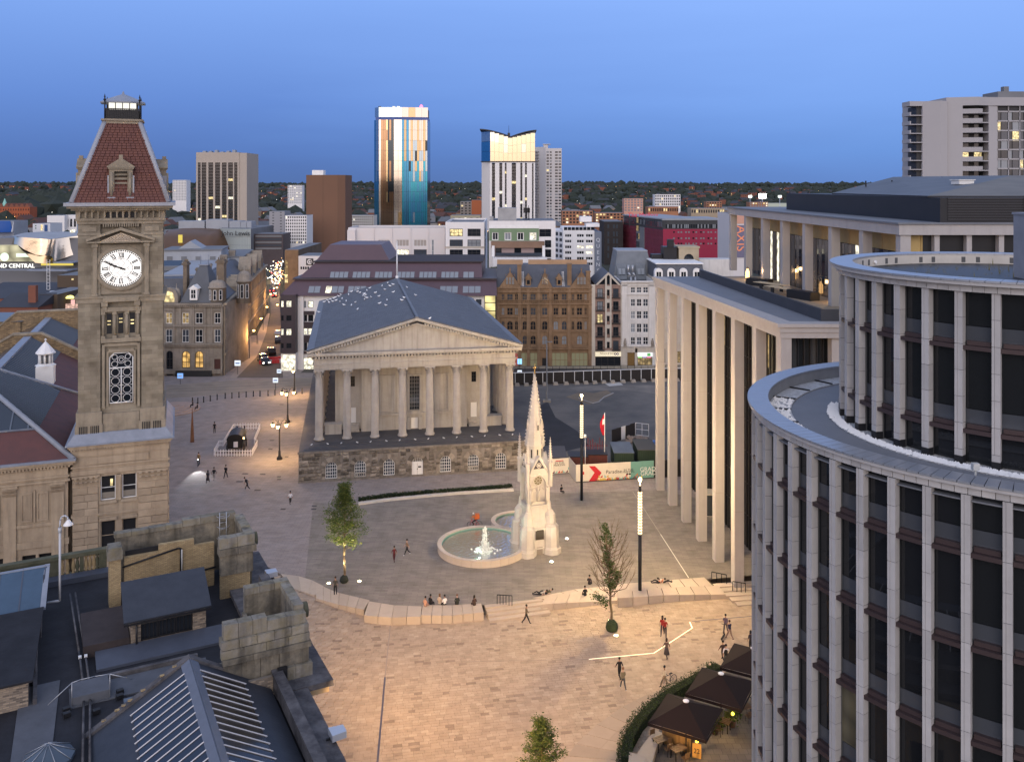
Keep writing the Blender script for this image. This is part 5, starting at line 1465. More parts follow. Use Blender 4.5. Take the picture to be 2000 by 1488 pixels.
B.win(q(1268),q(1300),r_(898),r_(1000),2,2,m_dkf,M_gl);B.win(q(1360),q(1412),r_(915),r_(1000),2,2,m_dkf,M_lit2);B.win(q(1440),q(1540),r_(915),r_(1000),3,2,m_dkf,M_lit2)
zE=B.z(r_(395),1330);B.body(zE,15,m_cream)
b=MB()
for zy,o,h in((868,.5,.5),(770,.25,.2),(680,.25,.2),(590,.25,.2),(400,.5,.3)):z=B.z(r_(zy),1330);b.box(0,B.W,-.0-o,-.002,z,z+h)
b.mk('stone_band',m_cream,B.t)
zt=B.z(r_(287),1330)
MB().pr([(0,0),(B.W,0),(B.W,15),(0,15)],zE,zt,0,[(.2,1.2),(B.W-.2,1.2),(B.W-.2,15),(.2,15)]).mk('mansard_roof',M_slate,B.t)
BX(-.05,B.W,.9,15,zt+.003,zt+.25).mk('roof_edge',M_wh,B.t)
for xc in(1254,1345,1434,1532):
 b=MB();w2=.85;hz=B.z(r_(342),1330)-zE
 n=8;arcp=[(w2*cos(PI*i/n),hz+w2*.9*sin(PI*i/n))for i in rg_(n+1)]
 b.ext([(-w2,0),(w2,0)]+arcp,-.1,1.6);b.box(-.5,-.05,-.13,-.101,.2,hz-.05,1);b.box(.05,.5,-.13,-.101,.2,hz-.05,1);b.mk('dormer',[M_wh,M_gl],B.t,(B.x(q(xc)),.3,zE+.1))
B=Bld('slate_roofed_block','grey slate roofed block with sloping rooflights and steel flues behind the white building','building',1196,1285,206)
b=MB();zt=B.z(493,1240);zb=B.z(548,1240)
b.pr([(0,0),(B.W,0),(B.W,12),(0,12)],-.05,zb-2);b.mk('wall',m_brickr,B.t)
MB().pr([(0,0),(B.W,0),(B.W,12),(0,12)],zb-2.003,zt,0,[(1.5,3),(B.W-2,3),(B.W-2,12),(1.5,12)]).mk('hipped_roof',mat('grey zinc roof',(.16,.18,.205),.5,var=.4,vs=.4),B.t)
BX(1.4,B.W-1.9,3,12,zt+.003,zt+.2).mk('roof_edge',m_flatl,B.t)
for x in(2.2,6.6):
 o=MB().slab((-1.1,-.3,zb+.2),(1.1,-.3,zb+.2),(1.1,1.6,zb+3.6),(-1.1,1.6,zb+3.6),-.25).mk('dormer',mat('grey zinc roof',(.16,.18,.205)),B.t,(x,0,0))
 b=MB()
 for k in(0,1):b.slab((-.8+k*.85,-.1,zb+1.3),(-.1+k*.85,-.1,zb+1.3),(-.1+k*.85,.62,zb+2.6),(-.8+k*.85,.62,zb+2.6),-.04)
 b.mk('rooflight',M_gb,o,(0,-.25,.12))
for x in(4.2,5.2):
 MB().path([(0,-.8,zb-3),(0,-.8,zb+1),(-.6,-.6,zb+1.9),(-.6,-.5,zb+3.6)],.28,8).mk('flue',M_steel,B.t,(x,0,0))
B=Bld('stone_lantern_block','tan stone rooftop pavilion with a half round window behind the mansard','building',1326,1365,205)
B.win(1336,1355,496,506.5,4,2,m_dkf,M_gl,.08,arch=True)
zt=B.z(485,1345);B.body(zt,6,mat('tan stone',(.42,.35,.24),.85,var=.3,vs=.5),roof=m_flat)
BX(-.2,B.W+.2,-.2,6,zt,zt+.4).box(-.15,B.W+.15,-.15,-.002,B.z(509,1345),B.z(507,1345)).mk('cornice',mat('tan stone',(.42,.35,.24)),B.t)
BX(-3.5,-.5,0,4,14,zt+.3).box(-6,-3.6,1,4,14,zt-1.5).box(-2.6,-1.2,-.3,1,zt+.3,zt+2.0).mk('chimney',M_bk,B.t)
BX(B.W+.2,B.W+8,.5,5,14,zt-2.6).mk('roof_plinth',m_portl,B.t)
B=Bld('maroon_mansard_office','wide office with stacked dark maroon mansard tiers above white walls behind the hall','office block',577,968,190)
p6=lambda zx:560+zx/2.976
r6=lambda zy:500+zy/2.976
c5=lambda zx:300+zx/3.72
d5=lambda zy:400+zy/3.72
for a,c in((1077,1108),(1120,1160)):B.win(c5(a),c5(c),d5(700),d5(748),1,1,m_dkf,M_gb if a<1100 else M_litw,.1)
for zy0,zy1,m_ in((800,848,None),(897,945,M_litw),(1000,1060,None)):
 for a,c in((1078,1116),(1122,1160)):B.win(c5(a),c5(c),d5(zy0),d5(zy1),1,1,m_dkf,m_ or M_gl,.08)
for a,c in((1050,1085),(1100,1132)):B.win(p6(a),p6(c),r6(252),r6(286),1,1,m_dkf,cold_pane(),.08)
for a,c in((1050,1085),(1100,1132)):B.win(p6(a),p6(c),r6(308),r6(345),1,1,m_dkf,cold_pane(),.08)
B.win(c5(1075),c5(1165),d5(1110),d5(1225),2,2,m_dkf,M_litw,.12)
zE=B.z(577,770);B.body(zE,25,m_wh)
b=MB();x0,x1=B.x(c5(1072)),B.x(c5(1168));b.box(x0,x1,-.25,-.003,B.z(d5(1082),590),B.z(d5(1062),590));b.box(x0,x1,-.25,-.003,B.z(d5(998),590),B.z(d5(948),590));b.box(x0,x1,-.25,-.003,B.z(d5(895),590),B.z(d5(850),590));b.box(x0,x1,-.25,-.003,B.z(d5(798),590),B.z(d5(772),590));b.mk('spandrel',m_mard,B.t)
st=MB();x0,x1=B.x(p6(1153)),B.x(p6(1212))
for k in rg_(5):st.box(x0-.1,x1+.1,-.3,-.2,B.z(r6(222+k*48),957)-.12,B.z(r6(222+k*48),957)+.05)
st.box(x0-.12,x0,-.3,-.2,2,zE);st.box(x1,x1+.12,-.3,-.2,2,zE)
f=st.mk('stair_glazing',m_dkf,B.t)
BX(x0,x1,-.19,-.1,2,zE-.1).mk('pane',roommat('lit stairwell',(1,.82,.35),1.0,.5),f)
A=Bld('maroon_mansard_office','','',548,577,187.5)
bpy.data.objects.remove(A.t);A.t=B.t;dx=A.O-B.O
bb=MB()
A.z0=A.z(d5(1080),562)
for zy0,zy1,m_ in((697,745,M_litw),(803,845,None),(900,950,M_litw),(1005,1045,None)):
 for a,c in((924,946),(962,1002)):A.win(c5(a),c5(c),d5(zy0),d5(zy1),1,1,m_dkf,m_ or M_gl,.08)
n0=set(o.name for o in B.t.children)
A.body(A.z(d5(655),562),9,m_mard)
for o in B.t.children:
 if o.name not in n0:o.location=o.location+dx
b=MB();b.box(0,.0+A.W,.3,9,0,A.z0-.003);b.box(A.W-.6,A.W+1.2,2.0,3.5,0,zE)
o=b.mk('ground_storey',m_wh,B.t,dx)
BX(.15,A.W-.15,.2,.28,.3,A.z0-.4).mk('shop_window',M_litw,B.t,dx)
X0,X1=B.x(548),B.W+.3
def tier(x0,x1,y0,z0,xt0,xt1,yt,z1,m=m_mar,name='mansard_tier'):
 return MB().pr([(x0,y0),(x1,y0),(x1,25),(x0,25)],z0,z1,0,[(xt0,yt),(xt1,yt),(xt1,25),(xt0,25)]).mk(name,m,B.t)
zA0,zA1=zE+.003,B.z(546,770,2.5)
tier(X0,X1,-1.0,zA0,X0+2.6,X1-.2,2.2,zA1)
BX(X0+2.2,X1-.1,1.6,25,zA1+.003,zA1+.35).mk('ledge',m_mard,B.t)
xr2=B.x(941);zB0,zB1=zA1+.353,B.z(513,770,6)
tier(X0+3.2,xr2,3.2,zB0,X0+6,xr2-.3,6.0,zB1)
BX(X0+5.6,xr2,5.6,25,zB1+.003,zB1+.3).mk('flat_roof',mat('brown black felt',(.05,.04,.042),.8,var=.4,vs=.4),B.t)
x0,x1=B.x(628),B.x(735);tier(x0-3,x1+1.5,9,zB1+.303,x0-.5,x1-.6,11,B.z(478,680,11))
def slope_win(xc,wd,zc,hh,y0,z0,y1,z1,m_):
 f0=(zc-hh/2-z0)/(z1-z0);f1=(zc+hh/2-z0)/(z1-z0)
 ya,yb=y0+(y1-y0)*f0-.06,y0+(y1-y0)*f1-.06
 MB().slab((xc-wd/2,ya,zc-hh/2),(xc+wd/2,ya,zc-hh/2),(xc+wd/2,yb,zc+hh/2),(xc-wd/2,yb,zc+hh/2),-.08).mk('roof_window',m_,B.t)
for g0,g1,n in((125,195,2),(225,332,3),(355,460,3),(890,995,3),(1022,1128,3)):
 for k in rg_(n):
  w_=(B.x(p6(g1))-B.x(p6(g0)))/n;xc=B.x(p6(g0))+w_*(k+.5);m_=M_litw if(g0,k)in((225,0),(1022,1))and g0==225 else M_gb
  slope_win(xc,w_-.12,B.z(r6(196),700,.2),1.25,-1.0,zA0,2.2,zA1,m_)
for g0,g1,n in((232,340,4),(365,470,4),(497,600,4),(628,733,4),(760,863,4),(890,993,4),(1020,1085,2)):
 for k in rg_(n):
  w_=(B.x(p6(g1))-B.x(p6(g0)))/n;xc=B.x(p6(g0))+w_*(k+.5);slope_win(xc,w_-.12,B.z(r6(108),700,4.6),1.15,3.2,zB0,6.0,zB1,M_gb)
Y0=183.5
B=Bld('chateau_roofed_block','sooty stone corner building with a steep pavilion roof, turrets and arched ground floor','building',318,434,Y0)
for zy0,zy1 in((785,863),(905,1000)):
 for i,(a,c)in en_(((88,135),(207,257),(304,356),(442,486))):B.win(c5(a),c5(c),d5(zy0),d5(zy1),2,2,M_wh,M_lit2 if(zy0==785 and i in(0,1))else cold_pane(),.09)
for a,c in((205,266),(300,362)):B.win(c5(a),c5(c),d5(1062),d5(1185),2,3,mat('dark arch frame',(.05,.04,.03),.5),roommat('amber hall',(1,.58,.18),.8,1.1),.13,arch=True)
B.win(c5(92),c5(140),d5(1060),d5(1240),2,3,m_dkf,M_gl,.12,arch=True)
B.win(c5(440),c5(486),d5(1120),d5(1236),1,1,mat('red brown door',(.08,.035,.03),.5),mat('red brown door',(.08,.035,.03),.5),.1)
zE=B.z(d5(722),380);B.body(zE,18,m_grit)
b=MB()
for zy,o,h in((1225,.5,.9),(1030,.45,.4),(1015,.7,.3),(885,.4,.35),(770,.2,.2),(742,.5,.3),(725,.8,.35)):z=B.z(d5(zy),380);b.box(0,B.W+.1,-o,-.002,z,z+h)
for a in(150,195,275,290,375,425,497):x=B.x(c5(a));b.box(x-.18,x+.18,-.25,-.003,B.z(d5(1010),380),zE-.3)
for k in rg_(30):x=.2+k*.42;b.box(x,x+.2,-.7,-.52,zE-.45,zE)
b.mk('stone_course',m_grit,B.t)
BX(B.x(c5(170)),B.x(c5(430)),-.9,-.3,0,B.z(d5(1200),380)).mk('railing_wall',mat('dark railings',(.03,.03,.03),.6),B.t)
xl,xr=B.x(c5(188)),B.x(c5(418));zt=B.z(d5(440),385,5)
MB().pr([(xl,.2),(xr,.2),(xr,10),(xl,10)],zE+.3,zt,0,[((xl+xr)/2-.7,4.6),((xl+xr)/2+.9,4.6),((xl+xr)/2+.9,6),((xl+xr)/2-.7,6)]).mk('pavilion_roof',mat('lead grey roof',(.10,.105,.115),.5,var=.5,vs=.4,c2=(.07,.07,.075)),B.t)
b=MB();xm_=(xl+xr)/2
b.box(xm_-.9,xm_+1.1,4.4,6.2,zt,zt+.25)
for x in(xm_-.7,xm_+.9):b.cyl(x,5.2,zt+.25,zt+2.2,.06,6);b.la([(.05,zt+.9),(.16,zt+1.05),(.05,zt+1.2)],6,x,5.2)
b.mk('roof_finial',M_lead,B.t)
d=BX(-.75,.75,0,2.2,0,2.3).ext([(-1.0,2.3),(1.0,2.3),(0,3.1)],-.15,2.2).mk('dormer',M_wh,B.t,(B.x(c5(288)),.1,zE+.8));wd_(d,0,-.04,.3,1.1,1.9,2,2,.1,M_wh,M_gl)
for a,c,t_,bt,dy in((175,202,415,620,3),(410,466,400,590,4)):
 x0,x1=B.x(c5(a)),B.x(c5(c));z1=B.z(d5(t_),380,dy);b=MB();b.box(x0,x1,dy,dy+1.6,zE-1,z1);b.box(x0-.2,x1+.2,dy-.2,dy+1.8,z1-.7,z1-.3)
 for k in rg_(4):b.cyl(x0+(x1-x0)*(k+.5)/4,dy+.8,z1,z1+.5,.13,6)
 b.mk('chimney',mat('brown chimney stone',(.19,.15,.11),.9,var=.5,vs=.6),B.t)
def turret(x,y,r,z0,z1,zd,nm='turret'):
 o=MB().la([(r,z0),(r,z1),(r*1.15,z1),(r*1.15,z1+.25),(r*1.0,z1+.3),(r*.98,z1+.3+(zd-z1)*.45),(r*.6,z1+.3+(zd-z1)*.75),(.08,zd),(.05,zd+.9)],12,x,y).mk(nm,m_grit,B.t)
 for a in(-40,0,40):
  pa=R(a-90);xx,yy=x+(r+.01)*cos(pa),y+(r+.01)*sin(pa)
  wd_(B.t,xx,yy,z0+(z1-z0)*.25,.62,(z1-z0)*.65,1,2,.07,M_wh,M_gl,rotz=pa+PI/2)
turret(B.x(c5(445)),1.6,1.65,zE,B.z(d5(610),420),B.z(d5(552),420))
turret(B.x(c5(577))-.6,9.6,1.5,zE-1,B.z(d5(560),455,9),B.z(d5(480),455,9))
b=MB()
n=10;r=1.9
b.ext([(-r,0),(r,0)]+[(r*cos(PI*i/n),1.2+r*sin(PI*i/n))for i in rg_(n+1)],-.3,.8);b.mk('shell_gable',m_grit,B.t,(B.x(c5(112)),0,zE+.3))
n=8;r=1.2;MB().ext([(-r,0),(r,0)]+[(r*cos(PI*i/n),1.0+r*sin(PI*i/n))for i in rg_(n+1)],-.36,-.3).mk('lit_arch',M_lit,B.t,(B.x(c5(112)),0,zE+.5))
turret(B.x(c5(150)),1.2,.8,zE,zE+1.6,zE+3.2)
W_V,z_V,O_V=B.W,zE,B.O
C0=Vec(((435.5-1000)*Y0/FOC,Y0+.3,0))
sd=Vec((-18.7,104,0)).normalized();sang=atan2(sd.y,sd.x)
S=Bld('long_street_building','long soot stained stone building running down the lit street with gables and slate roof','building',435.5,437,Y0,rot=sang,O=C0)
L=92.0;m_lamp=mat('street stone',(.33,.275,.205),.9,var=.8,vs=.25,c2=(.17,.14,.105),bump=.2,bs=4,streak=.35)
ops=[];wl_=[]
for lv,(z0,z1)in en_(((.9,3.4),(4.9,7.3),(8.4,10.6),(11.6,13.4))):
 for k in rg_(30):
  x=1.6+k*3.0
  ops.append((x,x+1.5,z0,z1));wl_.append((x+.75,z0,1.5,z1-z0,lv))
MB().wall(0,L,-.05,14.8,0,ops,.3).mk('wall',m_lamp,S.t)
for x,z,w_,h_,lv in wl_:wd_(S.t,x,.22,z,w_,h_,2,2,.1,M_wh if lv else m_dkf,pick((M_gl,4),(M_g2,2),(M_lit,.6 if lv else 3)))
b=MB()
for z,o,h in((4.1,.5,.4),(7.8,.3,.25),(11.1,.3,.25),(14.4,.7,.4)):b.box(0,L,-o,-.002,z,z+h)
for k in rg_(31):b.box(k*3.0+.1,k*3.0+.65,-.3,-.003,0,14.4)
b.mk('stone_course',m_lamp,S.t)
MB().pr([(7,.2),(L,.2),(L,18),(7,18)],14.8,19.2,0,[(9,5),(L,5),(L,14),(9,14)]).pr([(9,.2),(L,.2),(L,18),(9,18)],0,14.78).mk('slate_roof',M_slate,S.t)
BX(14,L-2,6,15,19.203,19.5).mk('roof_walk',m_flatl,S.t)
for k,(x,w2,h)in en_(((22,1.2,2.6),(26,1.2,2.6),(30,1.2,2.6),(34,1.2,2.6),(52,3.4,5.5),(66,3.2,5.2),(80,3.2,5.2))):
 MB().ext([(-w2,0),(w2,0),(w2,h*.45),(w2*.5,h*.75),(0,h),(-w2*.5,h*.75),(-w2,h*.45)],-.1,3).box(-w2*.4,w2*.4,-.14,-.101,.4,h*.55,1).mk('gable',[m_lamp,M_g2],S.t,(x,0,14.8))
for x in(8,18,44,60):BX(-.8,.8,5,6.6,17,21.5).box(-.95,.95,4.85,6.75,21.0,21.3).mk('chimney',m_grit,S.t,(x,0,0))
for nm,lab,px0,px1,yt,Y,dep,m_ in(('flat_roofed_store','long flat roofed store clad in pale grey sheet with dark louvres behind the pavilion roof',318,432,490,232,14,mat('pale grey sheet',(.34,.36,.39),.6,var=.3,vs=.2)),('flat_roofed_store','flat roofed grey store with a pale roof deck above the street building',430,474,503,240,26,mat('pale grey sheet',(.34,.36,.39)))):
 B=Bld(nm,lab,'store',px0,px1,Y,rot=R(10.6));zt=B.z(yt,(px0+px1)/2);B.body(zt,dep,m_,roof=m_flatl)
 BX(-.3,B.W+.3,-.3,dep,zt+.002,zt+.35).mk('roof_edge',m_flat,B.t)
 if px0<400:
  for k in rg_(4):B.box('louvre',326+k*28,337+k*28,501,512,-.1,-.003,m_flat)
  MB().ext([(0,0),(6,0),(3,2.0)],0,8).mk('gable',m_flatl,B.t,(B.x(344),3,zt+.36))
  BX(-2,B.W+1,-9,-.4,-.05,zt-3.2).mk('lower_block',m_flat,B.t)
  MB().slab((0,-9,zt-3.0),(7.5,-9,zt-3.0),(7.5,-4,zt-.8),(0,-4,zt-.8),-.2).mk('glass_roof',mat('blue roof glass',(.035,.06,.10),.15),B.t,(-2,0,-1.5))
m_pink=mat('pinkish render',(.62,.585,.57),.8,var=.2,vs=.2,c2=(.55,.52,.5))
B=Bld('white_slab_office','long pinkish white slab with high ribbon windows behind the maroon roofs','office block',680,869,262)
p1=lambda zx:650+zx/2.976
r1=lambda zy:180+zy/2.976
for a,c in((262,332),(367,443),(471,546)):
 B.win(p1(a),p1(c),r1(858),r1(897),4,1,M_wh,mat('pleated blind',(.34,.31,.28),.7),.1);B.win(p1(a),p1(c),r1(915),r1(957),3,1,m_dkf,pick((M_g2,1),(M_litw,.6)),.1)
B.win(p1(575),p1(588),r1(858),r1(957),1,3,M_wh,M_gb,.08);B.win(p1(150),p1(232),r1(870),r1(890),1,1,m_dkf,M_g2,.1)
zt=B.z(445,775);B.body(zt,16,m_pink,roof=m_flat,par=.6)
b=MB()
for a in(135,240,345,452,556):x=B.x(p1(a));b.box(x-.12,x+.12,-.3,-.003,8,zt)
b.box(0,B.x(p1(135)),-1.4,-.004,8,zt-.6);b.mk('rib',m_pink,B.t)
B=Bld('white_framed_flats','white framed block of flats with large gridded windows left of the green penthouse','apartment block',870,946,250)
f2=lambda zx:860+zx/8.333
g2=lambda zy:420+zy/8.333
for zy0,zy1 in((225,348),(402,522),(562,682)):
 for i,(a,c)in en_(((152,366),(443,657))):B.win(f2(a),f2(c),g2(zy0),g2(zy1),3,2,m_dkf,M_lit if(zy0==225 and i==0)else pick((M_g2,2),(M_gb,1),(M_gl,1)),.16)
zt=B.z(434,905);B.body(zt,30,m_wh,roof=m_flat,par=.5)
b=MB();z=B.z(g2(530),905);b.box(0,B.W,-.25,-.003,z-.15,z+.35);b.mk('band',m_cream,B.t)
sl_=B.W
for lv,(zy0,zy1)in en_(((235,395),(415,560),(575,720))):
 for k in rg_(3):
  z0,z1=B.z(g2(zy1),946),B.z(g2(zy0),946)
  wd_(B.t,B.W+.02,2+k*2.6,z0+.6,2.2,(z1-z0)*.75,2,2,.14,m_dkf,M_g2,rotz=PI/2)
B=Bld('green_penthouse_block','stepped apartment block with a green clad penthouse and brown balcony storey','apartment block',955,1085,243)
for a,c in((848,940),(1050,1150),(1255,1355),(1455,1560)):B.win(f2(a),f2(c),g2(285),g2(408),2,1,M_wh,pick((M_gl,2),(M_gb,1),(M_litw,.5)),.14)
for zy0,zy1 in((230,355),(410,530),(560,690),(710,810)):B.win(f2(1700 if zy0>400 else 1610),f2(1805),g2(zy0),g2(zy1),2,2,m_dkf,M_gl,.14)
xg=B.x(f2(1605));zt=B.z(g2(95),1070);B.body(zt,18,m_wh,roof=m_flat)
b=MB();z0,z1=B.z(g2(420),1000),B.z(g2(218),1000)
cl=[(a,c)for a,c in((848,940),(1050,1150),(1255,1355),(1455,1560))]
ops=[(B.x(f2(a))-.1,B.x(f2(c))+.1,B.z(g2(410),1000),B.z(g2(283),1000))for a,c in cl]
b.wall(.1,xg,z0,z1,-.12,ops,.1);b.mk('green_cladding',mat('green cladding',(.17,.25,.145),.6,var=.3,vs=.5,c2=(.21,.29,.18)),B.t)
b=MB()
for k in rg_(int(xg/.35)):
 x=.2+k*.35
 if not any(o[0]-.05<x<o[1]+.05 for o in ops):b.box(x,x+.06,-.16,-.121,z0,z1)
b.mk('cladding_rib',mat('green rib',(.15,.22,.13),.6),B.t,kind='stuff')
BX(0,xg,-.2,-.121,z1,z1+.9).mk('white_fascia',M_wh,B.t)
BX(B.x(f2(830)),B.x(f2(1690)),-2.5,-.2,B.z(g2(525),1000),B.z(g2(425),1000)).mk('brown_fascia',mat('brown sheet',(.24,.15,.10),.7,var=.3,vs=.4),B.t)
BX(B.x(f2(880)),B.x(f2(1660)),-1.5,-.2,B.z(g2(660),1000),B.z(g2(525),1000)-.003).mk('mauve_wall',mat('mauve render',(.34,.26,.25),.8),B.t)
for a,c in((900,998),(1205,1315),(1525,1650)):BX(B.x(f2(a)),B.x(f2(c)),-1.6,-1.5,B.z(g2(655),1000),B.z(g2(530),1000)).mk('balcony_door',M_gl,B.t)
for a,c in((842,885),(1655,1700)):BX(B.x(f2(a)),B.x(f2(c)),-2.6,-1.4,B.z(g2(668),1000),B.z(g2(490),1000)).mk('white_pier',M_wh,B.t)
BX(B.x(f2(900)),B.x(f2(1660)),-2.5,-2.46,B.z(g2(655),1000),B.z(g2(605),1000)).mk('glass_balustrade',M_g2,B.t)
BX(B.x(f2(860)),B.x(f2(1725)),-5.5,-2.7,-.05,B.z(g2(672),1000)).mk('lower_terrace',m_wh,B.t)
BX(B.x(f2(945)),B.x(f2(1018)),-5.6,-5.5,B.z(g2(815),980),B.z(g2(735),980)).mk('door',M_gl,B.t)
BX(B.x(f2(1460)),B.x(f2(1525)),-9,-8.2,B.z(g2(900),1000),B.z(g2(772),1000)).mk('white_flue',M_wh,B.t)
b=MB()
for k in rg_(260):
 x=rnu(.5,B.W*.8);y=rnu(-8.5,-6.5);z=B.z(g2(880),1000);h=rnu(.4,1.5)
 for q_ in rg_(4):dx_,dy_=rnu(-.3,.3),rnu(-.3,.3);b.add([(x+dx_,y+dy_,z+h*.5),(x+dx_+.3,y+dy_,z+h*.6),(x+dx_,y+dy_+.2,z+h)],[(0,1,2)])
b.mk('terrace_planting',mat('terrace shrubs',(.05,.065,.035),.9),B.t,kind='stuff')
BX(0,B.W,-9,-5.6,-.05,B.z(g2(885),1000)).mk('podium',m_flat,B.t)
B.box('plant_room',f2(935),f2(1240),407,g2(165),3,9,mat('ribbed grey sheet',(.34,.34,.34),.6,var=.3,vs=.4));B.box('plant_room',f2(800),f2(860),424,g2(165),3,6,mat('ribbed grey sheet',(.34,.34,.34)))
b=MB()
for k in rg_(7):x=.5+rnu(-1,1);b.cyl(x,rnu(4,6),zt,zt+rnu(2,5),.08,5);b.box(x-.2,x+.2,4.2,4.4,zt+2,zt+3.4)
b.mk('antenna_mast',m_dkf,B.t,(B.x(f2(1395)),0,0))
B=Bld('white_gridded_office','white office with rows of square windows and a grey vertical QUEENSGATE sign','office block',1100,1161,300)
h3=lambda zx:1080+zx/5.882
k3=lambda zy:400+zy/5.882
for zy0,zy1 in((335,375),(400,440),(466,506),(530,570),(597,637),(660,700)):
 for a,c in((135,215),(272,358),(375,460)):
  B.win(h3(a),h3(c),k3(zy0),k3(zy1),3,1,M_wh,M_litw if(zy0,a)in((466,272),(530,375),(466,375))else M_gl,.16)
zt=B.z(k3(300),1130);B.body(zt,22,m_wh,roof=m_flat,par=.4)
sg=BX(B.W+.01,B.W+2.3,-.6,20,-.05,zt-.4).mk('sign_fin',mat('blue grey sign',(.15,.17,.21),.6),B.t)
for i,ch in en_('QUEENSGATE'):lt_(ch,1.75,mat('pale sign letter',(.55,.57,.6),.6),sg,(B.W+1.15,-.62,zt-3.6-i*2.05),depth=.04)
BX(0,B.W,2.5,18,zt-.4,B.z(k3(268),1130)).mk('attic_storey',m_wh,B.t)
for k in rg_(8):BX(0,1.1,2.4,2.5,zt+.1,zt+1.1).mk('attic_window',M_gl,B.t,(.4+k*1.3,0,0))
B.box('plant_room',h3(400),h3(555),k3(225),k3(265),6,14,m_wh);B.box('plant_room',h3(340),h3(475),k3(150),k3(212),10,16,m_wh)
for lv,(zy0,zy1)in en_(((320,362),(388,425),(452,492),(515,553),(577,615))):
 for a,c in((30,58),(66,95)):
  p=P((h3(a)+h3(c))/2,k3((zy0+zy1)/2),303)-B.O
  pn_(B.t,B.x(1100)-.05,(97-(a+c)/2)*.14+1.2,B.z(k3(zy1),1092),3.4,B.z(k3(zy0),1092)-B.z(k3(zy1),1092),M_g2,rotz=-PI/2)
A=Bld('white_gridded_office','','',1085,1100,306);bpy.data.objects.remove(A.t);A.t=B.t
MB().pr([(0,0),(-2.7,6),(-2.7,22),(0,22)],-.05,zt-.1).mk('splayed_wing',m_wh,B.t)
for lv,(zy0,zy1)in en_(((320,362),(388,425),(452,492),(515,553),(577,615))):
 for j in(0,1):pn_(B.t,-.75-j*1.2,1.55+j*2.6,B.z(k3(zy1),1092),1.8,B.z(k3(zy0),1092)-B.z(k3(zy1),1092),M_g2,rotz=atan2(-6,2.7))
m_redc=mat('crimson cladding',(.30,.02,.055),.55,var=.25,vs=.2,c2=(.22,.018,.045))
m_redd=mat('dull crimson cladding',(.17,.03,.05),.6,var=.3,vs=.2)
B=Bld('crimson_block','crimson clad block with small square windows and a dark glazed attic','office block',1295,1408,395)
for zy0,zy1 in((305,326),(375,397),(437,458)):
 for a in(1380,1432,1465,1518,1552,1602,1636,1690,1722,1775,1808,1858):B.win(h3(a),h3(a+22),k3(zy0),k3(zy1),1,1,m_redc,pick((M_gb,3),(M_gl,1)),.05)
zt=B.z(k3(280),1350);B.body(zt,30,m_redc)
BX(-.2,B.W+.2,.3,30,zt+.003,B.z(k3(180),1350)).mk('attic_storey',mat('charcoal attic',(.045,.048,.052),.4),B.t)
for k in rg_(34):BX(0,.5,.2,.29,zt+.4,B.z(k3(226),1350)).mk('attic_window',pick((M_gb,1),(M_gl,1)),B.t,(.5+k*.74,0,0))
BX(-.4,B.W+.4,-.2,30,B.z(k3(180),1350)+.003,B.z(k3(170),1350)+.3).mk('roof_edge',m_flatl,B.t)
A_=P(1217,425,452);A_.z=0
dvec=(B.O-A_);an=atan2(dvec.y,dvec.x)
D=Bld('crimson_block','duller crimson wing with tall slit windows set at an angle beside the crimson block','office block',1217,1295,A_.y,rot=an,O=A_)
zt2=D.z(k3(225),1217);L=dvec.length
ops=[]
for k in rg_(int(L/1.9)):
 x=.8+k*1.9
 if.36*L<x<.58*L:continue
 for j in rg_(5):ops.append((x,x+.45,4+j*4.0,6.6+j*4.0))
MB().wall(0,L,-.05,zt2,0,ops,.2).quad((0,0,-.05),(0,0,zt2),(0,20,zt2),(0,20,-.05)).mk('wall',m_redd,D.t)
for o in ops:pn_(D.t,(o[0]+o[1])/2,.1,o[2],.45,2.6,M_g2)
BX(.37*L,.57*L,-.2,.1,0,zt2).mk('glazed_bay',m_flat,D.t)
for j in rg_(6):
 for k in rg_(3):pn_(D.t,.37*L+.9+k*1.6,-.25,2+j*3.8,1.3,2.6,pick((M_g2,3),(M_lit2,1)))
BX(0,L,.1,20,zt2+.003,zt2+4.5).mk('attic_storey',mat('charcoal attic',(.045,.048,.052)),D.t)
for k in rg_(24):BX(0,.9,.02,.09,zt2+1.2,zt2+3.6).mk('attic_window',pick((M_g2,2),(M_gb,1)),D.t,(.4+k*L/24,0,0))
BX(-.5,L,-.3,20,zt2+4.503,zt2+5.0).mk('roof_edge',m_flatl,D.t)
sg=th_('rooftop_sign','red rooftop lettering reading The Mailbox above the crimson block','sign',P(1256,424,430))
lt_('The Mailbox',2.9,em_('red letter glow',(.75,.03,.08),.7),sg,(0,0,0),depth=.1)
b=MB();b.box(-7,7,.3,.5,-.4,-.1)
for k in rg_(5):b.box(-6.5+k*3.2,-6.3+k*3.2,.3,.5,-5,-.4)
b.mk('frame',m_dkf,sg)
B=Bld('dark_brick_block','dark brick block with narrow windows between the white and crimson offices','office block',1180,1217,440)
B.grid([(1186,1190),(1197,1201),(1203,1207)],[(438,446),(452,462),(466,476),(480,490),(494,504)],nx=1,nz=1,fm=m_dkf,pm=M_g2,t=.1)
B.body(B.z(433,1198),25,mat('near black brick',(.035,.03,.03),.8,var=.4,vs=.2),roof=m_flat)
B=Bld('banner_office','pale office block bearing a tall banner lettered AXIS beyond the terrace columns','office block',1432,1462,330)
B.grid([(1457.5,1460.5)],[(420+k*11,427+k*11)for k in rg_(8)],nx=1,nz=1,fm=m_dkf,pm=M_g2,t=.1)
B.body(B.z(418,1447),25,m_pink,roof=m_flat)
sg=BX(B.x(1437),B.x(1454),-.3,-.003,B.z(503,1447),B.z(440,1447)).mk('banner',mat('slate blue banner',(.16,.15,.22),.7),B.t)
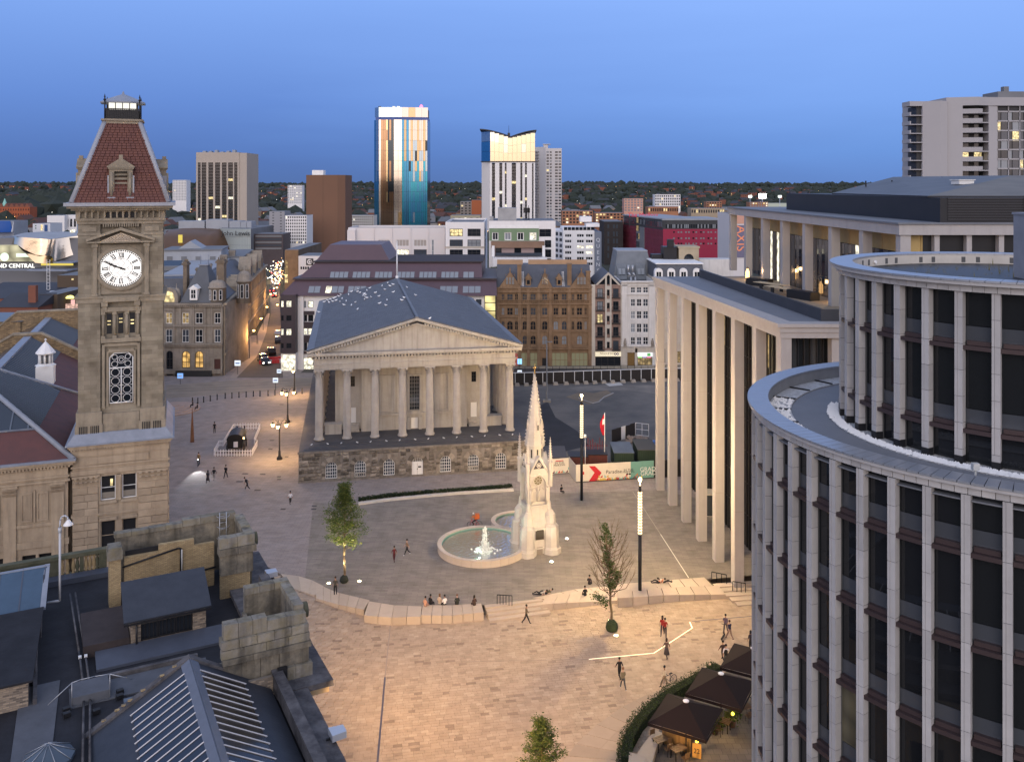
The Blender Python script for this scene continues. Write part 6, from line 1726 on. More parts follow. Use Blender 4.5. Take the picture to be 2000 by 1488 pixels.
o=lt_('AXIS',4.6,mat('orange letter',(.6,.2,.1),.6,emit=(.9,.3,.12),es=.25),sg,((B.x(1437)+B.x(1454))/2-1.2,-.32,B.z(466,1447)),roll=-PI/2,depth=.04)
B.box('lit_panel',1437,1454,420,437,-.2,-.003,mat('salmon panel',(.55,.3,.22),.6))
B=Bld('white_balcony_flats','white flats with dark balconies between crimson block and banner office','apartment block',1409,1432,400)
B.grid([(1412,1419),(1422,1430)],[(436,444),(450,458),(464,472),(478,486),(492,500)],nx=1,nz=1,fm=m_dkf,pm=M_gl,t=.1)
B.body(B.z(430,1420),20,m_wh,roof=m_flat)
m_ybrick=brickmat('soot yellow brick',(.36,.25,.13),(.17,.12,.07),(.14,.11,.08),.5,.17,ms=.02,var=.4)
XR,HWd=-11.2,8.6
def ridge_roof(y0,y1,ze,zr,split=.5):
 b=MB()
 for s in(-1,1):
  xe=XR+s*HWd;xs=XR+s*HWd*split;zs=ze+(zr-ze)*(1-split)
  p=[(xe,y0,ze),(xe,y1,ze),(xs,y1,zs),(xs,y0,zs)];b.slab(*(p if s>0 else p[::-1]),.1)
 b.mk('red_tile_roof',m_tile2,wing)
 b=MB()
 for s in(-1,1):
  xs=XR+s*HWd*split;zs=ze+(zr-ze)*(1-split)
  p=[(xs,y0,zs),(xs,y1,zs),(XR,y1,zr),(XR,y0,zr)];b.slab(*(p if s>0 else p[::-1]),.1)
 b.mk('glazed_roof',MATS['roof glazing'],wing)
 BX(XR-.5,XR+.5,y0,y1,zr-.1,zr+.25).mk('ridge_cap',M_lead,wing)
 n=int((y1-y0)/.8)
 for k in rg_(n):
  y=y0+(k+.5)*(y1-y0)/n;xs=XR+HWd*split;zs=ze+(zr-ze)*(1-split)
  p0,p1=Vec((xs,y,zs)),Vec((XR+.4,y,zr));o=lk_('glazing_rib',rme,wing,p0);o.rotation_euler=Vec((0,1,0)).rotation_difference((p1-p0).normalized()).to_euler();o.scale=(1,(p1-p0).length,1)
ridge_roof(21,48,11.9,16.7);ridge_roof(48.6,70,12.2,16.4,.6)
for y,zt,x0,x1 in((48,17.1,-13.2,-9.4),(70,17.6,-16,-2.0)):
 MB().ext([(-24,6),(2,6),(2,10.5),(x1,zt),(x0,zt),(-24,10.5)],y,y+.6).mk('brick_gable',m_ybrick,wing)
 b=MB()
 for a,c in(((-24.2,10.45),(x0,zt)),((x0,zt),(x1,zt)),((x1,zt),(2.2,10.45))):b.ext([(a[0],a[1]),(c[0],c[1]),(c[0],c[1]+.3),(a[0],a[1]+.3)],y-.15,y+.75)
 b.mk('gable_coping',m_td,wing)
BX(-26,1.5,20,90,0,11.7).mk('rear_block',m_ybrick,wing)
c_=P(89,714,112)-T0
lc=Vec((c_.x*cos(TA)+c_.y*sin(TA),-c_.x*sin(TA)+c_.y*cos(TA),c_.z))
b=MB();b.box(-1.0,1.0,-1.0,1.0,-2.2,.0);b.la([(1.2,.0),(1.2,.12),(.9,.2),(.9,.32)],8,smooth=False)
for k in rg_(8):a=2*PI*k/8;b.cyl(.72*cos(a),.72*sin(a),.3,1.45,.12,6)
b.la([(.95,1.45),(1.15,1.55),(1.15,1.65),(.7,2.25),(.08,3.0),(.06,3.15),(.16,3.25),(.02,3.4)],8,smooth=False)
vt=b.mk('roof_ventilator',M_wh,wing,lc)
MB().cyl(0,0,.3,1.45,.55,8).mk('louvre',m_flat,vt)
MF0=Vec((-3.0,30,0))
m_twc=mat('tower concrete',(.42,.36,.30),.85,var=.4,vs=.05,c2=(.34,.295,.25),streak=.1)
m_fwin=glass('far window',(.03,.032,.036),.12)
def strips(B,spans,py0,py1,floors,mwin=None,span_m=None,lit=.05,nm='window'):
 for a,c in spans:
  x0,x1=B.x(a),B.x(c);z0,z1=B.z(py1,(a+c)/2),B.z(py0,(a+c)/2);h=(z1-z0)/floors
  for k in rg_(floors):
   m_=pick((mwin or m_fwin,1-lit),(M_lit,lit*.6),(M_litw,lit*.4))
   pn_(B.t,(x0+x1)/2,.1,z0+k*h,x1-x0,h*.78,m_,name=nm)
B=Bld('ribbed_office_tower','tall concrete office tower with dark ribbed windows beside the clock tower','tower',383,467,600)
p0=lambda zx:zx/2.976
sp=[(1150,1166),(1172,1199),(1211,1239),(1250,1279),(1290,1317),(1326,1354),(1361,1380)]
sp=[(p0(a),p0(c))for a,c in sp]
z1=B.z(318,425);zt=B.z(298,425)
B.ops=[(B.x(a),B.x(c),4,z1)for a,c in sp];B.body(zt,30,m_twc,roof=m_flat,par=.8,rev=.8)
BX(B.W,B.W+5,.5,28,0,zt-.3).mk('side_wall',m_twc,B.t)
strips(B,sp,318,437,20,lit=.05)
for o in[c for c in B.t.children if c.name.startswith('window')]:o.location.y=.55
b=MB()
for k in rg_(6):b.box(k*4,k*4+2,4,8,zt-.8,zt+rnu(.4,1.8))
b.mk('roof_plant',m_flatl,B.t,(3,0,0))
B=Bld('brown_brick_tower','plain brown brick tower block left of the glass tower','tower',598,661,480)
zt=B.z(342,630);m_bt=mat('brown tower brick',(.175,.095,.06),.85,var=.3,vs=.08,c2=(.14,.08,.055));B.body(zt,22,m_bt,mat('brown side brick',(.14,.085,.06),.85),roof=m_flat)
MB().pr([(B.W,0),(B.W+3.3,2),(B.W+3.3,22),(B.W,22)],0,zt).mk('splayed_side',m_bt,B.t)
BX(2.5,8.5,3,9,zt,zt+2.6).mk('roof_plant',M_wh,B.t)
for x in(9,17):BX(x-.08,x+.08,-.05,-.003,2,zt).mk('wall_seam',mat('tower seam',(.12,.075,.05),.8),B.t)
B=Bld('glass_tower','tallest glass skyscraper with blue panels, painted golden sky reflections and a glazed crown','tower',729,834,620)
xs=lambda zx:B.x(p1(zx));zt=B.z(234,780);zc1=B.z(210,780);zc0=B.z(229,780)
gl={k:mat('tower glass '+k,c,.12,metal=.85)for k,c in dict(blue=(.08,.30,.48),teal=(.06,.34,.46),pale=(.34,.44,.50),gold=(.50,.38,.21),brown=(.24,.15,.09),white=(.56,.51,.44),dark=(.04,.05,.06)).items()}  # gold tint puts the low sky's reflection into the panel colour
poly=[(xs(235),5),(xs(268),0),(xs(402),0),(xs(440),1.6),(xs(547),3.4),(xs(547),26),(xs(235),26)]
MB().pr(poly,0,zt-.2).mk('core',gl['dark'],B.t)
def tstrip(a,c,ya,yc,cols,z0=6,nfl=11):
 xa,xc=xs(a),xs(c);ang=atan2(yc-ya,xc-xa);wd=hypot(xc-xa,yc-ya)
 h=(zt-z0)/nfl
 for k in rg_(nfl):
  m_=gl[cols(k/nfl)]
  lk_('glass_panel',panes2(wd-.15,h-.12,m_),B.t,(xa+(xc-xa)/2,(ya+yc)/2-.15,z0+k*h),ang)
def panes2(w_,h_,m_):
 k=('tp',round(w_,2),round(h_,2),m_.name)
 if k not in WC:WC[k]=BX(-w_/2,w_/2,-.1,.1,0,h_).mesh('glass_panel',m_)
 return WC[k]
C_=lambda*ch:(lambda t:pick(*ch))
tstrip(235,246,5,3.4,lambda t:'blue');tstrip(246,257,3.4,1.7,lambda t:'pale' if t>.4 else 'blue');tstrip(257,268,1.7,0,lambda t:'blue' if t<.5 else 'pale')
for a,c,f in((268,280,lambda t:'white'),(280,297,lambda t:'brown'),(297,310,lambda t:'brown'),(310,320,lambda t:'gold' if rn1()<.5 else 'brown'),(320,328,lambda t:'brown' if t<.25 else 'dark'),(328,340,lambda t:pick(('brown',2),('dark',1))),(340,355,lambda t:'dark' if t>.35 else 'brown'),(355,380,lambda t:'white'),(380,402,lambda t:'white' if t>.1 else 'gold')):tstrip(a,c,0,0,f)
for a,c,f in((402,413,lambda t:'teal' if t<.7 else 'blue'),(413,427,lambda t:'blue' if t<.6 else 'gold'),(427,440,lambda t:'blue')):tstrip(a,c,(a-402)/38*1.6,(c-402)/38*1.6,f)
for k in rg_(9):
 a,c=440+k*11.9,440+(k+1)*11.9
 f=lambda t,k=k:('gold' if(k%3==1 and t>.5)else 'white' if t>.8 else pick(('pale',2),('white',2),('gold',1.4),('dark',.35)))if t>.5+.1*sin(k*2)else pick(('teal',4),('blue',2.4),('pale',.5 if t>.3 else.05))
 tstrip(a,c,1.6+k*.2,1.8+k*.2,f)
MB().pr([(xs(242),5),(xs(262),.5),(xs(410),.5),(xs(545),3.2),(xs(545),25),(xs(242),25)],zt-.2,zc0).mk('crown_gap',em_('blue crown light',(.25,.35,1),.25),B.t)
xa,xc=xs(240),xs(551)
for i,(a,c,ya,yc)in en_(((240,268,4.4,0),(268,312,0,0),(312,357,0,0),(357,402,0,0),(402,440,0,.8),(440,478,.8,1.6),(478,515,1.6,2.4),(515,551,2.4,3.2))):
 x0,x1=xs(a),xs(c);ang=atan2(yc-ya,x1-x0);wd=hypot(x1-x0,yc-ya)
 lk_('crown_panel',panes2(wd-.1,zc1-zc0,gl['gold' if i in(5,)else('pale' if i<4 else 'white')]),B.t,((x0+x1)/2,(ya+yc)/2-.4,zc0),ang)
BX(xa+1,xc-1,6,22,zc0,zc1-.6).mk('roof',m_flat,B.t)
for x,m_ in((xs(270),m_dkf),(xs(352),M_litw),(xs(378),M_litw)):BX(-.9,.9,2,3,zc1-.5,zc1+.9).mk('roof_lamp',m_,B.t,(x,0,0))
MB().la([(.2,zc1-.5),(1.0,zc1+.4),(1.1,zc1+1),(.3,zc1+2)],10).mk('beacon',em_('red beacon',(1,.12,.2),4),B.t,(xs(512),3,0))
B=Bld('butterfly_roof_tower','white tower with dark window strips, glazed golden top and a butterfly roof','tower',957,1045,640)
zt=B.z(317,1000)
sp=[(p1(a),p1(c))for a,c in((925,943),(968,985),(1000,1010),(1040,1065),(1090,1102),(1117,1128),(1158,1167))]
B.ops=[(B.x(a),B.x(c),4,zt-.5)for a,c in sp];B.body(zt,26,mat('tower white panel',(.74,.71,.68),.6,var=.2,vs=.06,c2=(.62,.6,.58)),rev=.8)
strips(B,sp,320,437,18,lit=.09)
for o in[c for c in B.t.children if c.name.startswith('window')]:o.location.y=.5
xl=B.x(p1(863));MB().pr([(xl,9),(0,0),(0,26),(xl,26)],0,zt-.003).mk('side_wall',MATS['tower white panel'],B.t)
zv=B.z(267,996);zl=B.z(254,957);zr2=B.z(256,1044);xv=B.x(p1(1035))
b=MB()
for x0,x1,z0,z1,s in((0,xv,zl,zv,1),(xv,B.W,zv,zr2,-1)):
 b.ext([(x0,zt+.6),(x1,zt+.6),(x1,z1-.4),(x0,z0-.4)],.2,26)
b.pr([(xl,9),(0,.2),(0,26),(xl,26)],zt+.6,[zl-.2,zl-.4,zl-.4,zl-.2]);b.mk('glazed_core',gl['dark'],B.t)
for k in rg_(10):
 x0,x1=B.W*k/10,B.W*(k+1)/10;xm_=(x0+x1)/2
 zz=zl+(zv-zl)*xm_/xv if xm_<xv else zv+(zr2-zv)*(xm_-xv)/(B.W-xv)
 for j in rg_(3):
  h=(zz-1.2-zt-.6)/3
  lk_('glass_panel',panes2(x1-x0-.12,round(h-.1,1),pick((mat('pale gold glass',(.52,.47,.33),.1,metal=.85),3),(gl['white'],1))),B.t,(xm_,0,zt+.7+j*h))
for j in rg_(3):lk_('glass_panel',panes2(11.5,6.9,gl['pale']if j==2 else gl['blue']),B.t,(xl/2,4.3,zt+.7+j*7.1),atan2(-9,-xl))
BX(xl-.5,B.W+.3,-.4,.19,zt,zt+.6).pr([(xl-.4,9),(0,-.3),(0,.2),(xl,9.4)],zt,zt+.6).mk('belt',m_dkf,B.t)
b=MB();n=8
for x0,x1,z0,z1 in((xl-1.0,xv,zl+.4,zv-.2),(xv,B.W+1.0,zv-.2,zr2+.4)):
 for k in rg_(n):
  t0,t1=k/n,(k+1)/n
  f=(lambda t:z0+(z1-z0)*(t**1.6))if z0>z1 else(lambda t:z0+(z1-z0)*(1-(1-t)**1.6))
  xa_,xb_=x0+(x1-x0)*t0,x0+(x1-x0)*t1
  b.ext([(xa_,f(t0)-.5),(xb_,f(t1)-.5),(xb_,f(t1)+.3),(xa_,f(t0)+.3)],-1.5,26)
b.mk('butterfly_roof',m_dkf,B.t)
MB().cyl(xv-1.5,8,zv,zv+8.5,.22,6,r1=.08).box(xv-2.4,xv-.6,7.5,8.5,zv,zv+3).mk('mast',m_dkf,B.t)
B=Bld('white_concrete_flats_tower','pale concrete flats tower just right of the butterfly roofed tower','tower',1066,1097,700)
zt=B.z(290,1080);m_cf=mat('pale tower concrete',(.60,.56,.53),.8,var=.25,vs=.08,c2=(.5,.47,.45))
B.grid([(1067.5,1072),(1074,1077.5),(1084,1089.5),(1091,1096)],[(296+k*5.9,299.2+k*5.9)for k in rg_(24)],pm=lambda:pick((m_fwin,3),(M_gb,1.5),(M_lit,.1)),plain=True,rev=.4)
B.body(zt,20,m_cf,roof=m_flat)
b=MB();b.pr([(0,0),(-9.0,8),(-9.0,22),(0,22)],0,zt+1.2);b.mk('side_wall',m_cf,B.t)
for k in rg_(26):
 b=MB()if k==0 else b
 if k==0:b.obox(-7.2,5.2,0,1.0,3.6,1.6,atan2(-8,9));bme=b.mesh('balcony',mat('balcony shade',(.3,.28,.27),.8))
 lk_('balcony',bme,B.t,(0,0,zt-3-k*2.38))
BX(-1.5,2,6,12,zt,zt+3.2).box(-2,4,5,13,zt+3.2,zt+3.6).mk('roof_plant',m_cf,B.t)
def small(nm,lab,cat,px0,px1,py0,Y,m_,cols=0,rows=0,dep=14,pm=None,lit=.1,fr=.6,py1=None,roof=None,rot=0,sub=None):
 B=Bld(nm,lab,cat,px0,px1,Y,rot=rot);zt=B.z(py0,(px0+px1)/2)
 zb=B.z(py1,(px0+px1)/2)if py1 else-.05
 gz=tz_(B.O.x,B.O.y);B.z0=min(zb,gz)-1
 if cols:
  pw=(px1-px0)/cols;ph=((py1 or py0+40)-py0)/rows
  for i in rg_(cols):
   for j in rg_(rows):
    B.win(px0+pw*(i+.5-fr/2),px0+pw*(i+.5+fr/2),py0+ph*(j+.3),py0+ph*(j+.3+fr),pm=pick((pm or m_fwin,1-lit),(M_lit,lit*.5),(M_litw,lit*.5)),plain=True,rev=.3)
 B.body(zt,dep,m_,roof=roof or m_flat)
 return B
small('white_flats_tower','small distant white flats tower between the clock tower and the ribbed office tower','tower',337,364,352,1100,m_wh,9,13,py1=392,lit=.02,pm=M_gb)
small('white_flats_tower','small distant white flats tower left of the brown brick tower','tower',562,590,362,1250,m_wh,7,11,py1=398,lit=.05,pm=M_gb)
small('black_and_white_block','white block with black vertical bands left of the brown tower base','office block',557,599,421,450,m_wh,10,9,py1=476,lit=.03)
small('grey_balcony_tower','grey concrete tower with dark side balconies above the end of the lit street','tower',526,556,413,540,mat('grey tower concrete',(.30,.295,.31),.8),2,8,py1=457,fr=.25,lit=0)
Bq=small('louvred_block','dark horizontally banded block spanning the far end of the lit street','office block',497,553,457,425,m_mard,0,0,py1=493)
for k in rg_(5):Bq.box('window_band',499,550,460+k*6,463+k*6,-.2,-.003,M_g2 if k%2 else m_flat)
small('gridded_white_block','white block gridded with windows just right of the brown tower','office block',673,730,421,560,mat('tan white panel',(.55,.52,.47),.7),14,4,py1=441,lit=.05)
small('low_tan_block','low tan roofed block at the foot of the white tower','office block',880,938,421,480,mat('olive tan',(.32,.29,.2),.8),5,1,py1=436,fr=.4)
small('orange_block','small orange and grey block left of the white tower','office block',921,940,391,760,mat('orange cladding',(.5,.15,.06),.7),0,0,py1=425)
small('grey_slatted_block','grey slatted block beside the small orange block','office block',899,921,394,780,m_conc,3,6,py1=425,fr=.5)
small('orange_brick_flats','orange brick flats with round lit windows right of the concrete flats tower','apartment block',1098,1158,412,540,mat('orange brick',(.36,.17,.095),.85,var=.3,vs=.1),9,4,py1=437,lit=.18)
small('orange_brick_flats','orange brick flats farther right, partly hidden by the dark brick block','apartment block',1163,1218,416,560,MATS['orange brick'],8,3,py1=433,lit=.25)
small('white_slab_flats','white slab of flats on the horizon above the crimson block','apartment block',1279,1329,380,900,m_wh,12,5,py1=407,lit=.05,pm=m_fwin)
small('pink_and_white_flats','red and white flats with grey upper floors left of the white slab','apartment block',1219,1256,388,850,mat('salmon panel',(.55,.3,.22)),6,5,py1=413,lit=.05,pm=M_gb)
small('low_brick_terrace','long low brown brick block below the white slab of flats','building',1266,1325,404,640,MATS['orange brick'],14,1,py1=414,lit=.35)
small('low_tan_terrace','long low tan block with lit windows right of the low brick block','building',1350,1415,407,660,mat('tan block',(.34,.27,.19),.8),14,1,py1=417,lit=.4)
small('orange_balcony_flats','small orange balconied flats to the right of the white slab on the horizon','apartment block',1380,1410,394,980,MATS['orange brick'],6,3,py1=407,lit=.2)
small('orange_balcony_flats','orange and white flats beneath the stadium floodlights','apartment block',1464,1500,395,1000,MATS['orange brick'],7,4,py1=412,lit=.2,pm=M_gb)
small('stadium_stand','low pale sports stand glowing beside the orange flats','stadium',1500,1536,397,1100,em_('stand glow',(.9,.95,.85),.35),0,0,py1=410)
Bq=small('red_brick_castle','red brick hospital range with a green pointed turret at the left edge','building',-40,58,405,900,mat('bright red brick',(.36,.10,.045),.85,var=.4,vs=.08),20,2,py1=424,lit=.04,fr=.4)
for k in rg_(9):MB().ext([(-3,0),(3,0),(0,4)],0,8).mk('gable',m_brickr,Bq.t,(6+k*5.2,0,Bq.z(405,10)))
MB().la([(2.6,0),(2.6,2),(.1,9)],8,smooth=False).mk('turret_roof',mat('green copper',(.25,.5,.42),.6),Bq.t,(Bq.x(6),3,Bq.z(405,10)))
small('white_box_store','plain white box shaped store left of the clock tower','store',92,126,421,620,m_wh,0,0,py1=446)
small('white_box_store','white and brick store touching the clock tower edge','store',128,150,420,625,m_wh,3,1,py1=446,fr=.6)
Bq=small('white_college_block','low white block with blue panels above the mirrored station front','building',64,98,437,520,mat('soft white',(.62,.63,.64),.7),0,0,py1=453)
Bq.box('blue_panel',87,93,439,452,-.2,-.003,mat('blue panel',(.03,.08,.22),.4));Bq.box('lit_panel',80,83,439,450,-.2,-.003,M_lit)
for x in(69,69.1):Bq.box('green_window',69,71,440 if x==69 else 445,442 if x==69 else 447,-.2,-.003,mat('green pane',(.02,.12,.06),.3))
Bq=small('blue_drum_building','glowing blue glazed drum with white struts at the left edge','building',-20,27,432,480,m_flatl,0,0,py1=453)
MB().la([(4.3,0),(3.2,5.8)],16).mk('blue_glazing',em_('deep blue glow',(.03,.12,.5),.5),Bq.t,(8.2,-1.5,Bq.z(453,10)))
b=MB()
for x in(3.6,12.6):b.slab((x,-2,Bq.z(453,10)),(x+.5,-2,Bq.z(453,10)),(x+(.9 if x<8 else-.4)-(1.6 if x<8 else-1.6),-2,Bq.z(433,10)),(x-(1.2 if x<8 else-1.2),-2,Bq.z(433,10)),.4)
b.mk('strut',M_wh,Bq.t)
m_mir=mat('mirror steel',(.62,.56,.44),.08,metal=1.0,bump=.25,bs=.25)
B=Bld('mirrored_station','station front wrapped in rippling mirrored steel left of the clock tower','station',-30,152,330)
def st(pts0,pts1,m_,nm,dy0=0,dy1=2):
 b=MB();n=len(pts0)
 v0=[(B.x(p[0]),dy0+(p[2]if len(p)>2 else 0),B.z(p[1],p[0]))for p in pts0];v1=[(B.x(p[0]),dy1+(p[2]if len(p)>2 else 0),B.z(p[1],p[0]))for p in pts1]
 b.add(v0+v1,[(i,i+1,n+i+1,n+i)for i in rg_(n-1)]+[(n+i,n+i+1,i+1,i)for i in rg_(0)],0,True);return b.mk(nm,m_,B.t)
st([(14,478,3),(30,478,1),(48,488,0),(70,498,0),(103,500,-1),(104,511,1),(152,492,6)],[(14,462,3),(30,463,0),(48,463,-2),(70,464,-2),(103,467,-2),(106,467,0),(152,460,5)],m_mir,'mirror_band')
st([(30,482,2),(48,497,1),(66,514,1),(90,516,1),(104,512,2)],[(30,478,1),(48,488,0),(70,498,0),(95,500,-1),(103,500,-1)],mat('bronze mirror',(.3,.24,.16),.12,metal=1.),'mirror_band')
st([(14,462,3),(48,463,-2),(103,467,-2),(152,460,5)],[(14,458,12),(48,456,12),(103,456,12),(152,450,14)],m_flatl,'roof',0,0)
BX(B.x(-30),B.x(152),4,20,-.05,B.z(466,60)).mk('station_body',mat('dim grey cladding',(.16,.16,.17),.6),B.t)
BX(B.x(-30),B.x(60),2.5,3.9,B.z(512,20),B.z(480,20)).mk('concourse_glass',roommat('station hall',(1,.92,.6),.5,.25),B.t)
BX(B.x(25),B.x(50),2.2,2.4,B.z(503,35),B.z(496,35)).mk('lit_screen',em_('pale green lamp',(.8,1,.75),1.2),B.t)
b=MB();b.la([(1.6,0),(1.6,.2)],12);b.v=[(v[0],-v[2],v[1])for v in b.v];b.mk('round_screen',em_('pale green lamp',(.8,1,.75),1.2),B.t,(B.x(3),2,B.z(503,3)))
for px,sx_ in((118,1),(139,1)):BX(-.9,.9,9,9.3,0,1).mk('wall_lamp',M_litw,B.t,(B.x(px),0,B.z(457,px)))
BX(B.x(-30),B.x(72),-3,-2.4,B.z(527,20),B.z(522,20)).mk('canopy',mat('blue grey canopy',(.22,.25,.32),.5),B.t)
MB().pr([(B.x(70),-6),(B.x(152),-8),(B.x(152),0),(B.x(70),0)],B.z(524,100)-.4,B.z(524,100)).mk('canopy',MATS['blue grey canopy'],B.t)
MB().pr([(B.x(112),-3),(B.x(152),-4),(B.x(152),4),(B.x(112),4)],B.z(511,130)-.3,B.z(511,130)).mk('canopy',MATS['blue grey canopy'],B.t)
BX(B.x(90),B.x(152),-3.6,-3.4,B.z(517,120),B.z(513,120)).mk('lit_strip',em_('amber strip',(.9,.7,.12),.8),B.t)
sg=th_('station_sign','white letters reading GRAND CENTRAL standing on the station canopy','sign',P(20,523,326))
lt_('GRAND CENTRAL',2.1,em_('white letter glow',(1,.98,.9),1.6),sg,(0,0,0),depth=.12,spacing=1.05)
BX(-11.5,11.5,.15,.3,-.35,-.05).mk('rail',m_dkf,sg)
B=Bld('curved_department_store','curved grey department store lettered John Lewis beside a bronze domed roof','store',420,490,420)
n=22;zt=B.z(447,455);m_jl=mat('grey green cladding',(.31,.35,.345),.45,var=.3,vs=.08,c2=(.24,.28,.28))
def cv(t):return(B.x(418)+(B.x(490)-B.x(418))*t,9*(1-t)**2.2)
for k in rg_(n):
 p,q_=cv(k/n),cv((k+1)/n);ang=atan2(q_[1]-p[1],q_[0]-p[0]);wd=hypot(q_[0]-p[0],q_[1]-p[1])
 for j in rg_(3):
  h=(zt-7)/3;lk_('cladding_panel',panes2(round(wd-.08,2),round(h-.1,2),m_jl),B.t,((p[0]+q_[0])/2,(p[1]+q_[1])/2,7+j*h),ang)
MB().pr([cv(k/n)for k in rg_(n+1)]+[(B.x(490),40),(B.x(418),40)],-.05,zt-.1).mk('store_body',m_flat,B.t)
BX(B.x(438),B.W,-.6,-.2,6.2,6.9).mk('light_strip',em_('white blue strip',(.7,.75,1),2.2),B.t)
lt_('John Lewis',3.1,M_bk,B.t,(B.x(461),-.5,B.z(460,461)),depth=.08,rotz=-.06)
for a,c,y0,y1 in((385,432,431,446),(432,456,434,444),(455,468,435,445),(467,478,435,444),(330,384,434,447)):BX(B.x(a),B.x(c)-.4,12,20,B.z(y1,a)-4,B.z(y0,a)).mk('roof_plant',m_flatl,B.t)
b=MB();xs_=[B.x(322+k*6.25)for k in rg_(21)];pr=[B.z(448+42*(max(0,(k-14)/6.0))**2 if k>14 else 450-2*sin(k/14*PI),380)for k in rg_(21)]
vs=[]
for k in rg_(21):vs+=[(xs_[k],-12,max(5,pr[k]-9)),(xs_[k],-4,pr[k]-3),(xs_[k],6,pr[k]),(xs_[k],22,pr[k])]
b.add(vs,[(4*k+j,4*k+4+j,4*k+5+j,4*k+1+j)for k in rg_(20)for j in rg_(3)],0,True)
b.mk('bronze_dome',mat('bronze shell',(.16,.085,.045),.4,metal=.5,var=.5,vs=.1,c2=(.09,.06,.04)),B.t)
BX(0,1.6,-9,-8,0,3.6).mk('roof_lamp',em_('amber strip',(.9,.7,.12),.8),B.t,(B.x(362),0,B.z(472,362)))
B=Bld('balcony_tower','tall pale concrete apartment tower with stacked corner balconies at the right edge','tower',1808,1852,300)
z4=lambda zx:1600+zx/3.72
y4=lambda zy:150+zy/3.72
zt=B.z(197,1830);m_bc=mat('grey tower panel',(.36,.345,.35),.8,var=.25,vs=.1,c2=(.3,.29,.295))
xa,xb=B.x(z4(775)),B.x(z4(940));xf=B.x(z4(1045));xe=B.x(z4(1145));xg=B.x(z4(1238));xh=B.x(z4(1305));xi=B.x(2090)
MB().pr([(xa,2.5),(xb-2.6,0),(xb,.8),(xb,18),(xa,18)],0,zt).mk('wall',m_bc,B.t)
MB().pr([(xb+.01,1.6),(xf,.2),(xf,18),(xb+.01,18)],0,zt+.6).mk('wall',m_bc,B.t)
MB().pr([(xf-4,4),(xg,4),(xg,18),(xf-4,18)],0,zt-1.0).mk('core',m_dkf,B.t)
MB().pr([(xg,.6),(xh,1.0),(xh,18),(xg,18)],0,zt+.6).mk('wall',m_bc,B.t)
MB().pr([(xb+.02,1.6),(xf,.2),(xe,-1.2),(xg,.4),(xi,2),(xi,18),(xb+.02,18)],zt-1.6,zt+1.2).mk('parapet',m_bc,B.t)
MB().pr([(B.x(1782),2),(xa,2.4),(xa,8),(B.x(1782),8)],zt-1.6,zt+.003).mk('parapet',m_bc,B.t)
b=MB();b.box(xa-1.6,xa-.01,3.5,10,0,zt-1.7);b.mk('core',m_dkf,B.t)
for k in rg_(11):
 z=B.z(y4(262+k*66),1830)
 b=MB()if k==0 else b
 if k==0:
  b.pr([(B.x(1782),2),(xa,2.4),(xa,8),(B.x(1782),8)],-.9,-.6);b.pr([(B.x(1782),2),(xa-4.0,2.2),(xa-4.0,2.4),(B.x(1782),2.25)],-.6,.35);b.box(B.x(1782),B.x(1782)+.2,2.2,8,-.6,.35);bme=b.mesh('balcony',m_bc)
 lk_('balcony',bme,B.t,(0,0,z))
 z=B.z(y4(234+k*69.5),1900)
 if k==0:
  bme2=MB().pr([(xf,.2),(xe,-1.2),(xg,.4),(xg,4),(xf,4)],-1.6,-1.25).pr([(xf,.2),(xe,-1.2),(xe,-1.0),(xf,.4)],-1.25,0).pr([(xe,-1.2),(xe+1.6,-.75),(xe+1.6,-.55),(xe,-1.0)],-1.25,0).mesh('balcony',m_bc)
 lk_('balcony',bme2,B.t,(0,0,z))
 for j,xx in en_((xf+2.5,xf+7,xe+4)):pn_(B.t,xx,3.9,z-4.6,2.6,3,M_lit if(k==4 and j<2)else m_fwin)
 for j in rg_(6):
  x0=xh+.5+j*3.8
  for i_,(o_,w2)in en_(((0,1.1),(1.35,2.1))):pn_(B.t,x0+o_+w2/2,1.9,z-4.3,w2,3.3,pick((M_g2,2),(m_fwin,3),(M_gb,2),(M_lit,.35)))
 BX(xh,xi,1.6,2.1,z-1.0,z-.55).mk('floor_band',m_bc,B.t)
BX(xh,xi,2.1,18,0,zt-1.6).mk('core',m_dkf,B.t)
b=MB()
for j in rg_(7):b.box(xh+.25+j*3.8,xh+.5+j*3.8,1.6,2.0,0,zt-1.6)
b.mk('mullion',m_bc,B.t)
BX(B.x(1965),xi,5,15,zt+1.2,zt+3.6).box(B.x(1980),B.x(1990),6,8,zt+3.6,zt+5.4).mk('roof_plant',m_flat,B.t)
def plain_house(nm,lab,px0,px1,py_e,py_r,Y,dep,m_w,m_r,rot=0):
 B=Bld(nm,lab,'building',px0,px1,Y,rot=rot);ze,zr=B.z(py_e,(px0+px1)/2),B.z(py_r,(px0+px1)/2,dep/2)
 B.body(ze,dep,m_w)
 MB().extx([(-.3,ze),(dep+.3,ze),(dep/2,zr)],-.3,B.W+.3).mk('roof',m_r,B.t);return B
m_bs=mat('blackish slate',(.035,.035,.042),.6,var=.5,vs=.2,c2=(.06,.06,.065))
plain_house('slate_roofed_warehouse','low warehouse with a wide dark slate roof left of the clock tower',-60,88,583,551,215,30,m_brickr,m_bs)
B=plain_house('red_chimney_house','dark slate roofed house with a red chimney behind the museum roofs',-10,74,600,572,190,14,m_brickr,m_bs);BX(0,1.6,2,3,8,17.5).mk('chimney',m_brickr,B.t,(B.x(45),0,0))
B=small('dim_back_building','dim brown building with a small lit sign beside the clock tower','building',76,112,575,196,mat('dim brown brick',(.09,.065,.045),.9),0,0);B.box('lit_sign',77,83,591,600,-.3,-.003,em_('white sign glow',(.95,.97,1),1.0))
